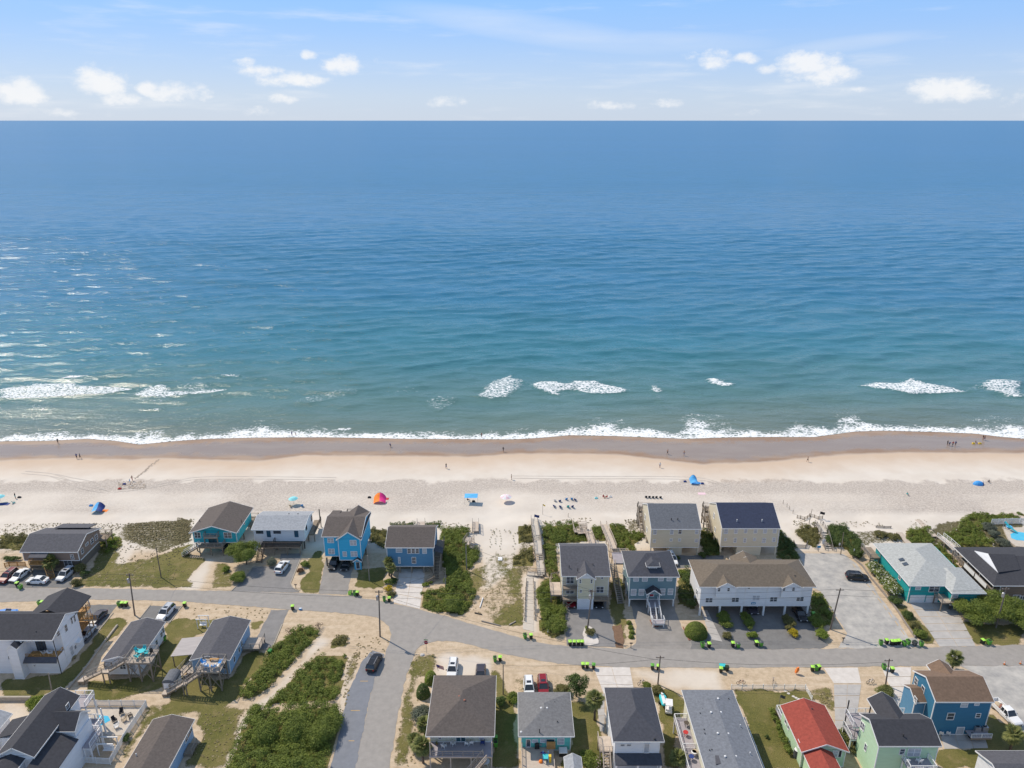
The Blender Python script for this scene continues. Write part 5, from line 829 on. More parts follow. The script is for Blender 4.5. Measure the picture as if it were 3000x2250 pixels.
def build_houses_near():
    # --- white modern house with dark roof
    h = House('beach_house','white modern house with dark roof and recessed balcony',-88,108.1); h.wall(-99,-82.2,110.2,115.8,0,7.6,'w_white'); h.wall(-86.9,-82.2,108.1,110.18,0,3.2,'w_white',name='balcony_base'); h.wall(-99,-88.05,108.1,110.18,0,7.5,'w_white'); h.wall(-89.6,-88.0,106.6,108.08,0,6.6,'w_white',name='bay')
    h.wall(-88.03,-86.92,108.12,110.15,0,3.2,'w_white',False,'balcony_base'); h.gable(-99,-82.2,108.1,115.8,7.55,9.4,'roof_dark','x',112.6,wm='w_white',ov=.3,ovg=.1); h.gable(-89.6,-88.0,106.6,111,6.6,7.4,'roof_dark','y',ov=.12,ovg=.1,wm='w_white',name='bay_roof'); h.slab('skirt_roof','roof_grey',[(-88,107.2,3.1),(-81.9,107.2,3.1),(-82.2,108.05,3.7),(-88,108.05,3.7)])
    h.gable(-90.4,-82.4,114.2,120.6,7.5,9.3,'roof_dark','y',-86.4,ov=.25,ovg=.2,name='porch_roof',rake=False); h.part('balcony_floor','wood_new',lambda b: b.box(-88,-82.3,108.15,110.15,3.205,3.26)); h.rail([(-88,108.2,3.3),(-82.3,108.2,3.3),(-82.3,110.1,3.3)],'wood_new',.9,False); h.win('F',-86.2,4.5,1.6,2.1,110.2,'glass','trim_dark',2,'door')
    h.posts([(-82.3,108.2),(-90.2,120.3),(-82.6,120.3)],7.5,'trim',.16,3.3,'post'); h.winS(2,[(672,105,.8,.9),(762,40,.7,1.4),(870,260,.6,.6)],-82.2,'R'); h.winS(1,[(826,1335,.45,1.4),(860,1310,.45,1.4)],-82.2,'R'); h.winF(2,[(92,365,130,400,0),(385,465,412,480,0)],108.1); h.winS(2,[(830,300,.8,1.9)],-82.2,'R',.8,1.9,'blind')
    h.deck(-90.3,-82.5,116,120.4,2.7,'wood_new','BR','wood_new',pm='wood_new'); h.deck(-90.3,-82.5,116,120.4,5.3,'wood_new','BR','wood_new',pm='wood_new',posts=False); h.stair((-82.1,116.4,5.3),(-82.1,119.9,2.7),.9,'wood_new'); h.vents(2,[(418,82)],8.2,'vent_dark',.1); h.part('belt_board','trim',lambda b: b.box(-82.19,-82.13,108.1,115.8,3.3,3.55)); h.part('drainpipe','trim_dark',lambda b: b.beam((-82.12,108.0,0),(-82.12,108.0,7.3),.1))
    h.part('door_hood','trim',lambda b: b.box(-82.2,-81.4,113.4,114.8,2.3,2.4))
    for i in (0,1): adirondack('white chair on the balcony of the white modern house', -85.2+1.1*i, 109.2, 3.28, 2.6-.6*i, 'plastic_white', 'chairs on the modern house balcony')
    # --- low cottage with raised deck (grey)
    def cottage(lb, X0, X1, Y0, Y1, wm, rm, mid):
        h = House('cottage',lb,(X0+X1)/2,Y0); h.wall(X0,X1,Y0,Y1,.5,3.7,wm); h.gable(X0,X1,Y0,Y1,3.65,4.55,rm,'y',mid,wm=wm,ov=.35,ovg=.3); h.posts([(x,y) for x in (X0+.3,X1-.3) for y in (Y0+.3,(Y0+Y1)/2,Y1-.3)],.5,'concrete',.35); return h
    h = cottage('long low cottage with dark grey roof beside the white modern house',-73.3,-67.3,107.3,117.6,'w_white','roof_coal',-70.4); h.winS(1,[(1885,1450,.7,1),(1865,1500,.7,1),(1810,1590,.7,1)],-67.3,'R'); h.win('F',-70.2,2.2,1.0,1.0,107.3); h.win('F',-68.4,2.0,.9,1.9,107.3,'blind','trim',0,'door')
    tower_deck('raised sun deck on braced timber posts with teal table',-68.7,-64.2,105.8,109.3,4.3,'wood_pale',[((-68.9,106.4,4.3),(-71.8,106.2,2.55)),((-73.0,106.0,2.5),(-76.3,105.7,.9))],(-73.1,-71.8,105.4,106.9,2.5),(-77.4,-76.3,105.0,106.4,.9))
    h = cottage('long low pale blue cottage with grey roof beside the vacant lot',-57.6,-51.0,107.4,118.1,'w_paleblue','roof_coal',-54.5); h.winS(4,[(820,220,.7,1.1),(790,290,.7,1.1),(735,400,.7,1.1)],-51.0,'R'); h.win('F',-52.2,2.2,1.1,1.0,107.4); h.deck(-50.9,-47.6,113.4,116.6,1.1,'wood_pale','RF','wood_old'); h.deck(-58.8,-57.7,107,110,1.0,'wood_pale','','wood')
    tower_deck('raised sun deck with two blue chair sets and a bench',-55.2,-51.0,103.5,106.9,4.3,'wood_pale',[((-54.2,103.6,4.3),(-57.0,103.1,2.4)),((-57.2,103.1,2.4),(-60.3,102.9,.6))],(-57.6,-56.8,102.5,103.7,2.4),(-61.2,-60.3,102.2,103.6,.6))
    r = House('ramp','long railed wooden ramp beside the pale blue cottage',-60,106,'ramp'); b = MB(); b.beam((-59.0,109.5,1.2),(-60.9,103.6,.65),1.3,.1); b.build('ramp_deck','wood_pale',r.r); r.rail([(-58.3,109.6,1.2),(-60.2,103.6,.65)],'wood_old',.95,False); r.rail([(-59.7,109.7,1.2),(-61.6,103.8,.65)],'wood_old',.95,False); r.posts([(-59.1,109.3),(-60,106.5),(-60.8,104)],.7,'wood')
    # carport of the pale blue cottage and shed
    r = House('carport','metal roofed timber carport beside the pale blue cottage',-60.5,112,'carport'); r.slab('roof','metal_roof',[(-62.6,109.6,2.5),(-58.1,109.6,3.0),(-58.1,114.6,3.0),(-62.6,114.6,2.5)],.08); r.posts([(-62.3,109.9),(-62.3,114.3),(-58.4,109.9),(-58.4,114.3)],2.42,'wood',.15,name='post')
    p = G(2,1970,770); r = House('garden_shed','small white shed with curved grey roof beside the cottage ramp',p[0],p[1],'shed'); r.wall(p[0]-1,p[0]+1,p[1],p[1]+2.6,0,1.9,'w_white',False); b = MB(); rg = [[(p[0]+1.15*math.cos(t),y,1.85+.75*math.sin(t)) for t in np.linspace(0,math.pi,9)] for y in (p[1]-.12,p[1]+2.7)]; b.loft(rg); b.build('roof','roof_bluegrey',r.r)
    p = G(3,290,1590); r = House('garden_swing','white timber swing frame behind the pale blue cottage',p[0],p[1],'swing'); r.posts([(p[0]-.9,p[1]),(p[0]+.9,p[1]),(p[0]-.9,p[1]+1.2),(p[0]+.9,p[1]+1.2)],2.2,'trim',.12,name='post'); r.part('beam','trim',lambda b: (b.beam((p[0]-1.1,p[1],2.25),(p[0]+1.1,p[1],2.25),.12), b.beam((p[0]-1.1,p[1]+1.2,2.25),(p[0]+1.1,p[1]+1.2,2.25),.12))); r.part('seat','trim',lambda b: (b.box(p[0]-.7,p[0]+.7,p[1]+.3,p[1]+.8,.55,.62), b.box(p[0]-.7,p[0]+.7,p[1]+.8,p[1]+.86,.62,1.1)))
    # --- low dark roofed building at the bottom
    h = House('cottage','long low white building with dark brown roof by the vacant lot',-55.3,80); h.wall(-57.9,-52.1,76,93.6,0,3.3,'w_paleblue'); h.gable(-57.9,-52.1,76,93.6,3.25,4.1,'roof_brown','y',-55.2,wm='w_white',ov=.5,ovg=.25); h.winS(4,[(228,1215,.8,1.1),(203,1270,.8,1.1),(178,1318,.8,1.1)],-52.1,'R'); h.deck(-52.0,-50.6,89.4,91.6,.6,'wood','R','wood_old',posts=False); h.vents(2,[(1575,1500)],3.9,'vent',.1)
    # --- large white house
    h = House('beach_house','large white house with several dark gabled roofs and white railed decks',-71.5,84); h.wall(-75.2,-70.0,82.5,94.2,0,7.6,'w_white'); h.gable(-75.2,-70.0,82.5,94.2,7.55,9.1,'roof_dark','y',-72.6,wm='w_white',ov=.3,ovg=.25); h.wall(-69.95,-67.0,80,91.8,0,5.6,'w_white'); h.slab('wing_roof','roof_dark',[(-70.1,79.7,7.0),(-66.6,79.7,5.5),(-66.6,87.6,5.5),(-70.1,87.6,7.0)])
    h.wall(-70,-67.2,87.9,91.7,5.6,7.0,'w_white'); h.gable(-72.4,-67.2,87.9,91.7,6.95,8.5,'roof_dark','x',wm='w_white',ov=.25,ovg=.3,name='cross_roof'); h.slab('side_roof','roof_dark',[(-79.2,87.6,5.6),(-75.1,87.6,6.9),(-75.1,91.4,6.9),(-79.2,91.4,5.6)]); h.wall(-78.9,-75.25,87.9,91.2,0,5.4,'w_white'); h.deck(-72.2,-69.2,94.3,97.0,5.3,'composite','BR','trim',pm='trim'); h.deck(-69.4,-66.6,91.9,94.2,3.0,'composite','BR','trim',pm='trim'); h.deck(-66.95,-65.6,88.3,91.8,3.0,'composite','RB','trim',pm='trim')
    h.winS(2,[(780,945,.7,.8),(968,1070,.9,.4),(900,1160,.9,.4),(790,1090,1.2,.4)],-69.95,'R'); h.wall(-74.9,-71.6,80.6,82.45,0,6.9,'w_white',name='bay'); h.hip(-75.2,-71.2,80.2,83.4,6.9,7.9,'roof_dark',(-73.2,82.4),(-73.2,83.2),name='bay_roof'); h.win('F',-73.2,5.4,1.7,1.9,80.6,'blind','trim',1,'door'); h.deck(-75.8,-70.2,77.6,80.55,4.2,'composite','FLR','trim',pm='trim'); h.posts([(-69.3,96.8),(-66.7,94.1),(-65.7,91.6)],5.2,'trim',.16,name='post')
    # --- brown hip roof house
    h = House('beach_house','cream house with wide brown hip roof and grey front deck',-8,88.6); h.wall(-12.8,-3.2,89.7,100.6,2.75,5.6,'w_ivory'); h.hip(-13.3,-2.7,88.0,101.2,5.45,7.6,'roof_brown',(-8.4,93.3),(-8.0,95.6)); h.posts([(x,y) for x in (-12.6,-8,-3.4) for y in (90,95,100.4)],2.75,'wood'); h.deck(-12.8,-3.0,86.9,89.65,2.75,'composite','','trim',pm='wood_pale'); h.rail([(-12.3,87.0,2.75),(-4.4,87.0,2.75)],'wood_old',.95,False)
    h.winF(6,[(968,1297,998,1318,0),(1440,1288,1488,1320,0,'blind')],89.7); h.winF(6,[(1172,1293,1278,1365,1)],89.7,'glass_teal','trim',1,'door'); h.stair((-4.2,86.8,2.75),(-6.9,85.2,.2),1.1,'wood_pale'); h.posts([(-12.6,87.1),(-3.1,87.1)],5.4,'wood_pale',.14,2.75,'post'); h.vents(6,[(1208,835),(1268,880)],7.3,'brick',.22); h.vents(6,[(997,1033)],6.2,'vent',.1)
    for i,(x,y,a) in enumerate([(1030,1420,2.6),(1135,1390,2.3),(1297,1390,2.9),(1345,1380,3.3)]): p = G(6,x,y,2.8); adirondack('white rocking chair on the grey deck of the brown hip roof house', p[0], p[1], 2.76, a, 'plastic_white', 'rocking chairs on the grey deck')
    p = G(6,1478,1380,2.8); adirondack('navy chair at the end of the grey deck', p[0], p[1], 2.76, 3.1, 'fab_navy'); p = G(6,948,1390,2.8); potted('small potted plant on the grey deck', p[0], p[1], 2.76); p = G(6,1500,1620); table('white round patio table under the grey deck stairs', p[0]+.2, p[1], 0, .6, 'plastic_white')
    # --- small aqua house
    h = House('cottage','small aqua cottage with grey pyramid roof and timber deck',5.4,90.6); h.wall(1.5,9.3,90.7,98.7,0,3.75,'w_aqua'); h.hip(1.0,9.8,89.7,99.2,3.7,5.3,'roof_mid',(5.2,94.2),(5.2,95.2)); h.winF(8,[(235,1328,295,1360,0,'blind'),(332,1322,392,1358,0,'blind'),(530,1315,598,1380,0,'blind')],90.7); h.winF(8,[(168,1328,210,1410,0)],90.7,'glass','trim',0,'door'); h.winF(8,[(402,1322,490,1400,0)],90.7,'glass_teal','trim',0,'door'); h.vents(8,[(337,970),(405,970)],5.0,'vent',.2); h.vents(8,[(105,1248)],3.9,'vent',.2); h.vents(8,[(492,900),(425,1032),(525,1125),(318,1218)],4.6,'vent_dark',.1)
    h.deck(1.5,6.6,84.0,90.65,.7,'wood_pale','FL','wood_pale'); h.rail([(6.55,84.2,.7),(6.55,87.4,.7)],'wood_pale',1.0); p = G(8,450,1440,.7); h.part('privacy_screen','wood_new',lambda b: b.box(p[0]-.7,p[0]+.7,p[1]-.05,p[1]+.05,.72,2.2))
    p = G(8,290,1430,.7); grill('black barbecue grill on the aqua cottage deck', p[0], p[1], .7); p = G(8,590,1500); r = House('hot_tub','pale covered hot tub beside the aqua cottage deck',p[0],p[1],'hot tub'); r.part('tub','plastic_black',lambda b: b.box(p[0]-.6,p[0]+.6,p[1]-.55,p[1]+.55,0,.75)); r.part('cover','plastic_white',lambda b: b.box(p[0]-.66,p[0]+.66,p[1]-.6,p[1]+.6,.755,.9))
    playset('colourful plastic play slide on the aqua cottage deck', *G(8,400,1570,.7), .7)
    p = G(8,700,1690); r = House('garden_shed','pale grey gabled shed below the rounded bush',p[0],p[1],'shed'); r.wall(p[0]-1.2,p[0]+1.2,p[1]-2,p[1]+.6,0,1.9,'w_white',False); r.gable(p[0]-1.2,p[0]+1.2,p[1]-2,p[1]+.6,1.9,2.6,'roof_light','y',ov=.15,ovg=.15,wm='w_white')
    # --- white house with dark hip roof
    h = House('beach_house','tall white house with long dark hip roof and garage bays',19.1,86.1); h.wall(15.7,22.4,86.3,96.2,0,6.9,'w_white'); h.hip(15.2,22.9,85.6,96.8,6.85,9.0,'roof_slate',(19.25,90.0),(19.1,94.2)); h.winF(8,[(1258,1383,1302,1402,0),(1330,1382,1375,1401,0)],86.3); h.winF(8,[(1535,1380,1580,1478,0)],86.3,'blind','trim',0,'door'); h.slab('porch_roof','roof_slate',[(15.6,84.6,3.5),(22.7,84.6,3.5),(22.7,86.25,4.1),(15.6,86.25,4.1)]); h.posts([(15.8,84.8),(19,84.8),(22.5,84.8)],3.36,'trim',.2,name='post')
    h.winF(8,[(1215,1590,1440,1700,0),(1475,1590,1700,1700,0)],86.3,'blind','trim',0,'garage_door'); h.vents(8,[(1650,1325)],7.2,'vent_dark',.15); h.deck(13.6,15.65,88,91,2.6,'wood_pale','LF','wood_pale'); h.stair((14.6,88,2.6),(14.6,85.4,1.0),1.0,'wood_pale'); h.winS(8,[(1080,1080,.8,1.2),(1110,1200,.8,1.2)],15.7,'L')
    # --- apartments with long grey roof
    h = House('apartment_block','long two storey block with patched grey roof and balconies both sides',32.5,80); h.wall(28.6,35.9,76,96.6,0,6.1,'w_ivory'); h.hip(28.1,36.5,75,97.2,6.0,7.1,'roof_flat',(32.7,78),(32.7,94.2)); h.deck(26.4,28.55,76,94.3,3.0,'composite','L','trim',pm='trim'); h.rail([(26.45,94.25,3.0),(28.5,94.25,3.0)],'trim'); h.rail([(26.45,88.2,3.0),(28.5,88.2,3.0)],'trim'); h.deck(35.95,37.7,76,93.5,3.0,'composite','R','trim',pm='trim'); h.rail([(36,93.4,3.0),(37.6,93.4,3.0)],'trim')
    h.vents(10,[(487,1020),(600,1020),(565,1262),(685,1268),(650,1530),(775,1530),(568,862)],6.85,'vent',.2); h.vents(10,[(600,910),(612,1095),(600,1275),(735,1600),(825,1165),(938,1485)],6.7,'vent',.1); h.vents(10,[(525,828),(385,885),(408,848),(360,1028),(390,975),(405,1215),(415,1262),(470,1455),(495,1450),(595,1392),(735,1238),(580,1070),(690,860),(655,1010)],6.5,'vent_dark',.10)
    for x, y, a, c in ((600,1560,.9,.8),(640,1160,.8,.25),(490,855,.8,.35)): p = G(10,x,y,6.7); h.part('roof_patch','roof_coal',lambda b: b.prism([(p[0]-a,p[1]-c),(p[0]+a*.9,p[1]-c*.7),(p[0]+a,p[1]+c*.8),(p[0]-a*.7,p[1]+c)],6.3,6.62 if x > 620 else 6.58+.17*(1-abs(p[0]-32.7)/4)*1))
    for lb, x, y, c in (('dark table set on the left balcony of the grey roofed block',205,1170,'wood_dark'),('blue and red cooler on the left balcony of the grey roofed block',190,1280,'fab_red'),('tan lounger on the left balcony of the grey roofed block',330,1500,'plastic_tan'),('blue beach gear on the left balcony of the grey roofed block',255,1560,'fab_navy'),('white tub on the left balcony of the grey roofed block',285,1510,'plastic_white')):
        p = G(10,x,y,3.05); table(lb, min(max(p[0],26.9),28.1), p[1], 3.005, .42, c)
    for lb, x, y, c in (('red towels over the right balcony rail',795,950,'fab_red'),('white chair on the right balcony',820,1015,'plastic_white'),('blue chair on the right balcony',840,1080,'fab_navy')): adirondack(lb, 36.8, G(10,x,y,3.05)[1], 3.01, 1.6, c)
    # --- red roof
    h = House('cottage','low pale green cottage with bright red gabled roof',48.2,87.4); h.wall(44.9,51.6,87.5,96.2,0,3.5,'w_mint'); h.gable(44.9,51.6,87.5,96.2,3.45,4.85,'roof_red','y',48.25,wm='w_mint',ov=.35,ovg=.45); h.wall(45.2,49.2,78,87.3,0,3.2,'w_mint'); h.gable(45.2,49.2,78,87.2,3.1,4.0,'roof_red','y',47.3,wm='w_mint',ov=.3,ovg=.2,name='front_roof'); h.winF(10,[(1905,1460,1950,1525,0,'blind')],87.5); h.winF(10,[(1962,1455,1985,1530)],87.5,'trim_dark','trim',0,'shutter')
    h.winS(10,[(1355,1110,.7,1.2),(1385,1170,.5,1.3),(1500,1380,.6,1.1)],44.9,'L'); h.deck(44.9,47.6,96.3,98.7,.6,'composite','LB','trim',posts=False); h.vents(10,[(1655,980)],4.7,'vent_dark',.15)
    # --- mint house
    h = House('beach_house','mint green two storey house with dark roof and white balconies',59,84.4); h.wall(54.6,63.4,84.4,90.2,0,7.7,'w_mint'); h.gable(54.6,63.4,84.4,90.2,7.7,9.2,'roof_dark','x',87.6,wm='w_mint',ov=.3,ovg=.3); h.gable(57.2,60.6,87.6,93.3,8.0,9.15,'roof_dark','y',58.9,ov=.4,ovg=.1,name='cross_roof',wm='w_mint'); h.winS(12,[(335,1165,.5,1.2),(355,1185,.5,1.2),(380,1420,.5,1.2)],54.6,'L'); h.winF(12,[(782,1438,820,1498,0),(878,1435,1000,1515,1,'blind')],84.4)
    h.deck(58.3,62.2,82.0,84.35,5.1,'composite','FLR','trim',pm='trim'); 
    for z in (2.7,5.2): h.deck(53.6,63.0,90.3,93.2,z,'composite','LB','trim',pm='trim',posts=z < 3)
    h.posts([(57.4,93.0),(60.4,93.0),(53.75,93.0)],7.9,'trim_dark',.15,name='post'); h.vents(12,[(818,1275)],8.6,'vent_dark',.12); h.win('F',63.0-.6,3.4,.7,.9,84.4,'blind')
    for i in (0,1): p = G(12,850+145*i,1590,5.2); adirondack('white plastic chair on the mint house balcony', p[0], p[1], 5.11, 3.0+.3*i, 'plastic_white','chairs on the mint house balcony')
    # --- deep blue house with rust roof
    h = House('beach_house','deep blue house with rust brown roof and gabled side bay',72.6,93.8); h.wall(68.2,77.3,93.9,100.4,0,7.1,'w_deep'); h.gable(68.2,77.3,93.9,100.4,7.1,8.75,'roof_rust','x',97.2,wm='w_deep',ov=.35,ovg=.15); h.gable(71.4,74.6,98.2,102.0,7.1,8.1,'roof_rust','y',73,ov=.3,ovg=.1,wm='w_deep',name='rear_gable'); h.wall(66.4,68.18,96.0,99.6,0,4.9,'w_steel',name='side_bay'); h.gable(66.4,68.18,96.0,99.6,4.9,5.9,'roof_rust','x',ov=.25,ovg=.1,wm='w_steel',name='bay_roof')
    h.winF(12,[(1493,893,1550,950,0,'blind'),(1650,893,1685,930,0,'blind'),(1333,1023,1390,1095,0,'glass'),(1662,1028,1698,1072,0,'glass')],93.9); h.winF(12,[(1443,1188,1500,1265,0)],93.9,'blind','trim',0,'door'); h.winS(12,[(965,660,.8,1.3),(1043,755,.8,1.3)],68.2,'L',.8,1.3,'glass'); h.winS(12,[(957,872,.7,1.0)],66.4,'L'); h.deck(74.2,77.6,92.2,93.85,1.0,'composite','','trim',posts=False); h.rail([(74.2,92.25,1.0),(77.5,92.25,1.0)],'trim',.8)
    for i in (0,1): p = G(12,1250+80*i,1275); adirondack('pale garden chair against the deep blue wall', p[0], p[1], 0, 2.6, 'plastic_white', 'chairs behind the deep blue house')
    for i in (0,1): p = G(12,1615+85*i,1205); ac_unit('grey air conditioner on the stand behind the deep blue house', p[0]-.3, p[1]-1.2, 1.0, 'air conditioners of the deep blue house')
    p = G(12,1600,1310); grill('dark barbecue grill on the patio of the deep blue house', p[0], p[1], 0)
    # --- white building in the corner
    h = House('cottage','white gabled building with grey roof below the deep blue house',75,80); h.wall(71,84,78.6,86,0,4.5,'w_white'); h.gable(71,84,78.6,86,4.45,5.7,'roof_coal','x',82.7,wm='w_white',ov=.4,ovg=.3)
    # neighbour walls at the left edge
    h = House('beach_house','white house mostly hidden beyond the concrete garden wall',-82,88); h.wall(-90,-81,84,93,0,5,'w_white'); h.gable(-90,-81,84,93,5,7,'roof_light','y',wm='w_white')
def adirondack(label, x, y, z, a, mt, group=None):
    r = thing('chair', label, 'chair', (x,y,z), a, group)
    b = MB(); b.box(-.3,.3,-.3,.28,.36,.41); b.build('seat',mt,r,local=True); b = MB(); b.beam((0,.28,.38),(0,.5,1.05),.56,.05); b.build('backrest',mt,r,local=True)
    for sx in (-.28,.28):
        for sy in (-.28,.26): b = MB(); b.beam((sx,sy,0),(sx,sy,.6 if sy < 0 else .38),.06); b.build('leg',mt,r,local=True)
        b = MB(); b.box(sx-.06,sx+.06,-.34,.36,.6,.64); b.build('armrest',mt,r,local=True)
def table(label, x, y, z, rad, mt, group=None):
    r = thing('table', label, 'table', (x,y,z), 0, group); b = MB(); b.cyl((0,0,.66),(0,0,.72),rad,rad,14); b.build('tabletop',mt,r,local=True)
    for k in range(4): a = R(45+90*k); b = MB(); b.beam((math.cos(a)*rad*.75,math.sin(a)*rad*.75,0),(math.cos(a)*rad*.5,math.sin(a)*rad*.5,.66),.05); b.build('leg',mt,r,local=True)
def potted(label, x, y, z):
    r = thing('potted_plant', label, 'plant', (x,y,z)); b = MB(); b.cyl((0,0,0),(0,0,.3),.13,.18,10); b.build('pot','brick',r,local=True); d = sph(40); d[:,2] = np.abs(d[:,2]); leaf_object('foliage', d*.22+np.array([0,0,.38]), d, np.full(40,.08), 'leaf_green', r)
def grill(label, x, y, z):
    r = thing('barbecue_grill', label, 'grill', (x,y,z)); b = MB(); b.box(-.35,.35,-.25,.25,.1,.75); b.build('cabinet','plastic_black',r,local=True); b = MB(); b.dome((0,0,.76),.38,.28,.3,10,3); b.build('lid','plastic_black',r,local=True); b = MB(); b.box(.36,.75,-.2,.2,.72,.76); b.build('side_shelf','metal',r,local=True)
    for sx in (-.3,.3): b = MB(); b.cyl((sx,-.2,.08),(sx,.2,.08),.08,.08,8); b.build('wheel','tyre',r,local=True)
def playset(label, x, y, z):
    r = thing('play_slide', label, 'toy', (x,y,z)); b = MB(); b.box(-.6,.3,-.5,.5,.75,.85); b.build('platform','plastic_teal',r,local=True); b = MB(); b.beam((-.3,.5,.85),(-.7,1.5,.1),.5,.08); b.build('slide','fab_purple',r,local=True); b = MB(); b.beam((.5,-.2,0),(.5,-.2,1.2),.4,.5); b.build('climbing_wall','fab_yellow',r,local=True)
    for sx, sy in ((-.55,-.45),(.25,-.45),(-.55,.45),(.25,.45)): b = MB(); b.beam((sx,sy,0),(sx,sy,1.4),.08); b.build('post','fab_blue',r,local=True)
    b = MB(); b.dome((-.9,-.3,.0),.35,.35,.4,10,4); b.build('ball','fab_orange',r,local=True)
def tower_deck(label, x0, x1, y0, y1, z, mt, flights, land, foot):
    h = House('sun_deck', label, (x0+x1)/2, y0, 'deck'); h.deck(x0,x1,y0,y1,z,mt,'FBLR','wood_old',False)
    P = [(x0+.2,y0+.2),((x0+x1)/2,y0+.2),(x1-.2,y0+.2),(x0+.2,y1-.2),(x1-.2,y1-.2)]; h.posts(P, z-.385, 'wood', .22, name='post')
    for a, c in ((0,1),(1,2),(3,4),(2,4),(0,3)):
        for f in (0,1):
            p, q = P[a], P[c]; h.part('brace','wood',lambda b: b.beam((p[0],p[1],.4 if f else z-.7),(q[0],q[1],z-.7 if f else .4),.1))
    for p, q in flights: h.stair(p, q, 1.0, mt, 'wood_old')
    h.deck(*land, mt, 'B', 'wood_old', True); h.deck(*foot, mt, '', 'wood_old', True)
    if 'teal' in label:
        table('teal square table on the raised deck', (x0+x1)/2-.3, y0+2.3, z+.01, .6, 'plastic_teal')
        for k, (dx, dy, a) in enumerate(((-1.2,2.6,1.2),(.6,2.2,-1.4),(-.6,1.2,2.9),(-.2,3.0,.1))): adirondack('teal chair around the table on the raised deck', (x0+x1)/2+dx, y0+dy, z+.01, a, 'plastic_teal', 'teal chairs on the raised deck')
        adirondack('brown wicker chair on the raised deck with teal table', x1-.7, y0+2.2, z+.01, .6, 'wood_dark'); adirondack('brown lounger at the front of the raised deck', (x0+x1)/2+.5, y0+.8, z+.01, 2.2, 'wood_dark')
    else:
        for k, (dx, dy, a) in enumerate(((-1.0,1.3,2.8),(-1.4,2.0,1.6),(-.5,.9,3.4),(1.2,1.2,2.9),(1.5,2.0,-1.5),(.7,.8,3.3))): adirondack(('white','blue','blue')[k % 3]+(' chair in the set beside the bench stairs' if k < 3 else ' chair in the set at the house side rail'), (x0+x1)/2+dx, y0+dy, z+.01, a, ['fab_white','fab_blue','fab_blue'][k % 3], 'blue and white chairs on the raised deck')
        r = thing('bench','brown wooden bench at the rear rail of the raised deck','bench',((x0+x1)/2+.1,y1-.6,z+.01)); b = MB(); b.box(-.8,.8,-.18,.18,.4,.46); b.build('seat','wood_new',r,local=True)
        for sx in (-.7,.7): b = MB(); b.box(sx-.05,sx+.05,-.15,.15,0,.395); b.build('leg','wood_new',r,local=True)
# ================================================================ VEHICLES
def ring(x, w_, zl, zm, zt, k=.9): return [(x,-w_,zl),(x,w_,zl),(x,w_*1.02,zm),(x,w_*k,zt),(x,-w_*k,zt),(x,-w_*1.02,zm)]
CARM = {}
def car_meshes(kind):
    if kind in CARM: return CARM[kind]
    L2 = {'suv':2.35,'sedan':2.3,'pickup':2.85}[kind]; D = {}
    b = MB(); hz = {'suv':1.02,'sedan':.86,'pickup':1.08}[kind]; rz = {'suv':1.08,'sedan':.95,'pickup':1.05}[kind]
    if kind == 'pickup':
        b.loft([ring(-.35,.95,.35,.8,1.08),ring(.9,.95,.32,.8,1.08),ring(1.6,.95,.32,.8,1.06),ring(2.6,.9,.35,.75,.98,.86),ring(2.85,.8,.42,.7,.85,.85)])
        b.box(-2.85,-.36,-.95,.95,.42,.62); b.box(-2.85,-.36,-.95,-.85,.62,1.1); b.box(-2.85,-.36,.85,.95,.62,1.1); b.box(-2.85,-2.77,-.85,.85,.62,1.1); b.box(-.44,-.37,-.85,.85,.62,1.1)
    else: b.loft([ring(-L2,.78,.42,.7,rz-.08,.86),ring(-L2+.25,.9,.30,.72,rz),ring(-L2*.4,.93,.26,.74,rz),ring(L2*.38,.93,.26,.74,hz+.02),ring(L2-.35,.9,.28,.66,hz-.12,.86),ring(L2,.76,.36,.6,hz-.28,.82)])
    D['body'] = (b.mesh('body',['car_white']),(0,0,0))
    prof = {'suv':(-2.2,-1.85,.45,1.15,1.72),'sedan':(-1.75,-1.0,.25,1.1,1.42),'pickup':(-.4,-.2,.75,1.45,1.82)}[kind]; x0, x1, x2, x3, zt = prof; zb = (rz-.02 if kind != 'pickup' else 1.06)
    b = MB(); lo = [(x0,-.84,zb),(x3,-.84,zb-.04),(x3,.84,zb-.04),(x0,.84,zb)]; hi = [(x1,-.66,zt-.05),(x2,-.66,zt-.05),(x2,.66,zt-.05),(x1,.66,zt-.05)]
    b.add(lo+hi,[(0,1,5,4),(1,2,6,5),(2,3,7,6),(3,0,4,7),(4,5,6,7),(3,2,1,0)]); D['glasshouse'] = (b.mesh('glasshouse',['car_glass']),(0,0,0))
    b = MB(); b.loft([[(x1-.06,-.69,zt-.07),(x1-.06,.69,zt-.07),(x1-.06,.62,zt),(x1-.06,-.62,zt)],[(x2+.06,-.69,zt-.07),(x2+.06,.69,zt-.07),(x2+.06,.62,zt-.01),(x2+.06,-.62,zt-.01)]])
    for sy in (-1,1):
        for (a, c) in ((x0,x1),(x3,x2)): b.beam((a,sy*.84,zb),(c,sy*.67,zt-.05),.09,.07)
        m_ = (x1+x2)/2; b.beam((m_,sy*.85,zb),(m_,sy*.675,zt-.05),.09,.04)
    D['roof'] = (b.mesh('roof',['car_white']),(0,0,0))
    if kind == 'suv':
        b = MB(); b.box(-.5,.1,-.4,.4,zt-.005,zt+.012); D['sunroof'] = (b.mesh('sunroof',['car_glass']),(0,0,0)); 
        for s in (-1,1): b = MB(); b.beam((x1+.1,s*.6,zt+.06),(x2-.1,s*.6,zt+.06),.05); [b.beam((x,s*.6,zt-.02),(x,s*.6,zt+.06),.04) for x in (x1+.2,x2-.2)]; D['roof_rail'+' '*(s > 0)] = (b.mesh('roof_rail',['metal']),(0,0,0))
    CARM[kind] = (D, L2, hz, rz); return CARM[kind]
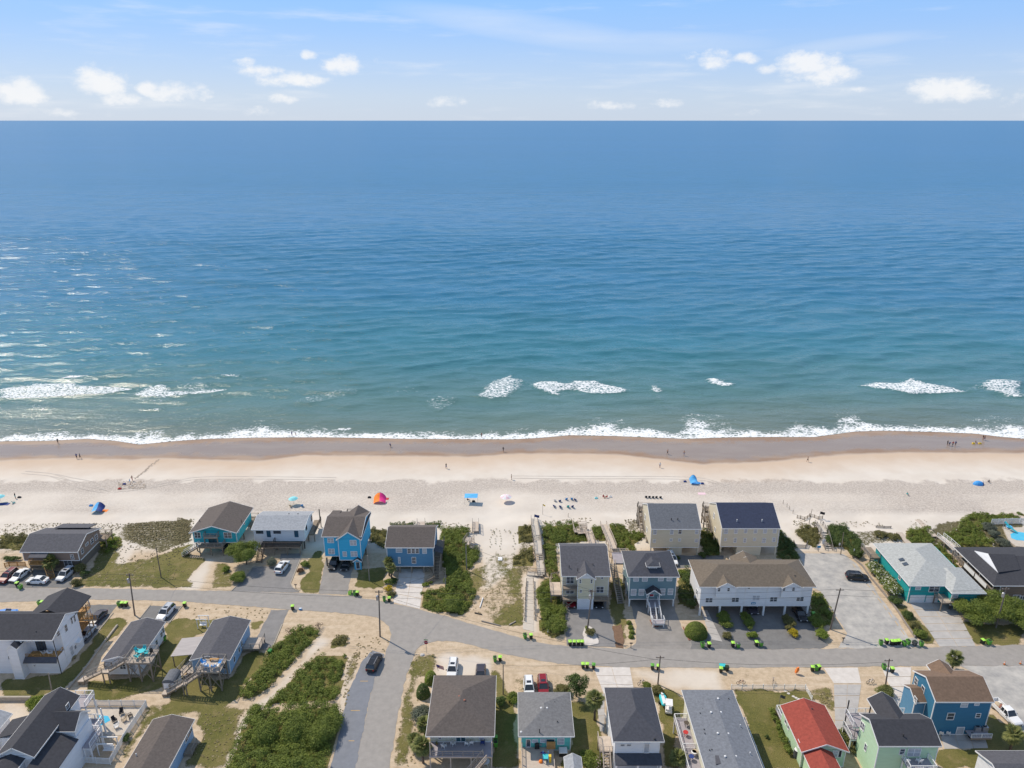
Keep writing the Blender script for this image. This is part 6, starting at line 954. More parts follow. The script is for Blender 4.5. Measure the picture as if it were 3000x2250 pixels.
def wheel_meshes():
    if 'w' not in CARM:
        b = MB(); b.cyl((0,-.11,0),(0,.11,0),.34,.34,14); t = b.mesh('tyre',['tyre']); b = MB(); b.cyl((0,-.12,0),(0,.12,0),.2,.2,10); CARM['w'] = (t, b.mesh('rim',['rim']))
    return CARM['w']
LT = {}
def car(label, x, y, heading, kind, col, group=None, roof=None):
    """heading in degrees: 0 = +X, 90 = out to sea"""
    D, L2, hz, rz = car_meshes(kind); r = thing({'suv':'parked_suv','sedan':'parked_car','pickup':'pickup_truck'}[kind], label, {'suv':'car','sedan':'car','pickup':'truck'}[kind], (x,y,.03), R(heading), group)
    for k, (me, _) in D.items():
        o = inst(k.strip(), me, r)
        if k in ('body','roof'): o.material_slots[0].link = 'OBJECT'; o.material_slots[0].material = MATS[(roof or col) if k == 'roof' else col]
    ty, ri = wheel_meshes(); wb = {'suv':1.42,'sedan':1.38,'pickup':1.8}[kind]
    for sx in (-wb,wb):
        for sy in (-.83,.83): o = inst('wheel', ty, r, (sx,sy,.34)); inst('rim', ri, o)
    if kind not in LT:
        b = MB(); b.box(-.07,.07,-.16,.16,-.07,.07); LT['h'] = b.mesh('headlight',['headlight']); b = MB(); b.box(-.05,.05,-.13,.13,-.12,.12); LT['t'] = b.mesh('taillight',['taillight']); b = MB(); b.box(-.06,.06,-.12,.12,-.07,.07); LT['m'] = b.mesh('mirror',['plastic_black']); LT[kind] = 1
    for s in (-1,1): inst('headlight', LT['h'], r, (L2-.06,s*.62,hz-.33)); inst('taillight', LT['t'], r, (-L2+.01,s*.66,rz-.25)); inst('mirror', LT['m'], r, (L2*.36,s*1.02,hz+.06))
    b = MB(); b.box(L2-.02,L2+.05,-.5,.5,.42,.58); b.build('grille','plastic_black',r,local=True)
    return r
def build_cars():
    C = [('red suv parked nose out beside the brown house',1,105,850,-97,'suv','car_maroon'),('small white car between the red suv and the white saloon',1,235,835,-100,'sedan','car_white'),('white saloon parked sideways at the street by the brown house',1,440,895,176,'sedan','car_white'),('silver suv parked in front of the brown house wall',1,765,830,-97,'suv','car_silver'),
     ('dark grey car on the driveway behind the white modern house',1,1130,1330,-97,'sedan','car_grey'),('silver car half under the white modern house deck',1,1000,1510,-97,'sedan','car_silver'),('white suv with dark tail on the low cottage driveway',1,1925,1270,-98,'suv','car_white'),('car under a bright blue cover beside the white modern house',1,60,1290,20,'sedan','car_blue'),
     ('white suv on the gravelly driveway of the white cottage',3,1215,900,82,'suv','car_white'),('dark car parked under the turquoise house',3,590,660,-92,'sedan','car_grey'),('black suv under the left bay of the bright blue house',3,1815,860,-92,'suv','car_black'),('black car under the right bay of the bright blue house',3,1955,865,-92,'sedan','car_black'),
     ('black suv on the parking strip of the side street',6,225,470,80,'suv','car_black'),('white suv on the pale drive behind the brown hip roof house',6,1130,545,-92,'suv','car_white'),('dark navy car behind the brown hip roof house',6,1455,600,-90,'sedan','car_grey'),('white car with dark sunroof behind the small aqua cottage',8,195,760,-88,'suv','car_white'),('bright red suv behind the small aqua cottage',8,360,745,-88,'suv','car_red'),
     ('black car in the right carport of the cream house',7,760,1250,-90,'sedan','car_black'),('red car in the left carport of the cream house',7,440,1245,-90,'sedan','car_red'),('white van behind the grey blue house roof',7,1610,765,-85,'suv','car_white'),('black car under the right end of the townhouses',9,1510,1400,-90,'sedan','car_black'),('dark car under the middle of the townhouses',9,950,1320,-90,'sedan','car_grey'),
     ('black suv alone on the gravel beach lot',11,275,975,-8,'suv','car_black'),('white pickup truck with loaded bed beside the deep blue house',12,1990,1050,-80,'pickup','car_white')]
    for lb, z, x, y, hd, k, c in C: p = G(z,x,y); car(lb, p[0], p[1], hd, k, c, roof='car_silver' if 'dark tail' in lb else None)
    p = G(12,1990,1050); hd = Vector((math.cos(R(-80)),math.sin(R(-80)))); q = Vector(p)-hd*1.5; r = thing('cargo_pile','brown load of gear in the bed of the white pickup','cargo',(q.x,q.y,.66)); b = MB(); b.dome((0,.2,0),.5,.7,.5,9,3); b.build('tarpaulin','plastic_tan',r,local=True); b = MB(); b.beam((-.3,-.6,.1),(.35,-.1,.4),.25); b.build('crate','brick',r,local=True)
    # personal watercraft on trailer
    p = G(8,1745,890); r = thing('watercraft','teal and white personal watercraft on a trailer','watercraft',(p[0],p[1],0),R(92)); b = MB(); b.loft([[(-1.5,-.5,.45),(-1.5,.5,.45),(-1.5,.55,.75),(-1.5,-.55,.75)],[(.4,-.58,.4),(.4,.58,.4),(.4,.6,.8),(.4,-.6,.8)],[(1.7,-.08,.65),(1.7,.08,.65),(1.7,.1,.85),(1.7,-.1,.85)]]); b.build('hull','plastic_teal',r,local=True)
    b = MB(); b.loft([[(-1.4,-.3,.75),(-1.4,.3,.75),(-1.4,.2,1.0),(-1.4,-.2,1.0)],[(.2,-.25,.8),(.2,.25,.8),(.2,.2,1.1),(.2,-.2,1.1)],[(1.2,-.2,.8),(1.2,.2,.8),(1.2,.1,.95),(1.2,-.1,.95)]]); b.build('deck','plastic_white',r,local=True); b = MB(); b.beam((.35,-.35,1.2),(.35,.35,1.2),.06); b.beam((.35,0,.9),(.35,0,1.2),.08); b.build('handlebar','plastic_black',r,local=True); b = MB(); b.beam((-1.3,0,.35),(2.3,0,.35),.1); b.beam((-.4,-.75,.3),(-.4,.75,.3),.1); b.build('trailer','metal',r,local=True)
    for s in (-.75,.75): b = MB(); b.cyl((-.4,s-.08,.25),(-.4,s+.08,.25),.25,.25,10); b.build('wheel','tyre',r,local=True)
    p = G(8,1810,990); r = thing('utility_cart','white golf cart with canopy beside the white house','golf cart',(p[0],p[1],0),R(80)); b = MB(); b.box(-1.1,1.1,-.55,.55,.25,.6); b.box(-.9,-.2,-.5,.5,.6,.95); b.build('body','plastic_white',r,local=True); b = MB(); b.box(-.9,.7,-.6,.6,1.75,1.83); b.build('canopy','fab_white',r,local=True)
    for sx in (-.8,.65):
        for sy in (-.5,.5): b = MB(); b.beam((sx,sy,.6),(sx,sy,1.75),.05); b.build('post','metal',r,local=True); b = MB(); b.cyl((sx,sy-.1,.22),(sx,sy+.1,.22),.22,.22,10); b.build('wheel','tyre',r,local=True)
# ================================================================ TRASH CARTS
CT = {}
def cart(label, x, y, body, lid, a=0., op=False, group=None, fallen=False):
    if not CT:
        b = MB(); b.loft([[(-.24,-.26,.06),(.24,-.26,.06),(.24,.22,.06),(-.24,.22,.06)],[(-.31,-.36,.98),(.31,-.36,.98),(.31,.34,.98),(-.31,.34,.98)]]); CT['body'] = b.mesh('body',['cart_black'])
        b = MB(); b.box(-.33,.33,-.40,.36,.985,1.03); b.dome((0,-.02,1.03),.31,.36,.07,10,2); CT['lid'] = b.mesh('lid',['cart_lime']); b = MB(); b.box(-.32,.32,.375,.42,.25,.98); CT['lid_open'] = b.mesh('lid',['cart_lime']); b = MB(); b.box(-.27,.27,-.32,.30,.982,.99); CT['opening'] = b.mesh('opening',['cart_inside'])
        b = MB(); b.cyl((-.04,0,0),(.04,0,0),.13,.13,10); CT['wheel'] = b.mesh('wheel',['tyre']); b = MB(); b.beam((-.28,.42,.95),(.28,.42,.95),.04); CT['handle'] = b.mesh('handle',['plastic_black'])
        b = MB(); b.box(-.34,.34,-.375,.345,.90,.975); b.v = [(v[0],v[1],v[2]) for v in b.v]; CT['rim'] = b.mesh('rim',['cart_green'])
    r = thing('trash_cart', label, 'trash cart', (x,y,.03 if not fallen else .3), a, group)
    if fallen: r.rotation_euler = (R(80),0,a)
    def put(n, m_=None):
        o = inst('lid' if n == 'lid_open' else n, CT[n], r)
        if m_: o.material_slots[0].link = 'OBJECT'; o.material_slots[0].material = MATS[m_]
    put('body', body); put('handle')
    if op: put('rim', body); put('opening'); put('lid_open', lid)
    else: put('lid', lid)
    for s in (-.22,.22): inst('wheel', CT['wheel'], r, (s,.26,.13))
def build_carts():
    B, G_, Lm, Dk, Gy = 'cart_black','cart_green','cart_lime','cart_dkgreen','cart_grey'
    rows = [(1,'at the street before the white saloon',[(205,940,B,Lm),(240,970,G_,Lm,1)]),(1,'behind the white modern house porch roof',[(460,1155,G_,Dk,1),(495,1160,B,Lm),(540,1160,B,Lm)]),(1,'beside the utility pole and the dark grey car',[(1380,1165,G_,Dk,1),(1420,1172,B,Lm),(1465,1172,B,Lm)]),(1,'alone at the street by the low cottage driveway',[(2142,1175,B,Lm)]),
     (3,'alone on the street edge beside a blue recycling bin',[(1335,1368,B,Lm)]),(3,'at the driveway of the bright blue house',[(2010,1165,G_,Lm,2),(2050,1200,G_,Dk,1),(2085,1205,B,Lm)]),(5,'at the street before the yellow bush',[(340,1110,G_,Dk,1),(398,1115,B,Lm)]),(5,'at the end of the beach path',[(1968,1540,G_,Dk,1),(2036,1545,B,Lm)]),(6,'on the sand behind the brown hip roof house',[(1620,425,G_,Dk,1),(1680,420,B,Lm)]),(6,'against the brown hip roof house side',[(1628,1350,B,G_),(1630,1410,G_,Dk,1)]),
     (8,'in the row of four before the stone island',[(670,240,B,Lm),(720,240,B,Lm),(768,240,B,Lm),(812,240,B,Lm)]),(8,'at the broad concrete driveway',[(820,500,B,Lm),(870,502,B,Lm),(943,508,B,G_)]),(8,'by the utility pole near the grey roofed block',[(1622,515,B,G_),(1690,522,B,Lm)]),(10,'between the domed bush and the concrete strip',[(385,260,G_,Dk,1),(460,262,B,Lm)]),(10,'at the second townhouse drive',[(735,255,B,Lm),(797,265,G_,Gy)]),(10,'at the third townhouse drive',[(1008,245,B,Lm),(1062,248,G_,Gy)]),
     (10,'by the teal tote before the fenced lawn',[(597,550,B,Lm),(668,535,B,G_,1)]),(10,'near the orange flag at the concrete apron',[(1655,535,B,Lm),(1700,530,G_,Lm,1),(1727,525,B,Lm)]),(12,'in the long line at the gravel lot',[(552,235,G_,Lm,1),(617,222,B,Lm),(680,235,B,Lm),(718,233,B,Lm),(757,228,B,Lm),(825,245,G_,Gy,1),(868,228,G_,Lm,1),(945,242,Gy,Gy,1),(1020,248,G_,Gy,1)]),(12,'at the lawn of the dark roofed house',[(1728,222,B,Lm),(1803,230,G_,Lm,1)]),(12,'beside the pole near the mint house dormer',[(588,515,G_,Dk,1),(680,552,B,Lm)]),(9,'under the hedge right of the townhouses',[(1665,1410,Dk,G_)]),
     (2,'on the lawn beside the low cottage',[(1905,185,G_,G_,1)]),(4,'at the foot of the long asphalt driveway',[(1155,345,Dk,Dk)])]
    nm = {B:'black',G_:'green',Dk:'dark green',Gy:'grey'}; lm = {Lm:'lime',G_:'green',Dk:'dark green',Gy:'grey'}
    for z, where, lst in rows:
        for q in lst:
            p = G(z,q[0],q[1]); op = len(q) > 4 and q[4] == 1; fl = len(q) > 4 and q[4] == 2
            lb = f"{'fallen ' if fl else ''}{nm[q[2]]} cart with {'open ' if op else ''}{lm[q[3]]} lid {where}"
            cart(lb, p[0], p[1], q[2], q[3], random.uniform(-.25,.25), op, 'trash carts '+where, fl)
    p = G(10,618,500); r = thing('tote_bin','teal plastic tote behind the carts on the sand','bin',(p[0],p[1],.0)); b = MB(); b.loft([[(-.45,-.3,0),(.45,-.3,0),(.45,.3,0),(-.45,.3,0)],[(-.55,-.4,.6),(.55,-.4,.6),(.55,.4,.6),(-.55,.4,.6)]]); b.build('tub','fab_teal',r,local=True); b = MB(); b.box(-.58,.58,-.43,.43,.605,.66); b.build('lid','plastic_teal',r,local=True)
    p = G(3,1423,1368); r = thing('recycling_bin','small blue recycling bin on the street edge','bin',(p[0],p[1],.03)); b = MB(); b.loft([[(-.22,-.15,0),(.22,-.15,0),(.22,.15,0),(-.22,.15,0)],[(-.28,-.2,.35),(.28,-.2,.35),(.28,.2,.35),(-.28,.2,.35)]]); b.build('tub','fab_blue',r,local=True); b = MB(); b.box(-.24,.24,-.16,.16,.352,.36); b.build('contents','fab_white',r,local=True)
# ================================================================ POLES, WIRES, SIGNS
POLE = {}
def pole(key, label, z, base, top, r=.16, arm=True, trans=False, name='utility_pole', mt='pole', cat='utility pole'):
    p = G(z,*base); ht = max(3.,W(z,top[0],top[1],p[1])[1]); zt = terrain(*p); o = thing(name, label, cat, (p[0],p[1],zt)); lx = W(z,top[0],top[1],p[1])[0]-p[0]; lx = max(-.6,min(.6,lx))
    b = MB(); b.cyl((0,0,-.2),(lx,0,ht),r,r*.68,9); b.build('shaft',mt,o,local=True,smooth=False)
    if arm:
        b = MB(); b.beam((lx-.75,.12,ht-.5),(lx+.75,.12,ht-.5),.1,.12); b.build('crossarm','pole',o,local=True)
        for s in (-.6,0,.6): b = MB(); b.cyl((lx+s,.12,ht-.44),(lx+s,.12,ht-.22),.06,.04,7); b.build('insulator','metal',o,local=True)
    if trans: b = MB(); b.cyl((lx-.36,-.12,ht-2.1),(lx-.36,-.12,ht-1.2),.25,.25,12); b.dome((lx-.36,-.12,ht-1.2),.25,.25,.1,12,2); b.build('transformer','metal',o,local=True); b = MB(); b.beam((lx-.2,-.1,ht-1.6),(lx,0,ht-1.6),.1); b.build('bracket','metal',o,local=True)
    POLE[key] = (Vector((p[0]+lx,p[1]+.1,zt+ht-.25)), o); return o
def wire(label, a, c, sag=.5, r=.022, da=0, dc=0):
    A = POLE[a][0].copy() if isinstance(a,str) else Vector(a); C = POLE[c][0].copy() if isinstance(c,str) else Vector(c); A.z += da; C.z += dc; b = MB(); n = 10; pr = None
    for k in range(n+1):
        t = k/n; q = A.lerp(C,t); q.z -= sag*4*t*(1-t)
        if pr is not None: b.cyl(pr,q,r,r,5,False)
        pr = q
    tag(b.build('power_line','wire',loc=tuple(A)), label, 'power line')
def build_poles():
    pole('a','tall utility pole with transformer beside the three carts',1,(1560,1275),(1495,790),trans=True); pole('b','dark thin pole on the dry lot left of the turquoise house',1,(1865,835),(1805,490),.12,False); pole('c','pole at the corner of the white modern house driveway',1,(1065,1525),(990,1150),.1,False); pole('d','short pale pole on the lawn behind the large white house',2,(602,785),(560,560),.12,False,mt='wood_old')
    pole('e','tall utility pole with white transformer at the street bend',5,(290,1520),(275,985),trans=True); pole('f','grey pole in the shrubs by the empty sand lot',5,(1292,755),(1283,455),.14,False,mt='wood_old'); pole('g','wooden pole in the shrubs before the slate blue cottage',5,(1050,978),(1043,730),.1,False,mt='wood_old'); pole('h','pale pole on the shaded lawn right of the bright blue house',5,(168,875),(145,580),.12,False,mt='wood_old')
    pole('i','leaning utility pole on the stone island before the cream house',7,(635,1565),(695,1095),trans=True); pole('j','utility pole with lamp between the concrete drive and the grey roofed block',8,(1688,690),(1718,360),.14); pole('k','utility pole leaning over the gravel lot corner',9,(1865,1555),(2015,1080),.17); pole('l','utility pole by the carts near the mint house',12,(610,700),(655,395),.14,True); pole('m','utility pole with transformer among the trees at the dark roofed house',11,(1885,1535),(2010,1070),trans=True); pole('n','tan pole behind the gravel lot by the stairs',11,(90,690),(125,435),.11,False,mt='wood'); pole('o','dark pole beside the brown hip roof house',6,(1715,805),(1715,465),.11,False); pole('p','thin pole at the corner of the mint house',12,(222,1450),(270,1150),.08,False,mt='wood_old')
    Wl = lambda s: 'thin black power line '+s
    left = POLE['a'][0]+Vector((-40,2.5,0)); right = POLE['m'][0]+Vector((45,0,0))
    for nm, da in (('upper',0),('lower',-1.4)):
        wire(Wl(f'({nm} strand) running off beyond the white modern house') .replace('(','').replace(')',''), tuple(left+Vector((0,0,da))), tuple(POLE['a'][0]+Vector((0,0,da))), .6)
        wire(f'{nm} thin power line from the three cart pole to the street bend pole','a','e',.9,da=da,dc=da); wire(f'{nm} thin power line from the street bend pole to the stone island pole','e','i',.7,da=da,dc=da); wire(f'{nm} thin power line from the stone island pole to the gravel lot pole','i','k',.8,da=da,dc=da); wire(f'{nm} thin power line from the gravel lot pole to the tree pole','k','m',.7,da=da,dc=da); wire(f'{nm} thin power line running on past the dark roofed house',tuple(POLE['m'][0]+Vector((0,0,da))),tuple(right+Vector((0,0,da))),.6)
    wire('thin service line from the street bend pole to the concrete drive pole','e','j',1.2,da=-.8,dc=-.8); wire('thin service line from the concrete drive pole to the pole near the mint house','j','l',1.0,da=-.5,dc=-.5); wire('thin service line dropping to the thin pole on the dry lot','a','b',.4); wire('thin service line to the slate blue cottage shrubs pole','e','g',.4); wire('thin service line from the stone island pole to the shrub pole','i','f',.5); wire('thin service line to the dark pole by the brown hip roof house','j','o',.6,da=-.5)
    # stop sign
    p = G(6,828,322); r = thing('stop_sign','red stop sign on a thin post at the street corner','sign',(p[0],p[1],0),R(-8)); b = MB(); b.cyl((0,0,0),(0,0,2.5),.04,.04,6); b.build('post','metal',r,local=True); pl = MB(); pl.loft([[(.42*math.cos(R(22.5+45*k)),y,2.35+.42*math.sin(R(22.5+45*k))) for k in range(8)] for y in (-.07,-.04)]); o = pl.build('plate','sign_red',r,local=True)
    c = bpy.data.curves.new('stop_text','FONT'); c.body = 'STOP'; c.size = .28; c.align_x = 'CENTER'; c.align_y = 'CENTER'; c.extrude = .004; c.materials.append(MATS['fab_white']); t0 = bpy.data.objects.new('tmp', c); COL.objects.link(t0); me = bpy.data.meshes.new_from_object(t0.evaluated_get(bpy.context.evaluated_depsgraph_get())); bpy.data.objects.remove(t0); me.materials.clear(); me.materials.append(MATS['fab_white']); t = bpy.data.objects.new('lettering', me); COL.objects.link(t); t.parent = o; t.location = (0,-.078,2.35); t.rotation_euler = (math.pi/2,0,0)
    b = MB(); b.box(-.4,.4,-.01,.01,2.82,2.98); b.build('street_name_plate','cart_dkgreen',r,local=True)
    def sign(lb, z, x, y, w_, h_, ht, mt): p = G(z,x,y); r = thing('sign',lb,'sign',(p[0],p[1],terrain(*p))); b = MB(); b.box(-.05,.05,-.02,.05,0,ht); b.build('post','wood_old',r,local=True); b = MB(); b.box(-w_/2,w_/2,-.06,-.025,ht-h_,ht); b.build('panel',mt,r,local=True)
    sign('grey notice board beside the decked beach path',5,2112,1290,.8,1.0,1.9,'metal'); sign('small blue sign at the sandy beach access',9,1728,655,.8,.6,1.6,'sign_blue'); sign('white notice at the crossover stairs',9,1780,590,.7,1.2,1.8,'plastic_white'); sign('small white sign by the tan pole',9,1965,620,.35,.6,1.5,'plastic_white'); sign('thin white marker behind the gravel lot rail',11,232,720,.25,.4,2.2,'plastic_white'); sign('white marker post in the bushy strip',7,175,1600,.3,.6,.9,'plastic_white')
    def mailbox(lb, z, x, y): p = G(z,x,y); r = thing('mailbox',lb,'mailbox',(p[0],p[1],0)); b = MB(); b.box(-.05,.05,-.05,.05,0,1.05); b.build('post','wood_dark',r,local=True); b = MB(); b.loft([[(.28*s,.13*math.cos(t),1.08+.16*max(0,math.sin(t))+.0) for t in np.linspace(-.3,math.pi+.3,8)] for s in (-1,1)]); b.build('box','plastic_black',r,local=True)
    mailbox('dark mailbox at the white cottage driveway',3,1372,1130); mailbox('black mailbox between the two forecourts',8,1375,270); mailbox('mailbox by the round bush at the gravel lot',10,2010,210)
    def flag(lb, z, base, top, cols, fw=1.2, fh=.7): 
        p = G(z,*base); zt = terrain(*p); ht = max(2.2,W(z,top[0],top[1],p[1])[1]-zt); r = thing('flag',lb,'flag',(p[0],p[1],zt)); b = MB(); b.cyl((0,0,0),(0,0,ht),.045,.035,6); b.build('staff','wood_old',r,local=True)
        b = MB(); n = 8; vs = []; 
        for k in range(n+1): t = k/n; vs += [(.05+fw*t,.08*math.sin(t*7),ht-.05-.25*t),(.05+fw*t,.08*math.sin(t*7),ht-.05-fh-.25*t)]
        b.add(vs+[(v[0],v[1]+.012,v[2]) for v in vs],[(2*k,2*k+1,2*k+3,2*k+2) for k in range(n)]+[(2*n+2+2*k,2*n+4+2*k,2*n+5+2*k,2*n+3+2*k) for k in range(n)]); b.build('cloth',cols,r,local=True); return r, ht
    flag('navy flag over the public dune crossover',7,(20,330),(20,225),'fab_navy'); flag('dark flag at the head of the crossover by the sandy access',9,(1738,280),(1738,205),'fab_black'); flag('small yellow flag on a beach post',7,(117,225),(117,105),'fab_yellow',.6,.4); flag('grey flag at the red roofed house porch',10,(1272,930),(1270,870),'roof_coal',.9,.6)
    p = G(6,965,590); r = thing('national_flag','red white and blue striped flag on a leaning staff by the clipped dome','flag',(p[0]+.1,p[1]-.6,1.6)); b = MB(); b.beam((0,0,0),(-.3,-.2,1.6),.05); b.build('staff','wood_old',r,local=True)
    for k in range(7): b = MB(); b.beam((-.28+.02*k,-.2,1.55-.11*k),(1.0+.02*k,-.3,1.15-.11*k),.02,.108); b.build('stripe','fab_red' if k % 2 == 0 else 'fab_white',r,local=True)
    b = MB(); b.beam((-.28,-.225,1.4),(.3,-.275,1.22),.02,.42); b.build('canton','fab_navy',r,local=True)
    for i,(x,y) in enumerate(((1985,462),(2170,455))): p = G(12,x,y); r = thing('traffic_cone','orange traffic cone at the street by the gravel turnaround','traffic cone',(p[0],p[1],.03),0,'cones by the gravel turnaround'); b = MB(); b.cyl((0,0,.04),(0,0,.7),.16,.03,10); b.build('cone','fab_safety',r,local=True); b = MB(); b.box(-.2,.2,-.2,.2,0,.04); b.build('base','plastic_black',r,local=True); b = MB(); b.cyl((0,0,.36),(0,0,.48),.112,.09,10); b.build('band','fab_white',r,local=True)
    p = G(10,1470,570); r = thing('safety_flag','orange safety flag figure standing on the sandy verge','safety marker',(p[0],p[1],0),.3); b = MB(); b.beam((0,0,0),(.1,0,1.3),.07); b.build('post','fab_safety',r,local=True); b = MB(); b.loft([[(-.3,-.12,.35),(.25,-.12,.35),(.25,.12,.35),(-.3,.12,.35)],[(-.15,-.2,.9),(.45,-.2,.9),(.45,.2,.9),(-.15,.2,.9)],[(0,-.1,1.35),(.4,-.1,1.45),(.4,.1,1.45),(0,.1,1.35)]]); b.build('panel','fab_safety',r,local=True)
    for lb,z,x,y,c,a in (('bicycle leaning on the white picket fence',10,830,690,'brick',.1),('blue bicycle parked on the sandy verge by the picket fence',10,1200,680,'fab_navy',1.2),('bicycle by the palmetto clump at the concrete drive',8,1495,690,'metal',.4),('bicycle on the verge beside the concrete apron',12,430,680,'metal',.2)):
        p = G(z,x,y); r = thing('bicycle',lb,'bicycle',(p[0],p[1],.02),a)
        for sx in (-.5,.5):
            b = MB(); n = 16; q = [(sx+.33*math.cos(2*math.pi*k/n),0,.34+.33*math.sin(2*math.pi*k/n)) for k in range(n)]
            for k in range(n): b.beam(q[k],q[(k+1) % n],.045)
            for k in range(0,n,4): b.beam((sx,0,.34),q[k],.012)
            b.build('wheel','tyre',r,local=True)
        b = MB(); [b.beam(u,v,.04) for u,v in (((-.5,0,.34),(-.1,0,.36)),((-.1,0,.36),(-.2,0,.85)),((-.5,0,.34),(-.2,0,.78)),((-.1,0,.36),(.38,0,.85)),((-.2,0,.8),(.38,0,.88)),((.5,0,.34),(.36,0,1.0)))]; b.build('frame',c,r,local=True); b = MB(); b.beam((.34,-.28,1.02),(.34,.28,1.02),.03); b.build('handlebar','metal',r,local=True); b = MB(); b.box(-.32,-.08,-.07,.07,.86,.91); b.build('saddle','plastic_black',r,local=True)
    for i,(z,x0,y0,x1,y1,lb) in enumerate(((5,1465,1345,1685,1400,'grey driftwood log at the end of the empty sand lot'),(5,1785,1390,1860,1350,'short pale timber on the grassy end of the empty lot'),(5,1480,1080,1445,1190,'thin white timber lying on the sand track'),(5,1385,1250,1470,1270,'dark timber lying by the shrubs at the street'))):
        p = G(z,x0,y0); q = G(z,x1,y1); b = MB(); b.cyl((p[0],p[1],.14),(q[0],q[1],.14),.14,.11,7); tag(b.build('log',['wood_old','wood_pale','plastic_white','wood_dark'][i],loc=(p[0],p[1],0)), lb, 'log')
    p = G(5,1680,625); b = MB(); b.box(p[0]-.5,p[0]+.5,p[1]-.7,p[1]+.7,.08,.16); tag(b.build('board','plastic_white',loc=(p[0],p[1],0)), 'white board lying on the empty sand lot', 'board')
    def rock(lb,z,x,y,s): p = G(z,x,y); b = MB(); b.dome((p[0],p[1],-.05),s,s*.8,s*.7,8,3); [b.v.__setitem__(i,(v[0]+random.uniform(-.08,.08),v[1]+random.uniform(-.08,.08),v[2])) for i,v in enumerate(b.v)]; tag(b.build('boulder','concrete_pale',loc=(p[0],p[1],0)), lb, 'boulder')
    rock('pale boulder at the foot of the stop sign',6,780,350,.5); rock('pale boulder by the olive bush at the street',1,830,900,.5)
    # cistern by the red roofed house
    p = G(10,1475,1530); r = thing('water_tank','dark upright tank against the red roofed house','tank',(p[0],p[1],0)); b = MB(); b.cyl((0,0,0),(0,0,1.5),.55,.55,14); b.build('tank','cart_grey',r,local=True); b = MB(); b.cyl((0,0,1.5),(0,0,1.6),.5,.35,14); b.build('lid','plastic_white',r,local=True)
# ================================================================ FENCES, WALKS, POOLS
def fence(label, pts, h=1.1, mt='trim', style='picket', sp=2.0, name='fence'):
    P = [Vector((p[0],p[1],terrain(*p))) for p in pts]; r = thing(name, label, 'fence', P[0]); o = P[0]
    for a, c in zip(P, P[1:]):
        n = max(1,round((c-a).length/sp)); d = (c-a)
        for k in range(n+(1 if c is P[-1] else 0)): q = a+d*k/n-o; b = MB(); b.box(q.x-.06,q.x+.06,q.y-.06,q.y+.06,q.z-.1,q.z+h+.06); b.build('post',mt,r,local=True)
        for z in ((.2,.5,.85) if style == 'rail' else (.2,h-.1)): b = MB(); b.beam(a-o+Vector((0,0,z*h if style == 'rail' else z)),c-o+Vector((0,0,z*h if style == 'rail' else z)),.04,.1); b.build('rail',mt,r,local=True)
        if style != 'rail':
            b = MB(); m_ = int(d.length/.17)
            for k in range(m_): q = a+d*(k+.5)/m_-o; b.box(q.x-.045,q.x+.045,q.y-.02,q.y+.02,q.z+.06,q.z+h)
            tag(b.build('pickets',mt,r,local=True), kind='stuff')
def walkway(label, path, w_=1.5, mt='wood_pale', rmt='wood_old', rails=True, steps=None, name='dune_walkway', rh=1.0):
    """path of (x, y, z); runs steeper than 1:3 become steps"""
    h = House(name, label, path[0][0], path[0][1], 'walkway'); P = [Vector(p) for p in path]
    for a, c in zip(P, P[1:]):
        d = c-a; hd = Vector((d.x,d.y,0)); run = hd.length; hd.normalize(); sd_ = Vector((-hd.y,hd.x,0))
        if abs(d.z) > run*.3:
            top, bot = (a,c) if a.z > c.z else (c,a); h.stair(top, bot, w_, mt, rmt)
        else:
            b = MB(); b.beam(a-Vector((0,0,.06)),c-Vector((0,0,.06)),w_,.1); b.build('walk_deck',mt,h.r); n = max(1,round(run/2.4))
            for k in range(n+1):
                q = a+d*k/n
                for s in (-1,1):
                    t = q+sd_*s*(w_/2-.08); g = terrain(t.x,t.y)
                    if q.z-g > .15: h.part('post','wood',lambda b: b.box(t.x-.07,t.x+.07,t.y-.07,t.y+.07,g-.2,q.z-.12))
            if rails:
                for s in (-1,1): h.rail([a+sd_*s*(w_/2-.04),c+sd_*s*(w_/2-.04)],rmt,rh,False,1.8)
    return h
def g3(z, x, y, h=0.): 
    p = G(z,x,y); t = terrain(*p)
    if h: p = G(z,x,y,t+h)
    return (p[0],p[1],t+h)
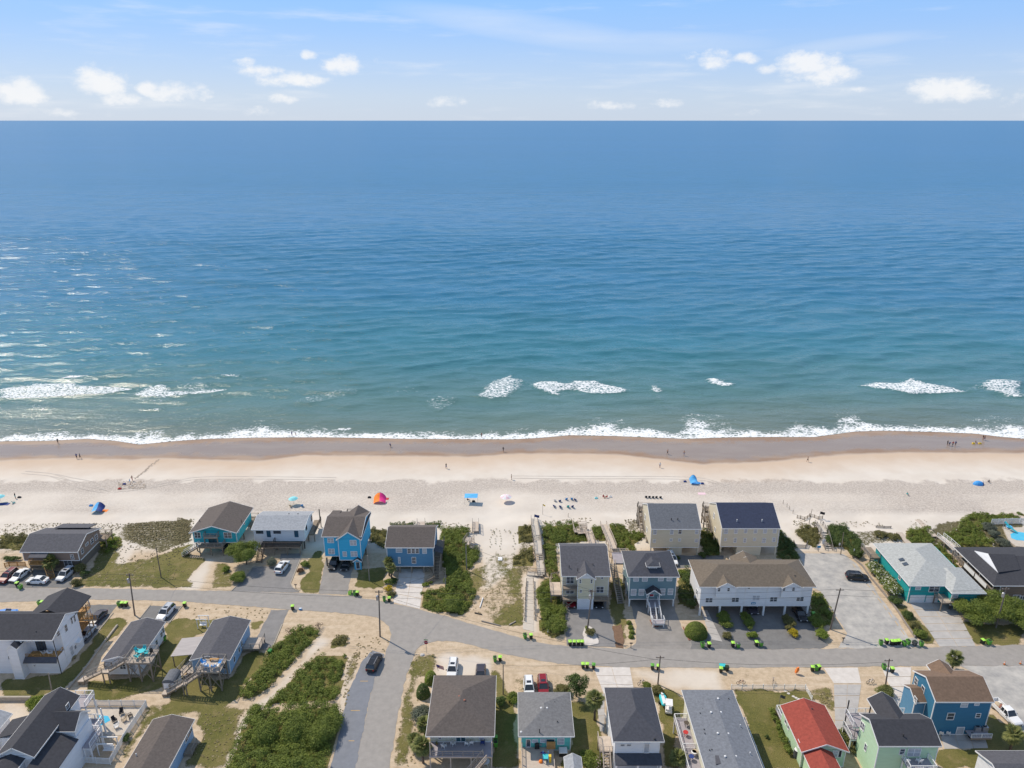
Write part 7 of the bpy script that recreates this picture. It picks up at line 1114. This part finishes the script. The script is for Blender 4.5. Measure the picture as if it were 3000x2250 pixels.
def build_fences():
    fence('white picket fence around the lawn beside the grey roofed block', [G(10,x,y) for x,y in ((720,745),(1575,745),(1650,880))], 1.0,'trim','rail',1.9); fence('white vinyl fence around the sandy yard of the large white house', [G(2,x,y) for x,y in ((985,945),(1700,945),(1440,1340),(1280,1620))]+[G(2,960,1600)], 1.3)
    fence('pale board fence by the pool beyond the dark roofed house', [G(11,x,y) for x,y in ((1830,345),(2060,335),(2250,335))], 1.6); fence('yellow timber fence left of the brown house', [G(1,x,y) for x,y in ((60,720),(110,705),(300,705))],1.1,'wood_new'); fence('timber fence along the sandy beach access', [G(9,x,y) for x,y in ((1440,560),(1460,610),(1580,615),(1600,570))],.9,'wood_old')
    fence('low post fence on the left of the decked beach path', [G(5,x,y) for x,y in ((1962,1340),(1968,1160),(1975,980),(1985,880))],.7,'wood','rail',1.9); fence('low post fence on the right of the decked beach path', [G(5,x,y) for x,y in ((2080,1330),(2075,1150),(2070,960),(2065,880))],.7,'wood','rail',1.9); fence('timber fence in front of the yard of the cream house', [G(7,x,y) for x,y in ((215,1080),(215,960),(300,940))],1.2,'wood_pale')
    fence('post and rope line at the sandy beach access', [G(9,x,y) for x,y in ((1480,270),(1520,275),(1565,290),(1600,275),(1625,250),(1680,265),(1725,285),(1775,275))],.9,'wood','rail',1.6); fence('grey sand fence on the dune left of the boardwalk', [G(11,x,y) for x,y in ((500,380),(590,385),(670,385))],.6,'wood_old'); fence('white rail beside the deep blue house yard', [G(12,x,y) for x,y in ((700,850),(760,950),(850,960))],.9,'trim','rail',1.5)
    # public crossover in the middle
    A = lambda x, y, h: g3(5,x,y,h)
    walkway('public wooden dune crossover with two flights of steps and railings', [A(2020,790,.1),A(2150,760,.9)] and [g3(5,2155,800,.55),g3(5,2135,640,.6),g3(5,2125,560,1.5),g3(5,2110,410,1.5),g3(5,2100,345,2.1),g3(5,2080,230,1.9),(g3(5,2075,160,.0)[0],g3(5,2075,160,0)[1],terrain(*g3(5,2075,160,0)[:2])+.15)], 1.7,'boardwalk','wood_old'); walkway('short railed landing linking the beach path to the crossover', [g3(5,1995,790,.12),g3(5,2180,800,.5)],1.3,'boardwalk','wood_old')
    walkway('weathered walkway stub with ramp by the empty sand lot', [g3(5,1395,300,.7),g3(5,1395,190,.5)],1.6,'wood_pale','wood_old'); h = walkway('grey platform and steps at the edge of the empty sand lot', [g3(5,1285,450,1.2),g3(5,1340,370,1.2)],1.8,'wood_pale','wood_old'); h.stair(g3(5,1330,470,1.2),g3(5,1440,520,.1),1.4,'wood_pale','wood_old')
    walkway('small weathered beach steps behind the slate blue cottage', [g3(5,765,255,1.0),g3(5,765,190,.8)],2.0,'wood_pale','wood_old'); walkway('zigzag wooden walkway over the dune behind the cream house', [g3(7,690,560,1.0),g3(7,640,420,1.0),g3(7,520,430,1.0),g3(7,490,330,.8)],1.5,'wood_pale','wood_pale'); walkway('branch deck of the zigzag walkway', [g3(7,625,360,1.0),g3(7,540,365,1.0)],1.2,'wood_pale','wood_pale')
    walkway('long straight walkway to the beach beside the zigzag one', [g3(7,935,620,2.2),g3(7,890,500,1.5),g3(7,820,340,.9)],1.6,'wood_pale','wood_pale'); h = House('timber_stair','long timber stair beside the cream house',21.6,131,'stair'); h.stair((21.8,137.2,4.2),(22.6,128.5,.1),1.1,'wood_old','wood_pale'); h.posts([(21.3,136.8),(22.4,136.8),(21.7,133),(22.8,133)],3.2,'wood',.16,name='post')
    h = walkway('wooden crossover with steps at the sandy beach access', [g3(9,1790,430,1.3),g3(9,1745,350,1.3),g3(9,1720,330,1.2)],1.6,'boardwalk','wood_old'); h.stair(g3(9,1800,440,1.4),g3(9,1850,640,0),1.6,'boardwalk','wood_old')
    walkway('private boardwalk through the dune behind the teal house', [g3(11,880,560,.5),g3(11,770,430,.3)],1.4,'wood_pale','wood_old',False); walkway('weathered boardwalk over the dune beside the green scrub', [g3(11,1180,480,.5),g3(11,1080,370,.3),g3(11,980,285,.1)],1.4,'wood_pale','wood_old',False); walkway('white railed walkway behind the dark roofed house', [g3(11,1430,640,2.2),g3(11,1330,550,2.0),g3(11,1240,480,1.6)],1.5,'wood_pale','trim'); walkway('boardwalk at the far right dune', [g3(11,2250,280,.4),g3(11,2060,200,.2)],1.4,'wood_pale','wood_old',False)
    # beach side pool
    P = PL(11,[(2050,470),(2110,440),(2212,455),(2300,470),(2300,560),(2120,545),(2060,520)]); r = House('swimming_pool','blue swimming pool beyond the dark roofed house',P[0][0],P[0][1],'pool'); r.part('pool_surround','pool_deck',lambda b: b.prism(PL(11,[(1960,380),(2100,390),(2330,380),(2330,640),(2110,620),(2040,560),(1990,450)]),-.1,.75)); r.part('pool_water','pool_water',lambda b: b.prism(P,.7,.78))
    p = G(11,1990,400,.8); r = thing('pool_slide','curved light blue water slide beside the pool','slide',(p[0],p[1],.75)); b = MB(); b.beam((0,.6,1.9),(.8,-.6,.9),.7,.12); b.beam((.8,-.6,.9),(2.0,-1.6,.15),.7,.12); b.build('chute','plastic_teal',r,local=True); b = MB(); b.beam((0,.7,0),(0,.7,1.9),.1); b.beam((.5,.7,0),(.3,.5,1.7),.1); b.build('ladder','metal',r,local=True); b = MB(); b.box(.9,2.2,.4,1.3,.3,.42); b.build('float','fab_sky',r,local=True)
    # yard pool of the large white house
    P = PL(2,[(1130,1050),(1250,1060),(1280,1110),(1170,1170),(1110,1140)]); r = House('swimming_pool','small blue pool in the yard of the large white house',P[0][0],P[0][1],'pool'); r.part('pool_surround','pool_deck',lambda b: b.prism(PL(2,[(990,960),(1660,960),(1450,1280),(1150,1300),(1050,1180)]),-.1,.05)); r.part('pool_water','pool_water',lambda b: b.prism(P,.0,.07))
    for lb,x,y,c,a in (('dark sun lounger in the fenced sandy yard',1410,1040,'fab_black',.4),('black barbecue sofa in the fenced sandy yard',1330,1130,'fab_black',1.0),('tan lounger in the fenced sandy yard',1440,1120,'plastic_tan',-.6),('white lounger in the fenced sandy yard',1350,1200,'plastic_white',-.8),('brown chair in the fenced sandy yard',1510,1070,'wood_dark',2.4)):
        p = G(2,x,y); adirondack(lb,p[0],p[1],.05,a,c)
    p = G(2,1260,1480); r = House('garden_swing','white pergola swing seat on the yard lawn',p[0],p[1],'swing'); r.posts([(p[0]-1.2,p[1]-.6),(p[0]+1.2,p[1]-.6),(p[0]-1.2,p[1]+.8),(p[0]+1.2,p[1]+.8)],2.3,'trim',.12,name='post'); r.part('beam','trim',lambda b: (b.beam((p[0]-1.4,p[1]-.6,2.35),(p[0]+1.4,p[1]-.6,2.35),.14), b.beam((p[0]-1.4,p[1]+.8,2.35),(p[0]+1.4,p[1]+.8,2.35),.14))); r.part('seat','trim',lambda b: (b.box(p[0]-.8,p[0]+.8,p[1]-.2,p[1]+.35,.5,.58), b.box(p[0]-.8,p[0]+.8,p[1]+.35,p[1]+.42,.58,1.1)))
# ================================================================ PEOPLE AND BEACH THINGS
POSE = {}
def body(pose, cols):
    """continuous figure grown with the Skin modifier; cols = (skin, top, bottom, hair)"""
    key = (pose,)+cols
    if key in POSE: return POSE[key]
    J = {'stand':dict(pel=(0,0,.95),che=(0,0,1.35),nek=(0,0,1.52),hed=(0,-.02,1.68),ls=(-.19,0,1.42),le=(-.26,.02,1.14),lh=(-.27,-.06,.90),rs=(.19,0,1.42),re=(.26,.02,1.14),rh=(.27,-.06,.90),lk=(-.1,-.02,.5),lf=(-.1,0,.06),lt=(-.1,-.16,.03),rk=(.1,-.02,.5),rf=(.1,0,.06),rt=(.1,-.16,.03)),
         'walk':dict(pel=(0,0,.94),che=(.0,-.04,1.34),nek=(0,-.05,1.51),hed=(0,-.08,1.67),ls=(-.19,-.04,1.41),le=(-.25,-.2,1.18),lh=(-.24,-.38,1.06),rs=(.19,-.04,1.41),re=(.26,.12,1.15),rh=(.27,.14,.92),lk=(-.1,.08,.5),lf=(-.1,.34,.12),lt=(-.1,.26,.03),rk=(.1,-.2,.52),rf=(.1,-.28,.07),rt=(.1,-.44,.04)),
         'sit':dict(pel=(0,0,.2),che=(0,.12,.6),nek=(0,.12,.77),hed=(0,.08,.93),ls=(-.19,.12,.67),le=(-.3,-.02,.42),lh=(-.24,-.25,.42),rs=(.19,.12,.67),re=(.3,-.02,.42),rh=(.24,-.25,.42),lk=(-.14,-.42,.42),lf=(-.14,-.68,.07),lt=(-.14,-.83,.05),rk=(.14,-.42,.42),rf=(.14,-.68,.07),rt=(.14,-.83,.05)),
         'bend':dict(pel=(0,0,.92),che=(0,-.32,1.12),nek=(0,-.46,1.14),hed=(0,-.6,1.1),ls=(-.19,-.36,1.14),le=(-.22,-.42,.84),lh=(-.18,-.5,.58),rs=(.19,-.36,1.14),re=(.22,-.42,.84),rh=(.18,-.5,.58),lk=(-.12,-.06,.48),lf=(-.12,.02,.06),lt=(-.12,-.14,.03),rk=(.12,-.06,.48),rf=(.12,.02,.06),rt=(.12,-.14,.03))}[pose]
    nm = list(J); E = [('pel','che'),('che','nek'),('nek','hed'),('che','ls'),('ls','le'),('le','lh'),('che','rs'),('rs','re'),('re','rh'),('pel','lk'),('lk','lf'),('lf','lt'),('pel','rk'),('rk','rf'),('rf','rt')]
    vs = [J[k] for k in nm]; ed = [(nm.index(a),nm.index(c)) for a,c in E]; rad = dict(pel=.15,che=.145,nek=.06,hed=.105,ls=.07,le=.048,lh=.04,rs=.07,re=.048,rh=.04,lk=.065,lf=.045,lt=.04,rk=.065,rf=.045,rt=.04)
    up = tuple(J['hed'][i]+(J['hed'][i]-J['nek'][i])*.75 for i in range(3)); vs.append(up); ed.append((nm.index('hed'),len(vs)-1))
    me = bpy.data.meshes.new('person'); me.from_pydata(vs,ed,[]); o = bpy.data.objects.new('tmp',me); COL.objects.link(o); sk = o.modifiers.new('s','SKIN'); sk.use_smooth_shade = True
    for i, k in enumerate(nm): me.skin_vertices[0].data[i].radius = (rad[k],rad[k]*.85 if k in ('pel','che') else rad[k]); me.skin_vertices[0].data[i].use_root = (k == 'pel')
    me.skin_vertices[0].data[len(nm)].radius = (.075,.075)
    sb = o.modifiers.new('d','SUBSURF'); sb.levels = 1; sb.render_levels = 1
    dg = bpy.context.evaluated_depsgraph_get(); m2 = bpy.data.meshes.new_from_object(o.evaluated_get(dg)); bpy.data.objects.remove(o)
    m2.materials.clear()
    for c in cols: m2.materials.append(MATS[c])
    V = lambda k: Vector(J[k])
    seg = lambda p, a, c: ((p-a)-(c-a)*max(0,min(1,(p-a).dot(c-a)/max(1e-6,(c-a).length_squared)))).length
    for f in m2.polygons:
        p = f.center; sg = {'b':min(seg(p,V('pel'),V('lk').lerp(V('pel'),.35)),seg(p,V('pel'),V('rk').lerp(V('pel'),.35))),'t':min(seg(p,V('pel').lerp(V('che'),.35),V('nek')),seg(p,V('ls'),V('le').lerp(V('ls'),.4)),seg(p,V('rs'),V('re').lerp(V('rs'),.4))),'s':min(seg(p,V('le'),V('lh')),seg(p,V('re'),V('rh')),seg(p,V('lk'),V('lf')),seg(p,V('rk'),V('rf')),seg(p,V('nek').lerp(V('hed'),.5),V('hed'))+.0)}
        k = min(sg,key=sg.get); f.material_index = {'s':0,'t':1,'b':2}[k]
        hc = V('hed'); 
        if (p-hc).length < .24 and (p-V('nek')).dot(hc-V('nek')) > (hc-V('nek')).length_squared*.9: f.material_index = 3 if (p.z > hc.z+.05 or p.y > hc.y+.03) else 0
    POSE[key] = m2; return m2
def person(label, z, x, y, pose, top, bot, a=0., skin='skin', zoff=0., group=None):
    p = G(z,x,y); me = body(pose,(skin,top,bot,'hair')); o = bpy.data.objects.new('person',me); COL.objects.link(o); o.location = (p[0],p[1],terrain(*p)+zoff+.01); o.rotation_euler = (0,0,a); return tag(o,label,'person',group)
def lounge(label, x, y, a, mt, group=None):
    z = terrain(x,y); r = thing('beach_chair',label,'beach chair',(x,y,z),a,group); b = MB(); b.box(-.28,.28,-.3,.25,.2,.24); b.build('seat',mt,r,local=True); b = MB(); b.beam((0,.24,.22),(0,.55,.85),.56,.04); b.build('backrest',mt,r,local=True); b = MB()
    for s in (-.29,.29): b.beam((s,-.3,0),(s,.3,.45),.03); b.beam((s,.35,0),(s,-.25,.45),.03); b.beam((s,-.3,.45),(s,.35,.48),.05)
    b.build('frame','metal',r,local=True)
def umbrella(label, z, x, y, mt, rad=1.2, ht=2.1, mt2=None):
    p = G(z,x,y); zt = terrain(*p); r = thing('beach_umbrella',label,'umbrella',(p[0],p[1],zt)); b = MB(); b.cyl((0,0,-.2),(0,0,ht),.025,.025,6); b.build('pole','metal',r,local=True); n = 8
    for k in range(n):
        a0, a1 = 2*math.pi*k/n, 2*math.pi*(k+1)/n; am = (a0+a1)/2; b = MB(); vs = [(0,0,ht+.1)]
        for t in (.5,1): vs += [(rad*t*math.cos(q),rad*t*math.sin(q),ht+.1-.5*t*t) for q in (a0,am,a1)]
        b.add(vs,[(0,1,2),(0,2,3),(1,4,5,2),(2,5,6,3)]); b.build('panel', mt2 if (mt2 and k % 2) else mt, r, local=True)
def canopy(label, z, x, y, mt, w_=2.6, d=2.4, ht=2.0, arch=False, mt2=None, group=None):
    p = G(z,x,y); zt = terrain(*p); r = thing('beach_canopy',label,'canopy',(p[0],p[1],zt)); n = 8
    if arch:
        # wind shade: cloth streaming back from one arched pole
        def P(u, v): ax = -w_/2+w_*u; az = ht*math.sin(math.pi*(.08+.84*u))**.6; return (ax+.2*v, -d*v, az*(1-.55*v)+.12*math.sin(6*v+3*u))
        for k in range(4):
            b = MB(); vs = []; m_ = 5
            for i in range(3):
                for j in range(m_+1): vs.append(P((k+i/2)/4,j/m_))
            b.add(vs,[(i*(m_+1)+j,(i+1)*(m_+1)+j,(i+1)*(m_+1)+j+1,i*(m_+1)+j+1) for i in range(2) for j in range(m_)]); b.build('cloth_panel', [mt,mt,mt2 or mt,mt2 or mt][k], r, local=True)
        b = MB(); q = [P(i/14,0) for i in range(15)]; [b.cyl(u,v,.025,.025,5,False) for u,v in zip(q,q[1:])]; b.build('pole','metal',r,local=True)
    else:
        b = MB(); vs = [(-w_/2+w_*i/4,-d/2+d*j/4,ht+.22*(1-max(abs(i-2),abs(j-2))/2)) for i in range(5) for j in range(5)]; b.add(vs,[(i*5+j,(i+1)*5+j,(i+1)*5+j+1,i*5+j+1) for i in range(4) for j in range(4)]); b.build('cloth',mt,r,local=True)
        for sx in (-1,1):
            for sy in (-1,1): b = MB(); b.cyl((sx*w_/2,sy*d/2,-.1),(sx*w_/2,sy*d/2,ht),.025,.025,6); b.build('leg','metal',r,local=True)
    return r
def build_beach():
    P = [('person in dark clothing wading at the left surf edge',21,502,735,'stand','fab_black','fab_black'),('first of two cyclists on the wet sand far left',21,665,868,'walk','fab_navy','fab_black'),('second of two cyclists on the wet sand far left',21,693,866,'walk','cart_grey','fab_black'),('person in pale shirt among the tracks and red gear',21,1127,1090,'stand','fab_sky','fab_white'),('bare backed person at the head of the footprint trail',21,1145,1062,'walk','skin','fab_red'),('person standing by the teal beach chair at the left edge',21,135,1212,'stand','fab_black','fab_teal'),
     ('person in navy suit at the surf left of centre',22,312,672,'stand','fab_navy','fab_navy'),('person crouching in the surf foam beside the navy suited one',22,345,665,'bend','fab_white','skin'),('person with a small cart on the wet sand',22,1165,770,'bend','fab_navy','fab_black'),('person in orange brown at the surf edge in the centre',22,1950,685,'stand','brick','fab_black'),('dark dressed walker on the grey wet sand',22,2137,808,'walk','fab_black','fab_black'),('dark dressed walker on the smooth dry sand',22,1643,952,'walk','fab_black','fab_navy'),('person in tan clothes on the dry sand near the centre',22,2207,1048,'stand','plastic_tan','skin'),
     ('first of a pair of walkers on the wet sand',23,1342,830,'walk','skin','fab_black'),('second of a pair of walkers on the wet sand in dark shorts',23,1485,842,'walk','skin','fab_navy'),('person in white shirt and navy shorts on the tan sand',23,1277,945,'stand','fab_white','fab_navy'),('person in red standing at the pale blue canopy',23,1547,1062,'stand','fab_red','fab_black'),('person in maroon seated among the beach group',23,790,1205,'sit','fab_red','fab_red'),('second person in maroon seated in the beach group',23,818,1207,'sit','fab_red','fab_black'),
     ('lone walker on the tan sand at the right',24,342,895,'walk','skin','fab_black'),('person in dark clothes at the left of the wet sand group',24,1548,752,'stand','fab_black','fab_black'),('small person crouching in the wet sand group',24,1563,757,'bend','fab_navy','fab_black'),('person in red and white cap in the wet sand group',24,1593,760,'stand','fab_red','fab_black'),('person in blue at the right of the wet sand group',24,1617,757,'stand','fab_navy','fab_black'),('first of two waders at the right surf edge',24,1856,705,'stand','fab_black','skin'),('second of two waders at the right surf edge',24,1869,710,'walk','skin','fab_navy'),('child sitting by the yellow board on the wet sand',24,1793,735,'sit','skin','fab_navy'),('person sitting alone in teal on the dry sand at the right',24,1202,1185,'sit','fab_teal','fab_black'),('person lying back beside the blue tent at the right',24,1850,1085,'sit','fab_white','fab_black'),('person in grey beside the gear by the blue tent',24,1905,1075,'sit','cart_grey','fab_navy'),('person seated under the broad blue canopy',22,1830,1235,'sit','fab_black','fab_navy')]
    for lb,z,x,y,ps,t,bt in P: person(lb,z,x,y,ps,t,bt,random.uniform(0,6.28))
    for i,(x,y,c) in enumerate([(372,1235,'fab_white'),(412,1238,'fab_navy'),(468,1222,'fab_blue'),(516,1220,'fab_blue'),(548,1228,'fab_navy'),(368,1284,'fab_navy'),(418,1288,'fab_navy'),(483,1286,'fab_teal'),(520,1286,'fab_navy')]): p = G(23,x,y); lounge({'fab_white':'white','fab_navy':'navy','fab_blue':'bright blue','fab_teal':'teal'}[c]+' beach chair among the scattered chairs below the yellow flag',p[0],p[1],3.0+.4*math.sin(i),c,'scattered chairs below the yellow flag')
    for x,y in ((1157,1203),(1186,1204),(1217,1206),(1246,1206),(1281,1207)): p = G(23,x,y); lounge('black beach chair in the row of five before the beige house',p[0],p[1],3.1,'fab_black','row of five black chairs')
    umbrella('aqua umbrella behind the white cottage',22,327,1262,'fab_aqua'); p = G(22,318,1275); lounge('tan chair under the aqua umbrella',p[0]-.3,p[1]-.4,2.8,'plastic_tan'); p = G(22,398,1278); lounge('blue and white chair beside the aqua umbrella',p[0],p[1],3.5,'fab_blue'); umbrella('aqua umbrella at the left edge of the beach',21,10,1245,'fab_aqua'); umbrella('pink and white striped umbrella right of the blue canopy',22,2160,1240,'fab_palepink',1.5,1.9,'fab_white')
    canopy('orange and pink wind shade streaming on the beach',22,1075,1225,'fab_orange',3.2,2.6,2.2,True,'fab_pink'); canopy('broad blue canopy on the beach with gear beneath',22,1860,1245,'fab_sky',3.4,2.4,2.0); canopy('light blue wind shade near the wet sand',23,1560,1070,'fab_sky',2.2,1.8,2.2,True,'fab_sky'); canopy('blue wave shaped beach tent with orange mat',21,870,1300,'fab_sky',2.8,2.6,1.9,True,'fab_navy')
    for lb,z,x,y,c,s in (('orange mat before the blue wave tent',21,900,1318,'fab_orange',.9),('red blanket in the shade of the orange and pink shade',22,1110,1215,'fab_red',1.1),('blue towel beside the light blue wind shade',23,1590,1078,'fab_blue',1.2),('pale towel on the footprint band',23,1640,1170,'fab_palepink',1.0),('navy mat at the left edge of the beach',21,30,1260,'fab_navy',1.5)): p = G(z,x,y); b = MB(); b.box(p[0]-s,p[0]+s,p[1]-.6,p[1]+.6,terrain(*p)-.02,terrain(*p)+.08); tag(b.build('beach_towel',c,loc=(p[0],p[1],0)), lb, 'towel')
    p = G(24,1815,1090); zt = terrain(*p); r = thing('beach_tent','low blue dome tent on the dry sand at the right','tent',(p[0],p[1],zt)); b = MB(); b.dome((0,0,0),1.4,1.0,1.1,12,5); b.build('shell','fab_blue',r,local=True); b = MB(); b.beam((.9,-.7,.05),(.9,-.3,.8),.7,.03); b.build('door_flap','fab_navy',r,local=True)
    for lb,z,x,y,c in (('red gear bag among the tire tracks',21,1035,1130,'fab_red'),('blue gear bag by the pale shirted person',21,1075,1090,'fab_navy'),('black and white gear beside the orange shade',22,980,1205,'fab_black'),('dark cooler under the broad blue canopy',22,1880,1240,'fab_black'),('small blue cooler right of the scattered chairs',23,728,1212,'fab_aqua'),('navy gear bag right of the light blue shade',23,1645,1085,'fab_navy'),('dark bag left of the light blue shade',23,1495,1068,'fab_navy'),('yellow board bag on the wet sand',24,1775,738,'fab_yellow'),('second yellow bag by the seated child',24,1830,738,'fab_yellow'),('small blue ball bag left of the wave tent',21,788,1275,'fab_blue'),('dark gear beside the teal beach chair',21,168,1205,'fab_black'),('white cooler in the maroon group',23,850,1200,'fab_white')):
        p = G(z,x,y); r = thing('beach_bag',lb,'bag',(p[0],p[1],terrain(*p))); b = MB(); b.loft([[(-.4,-.25,0),(.4,-.25,0),(.4,.25,0),(-.4,.25,0)],[(-.42,-.27,.25),(.42,-.27,.25),(.42,.27,.25),(-.42,.27,.25)],[(-.3,-.12,.42),(.3,-.12,.42),(.3,.12,.42),(-.3,.12,.42)]]); b.build('bag',c,r,local=True); b = MB(); b.beam((-.2,0,.4),(0,0,.6),.04); b.beam((0,0,.6),(.2,0,.4),.04); b.build('handle','plastic_black',r,local=True)
    p = G(21,120,1250); lounge('teal beach chair at the left of the beach',p[0],p[1],2.6,'fab_teal')
    for lb,z,x,y in (('short dune post left of the sandy access',24,130,1255),('second dune post left of the sandy access',24,163,1285),('third dune post left of the sandy access',24,183,1308),('fourth dune post left of the sandy access',24,215,1340),('thin post on the dune right of the crossover',23,485,1370)): p = G(z,x,y); b = MB(); b.cyl((p[0],p[1],terrain(*p)-.2),(p[0],p[1],terrain(*p)+1.1),.06,.05,7); tag(b.build('dune_post','wood',loc=(p[0],p[1],0)), lb, 'post')
    p = G(9,1620,330); z0 = terrain(*p); r = thing('driftwood_post','tall crooked post with float at the sandy beach access','post',(p[0],p[1],z0)); b = MB(); b.cyl((0,0,-.2),(.1,0,2.2),.09,.07,7); b.cyl((.1,0,2.2),(.25,.05,4.0),.07,.05,7); b.build('shaft','wood',r,local=True); b = MB(); b.dome((.12,0,2.0),.16,.16,.3,8,4,True); b.build('float','wood_dark',r,local=True)
    # tyre tracks and footprints pressed into the sand
    def track(lb, z, pts, w_=.16):
        Q = [G(z,*p) for p in pts]; c = []
        for k in range(len(Q)-1):
            for t in np.linspace(0,1,9)[:-1]:
                a = Q[max(0,k-1)]; b_ = Q[k]; d = Q[k+1]; e = Q[min(len(Q)-1,k+2)]
                c.append(tuple(.5*(2*b_[i]+(d[i]-a[i])*t+(2*a[i]-5*b_[i]+4*d[i]-e[i])*t*t+(-a[i]+3*b_[i]-3*d[i]+e[i])*t**3) for i in (0,1)))
        c.append(Q[-1]); b = MB()
        for s in (-.8,.8):
            vs = [(x,y+s+o,terrain(x,y+s)+.075-(.02 if o else 0)) for x,y in c for o in (-w_/2,w_/2)]; b.add(vs,[(2*i,2*i+2,2*i+3,2*i+1) for i in range(len(c)-1)])
        tag(b.build('tyre_track','track_sand',loc=(c[0][0],c[0][1],0)), lb, 'tyre track', kind='structure')
    mat('track_sand',(.50,.45,.40),(.60,.55,.50),1.5,.95)
    track('pair of tyre tracks curving from the red gear to the right',21,[(1000,1145),(1200,1125),(1500,1075),(1700,1037),(2212,1032),(2900,1040)]); track('pair of tyre tracks curving left from the red gear',21,[(960,1140),(780,1075),(600,1040),(430,1005),(200,985)]); track('second pair of curved tyre tracks left of the red gear',21,[(900,1150),(700,1110),(560,1050),(420,1000)])
    track('pair of straight tyre tracks along the dry sand',23,[(0,1025),(600,1030),(1200,1030),(1600,1040),(1750,1070),(1880,1120)])
    b = MB()
    for k in range(60):
        t = k/59; p = G(21,1165+t*205+random.uniform(-9,9),1040-t*165+random.uniform(-6,6)); z = terrain(*p)+.09; b.add([(p[0]-.12,p[1]-.2,z),(p[0]+.14,p[1]-.18,z),(p[0]+.12,p[1]+.2,z),(p[0]-.12,p[1]+.18,z)],[(0,1,2,3)])
    for k in range(150):
        p = G(21,1020+RNG.random()*240,1060+RNG.random()*70); z = terrain(*p)+.09; s = random.uniform(.08,.2); b.add([(p[0]-s,p[1]-s,z),(p[0]+s,p[1]-s*.8,z),(p[0]+s,p[1]+s,z),(p[0]-s,p[1]+s*.9,z)],[(0,1,2,3)])
    mat('foot_sand',(.36,.29,.23),(.46,.4,.33),2,.95); tag(b.build('footprints','foot_sand',loc=(0,0,0)), 'trail of footprints leading down to the wet sand', 'footprints', kind='stuff')
# ================================================================ BUILD
build_land(); build_sea(); build_roads(); build_houses_row(); build_houses_near(); build_plants(); build_cars(); build_carts(); build_poles(); build_fences(); build_beach()
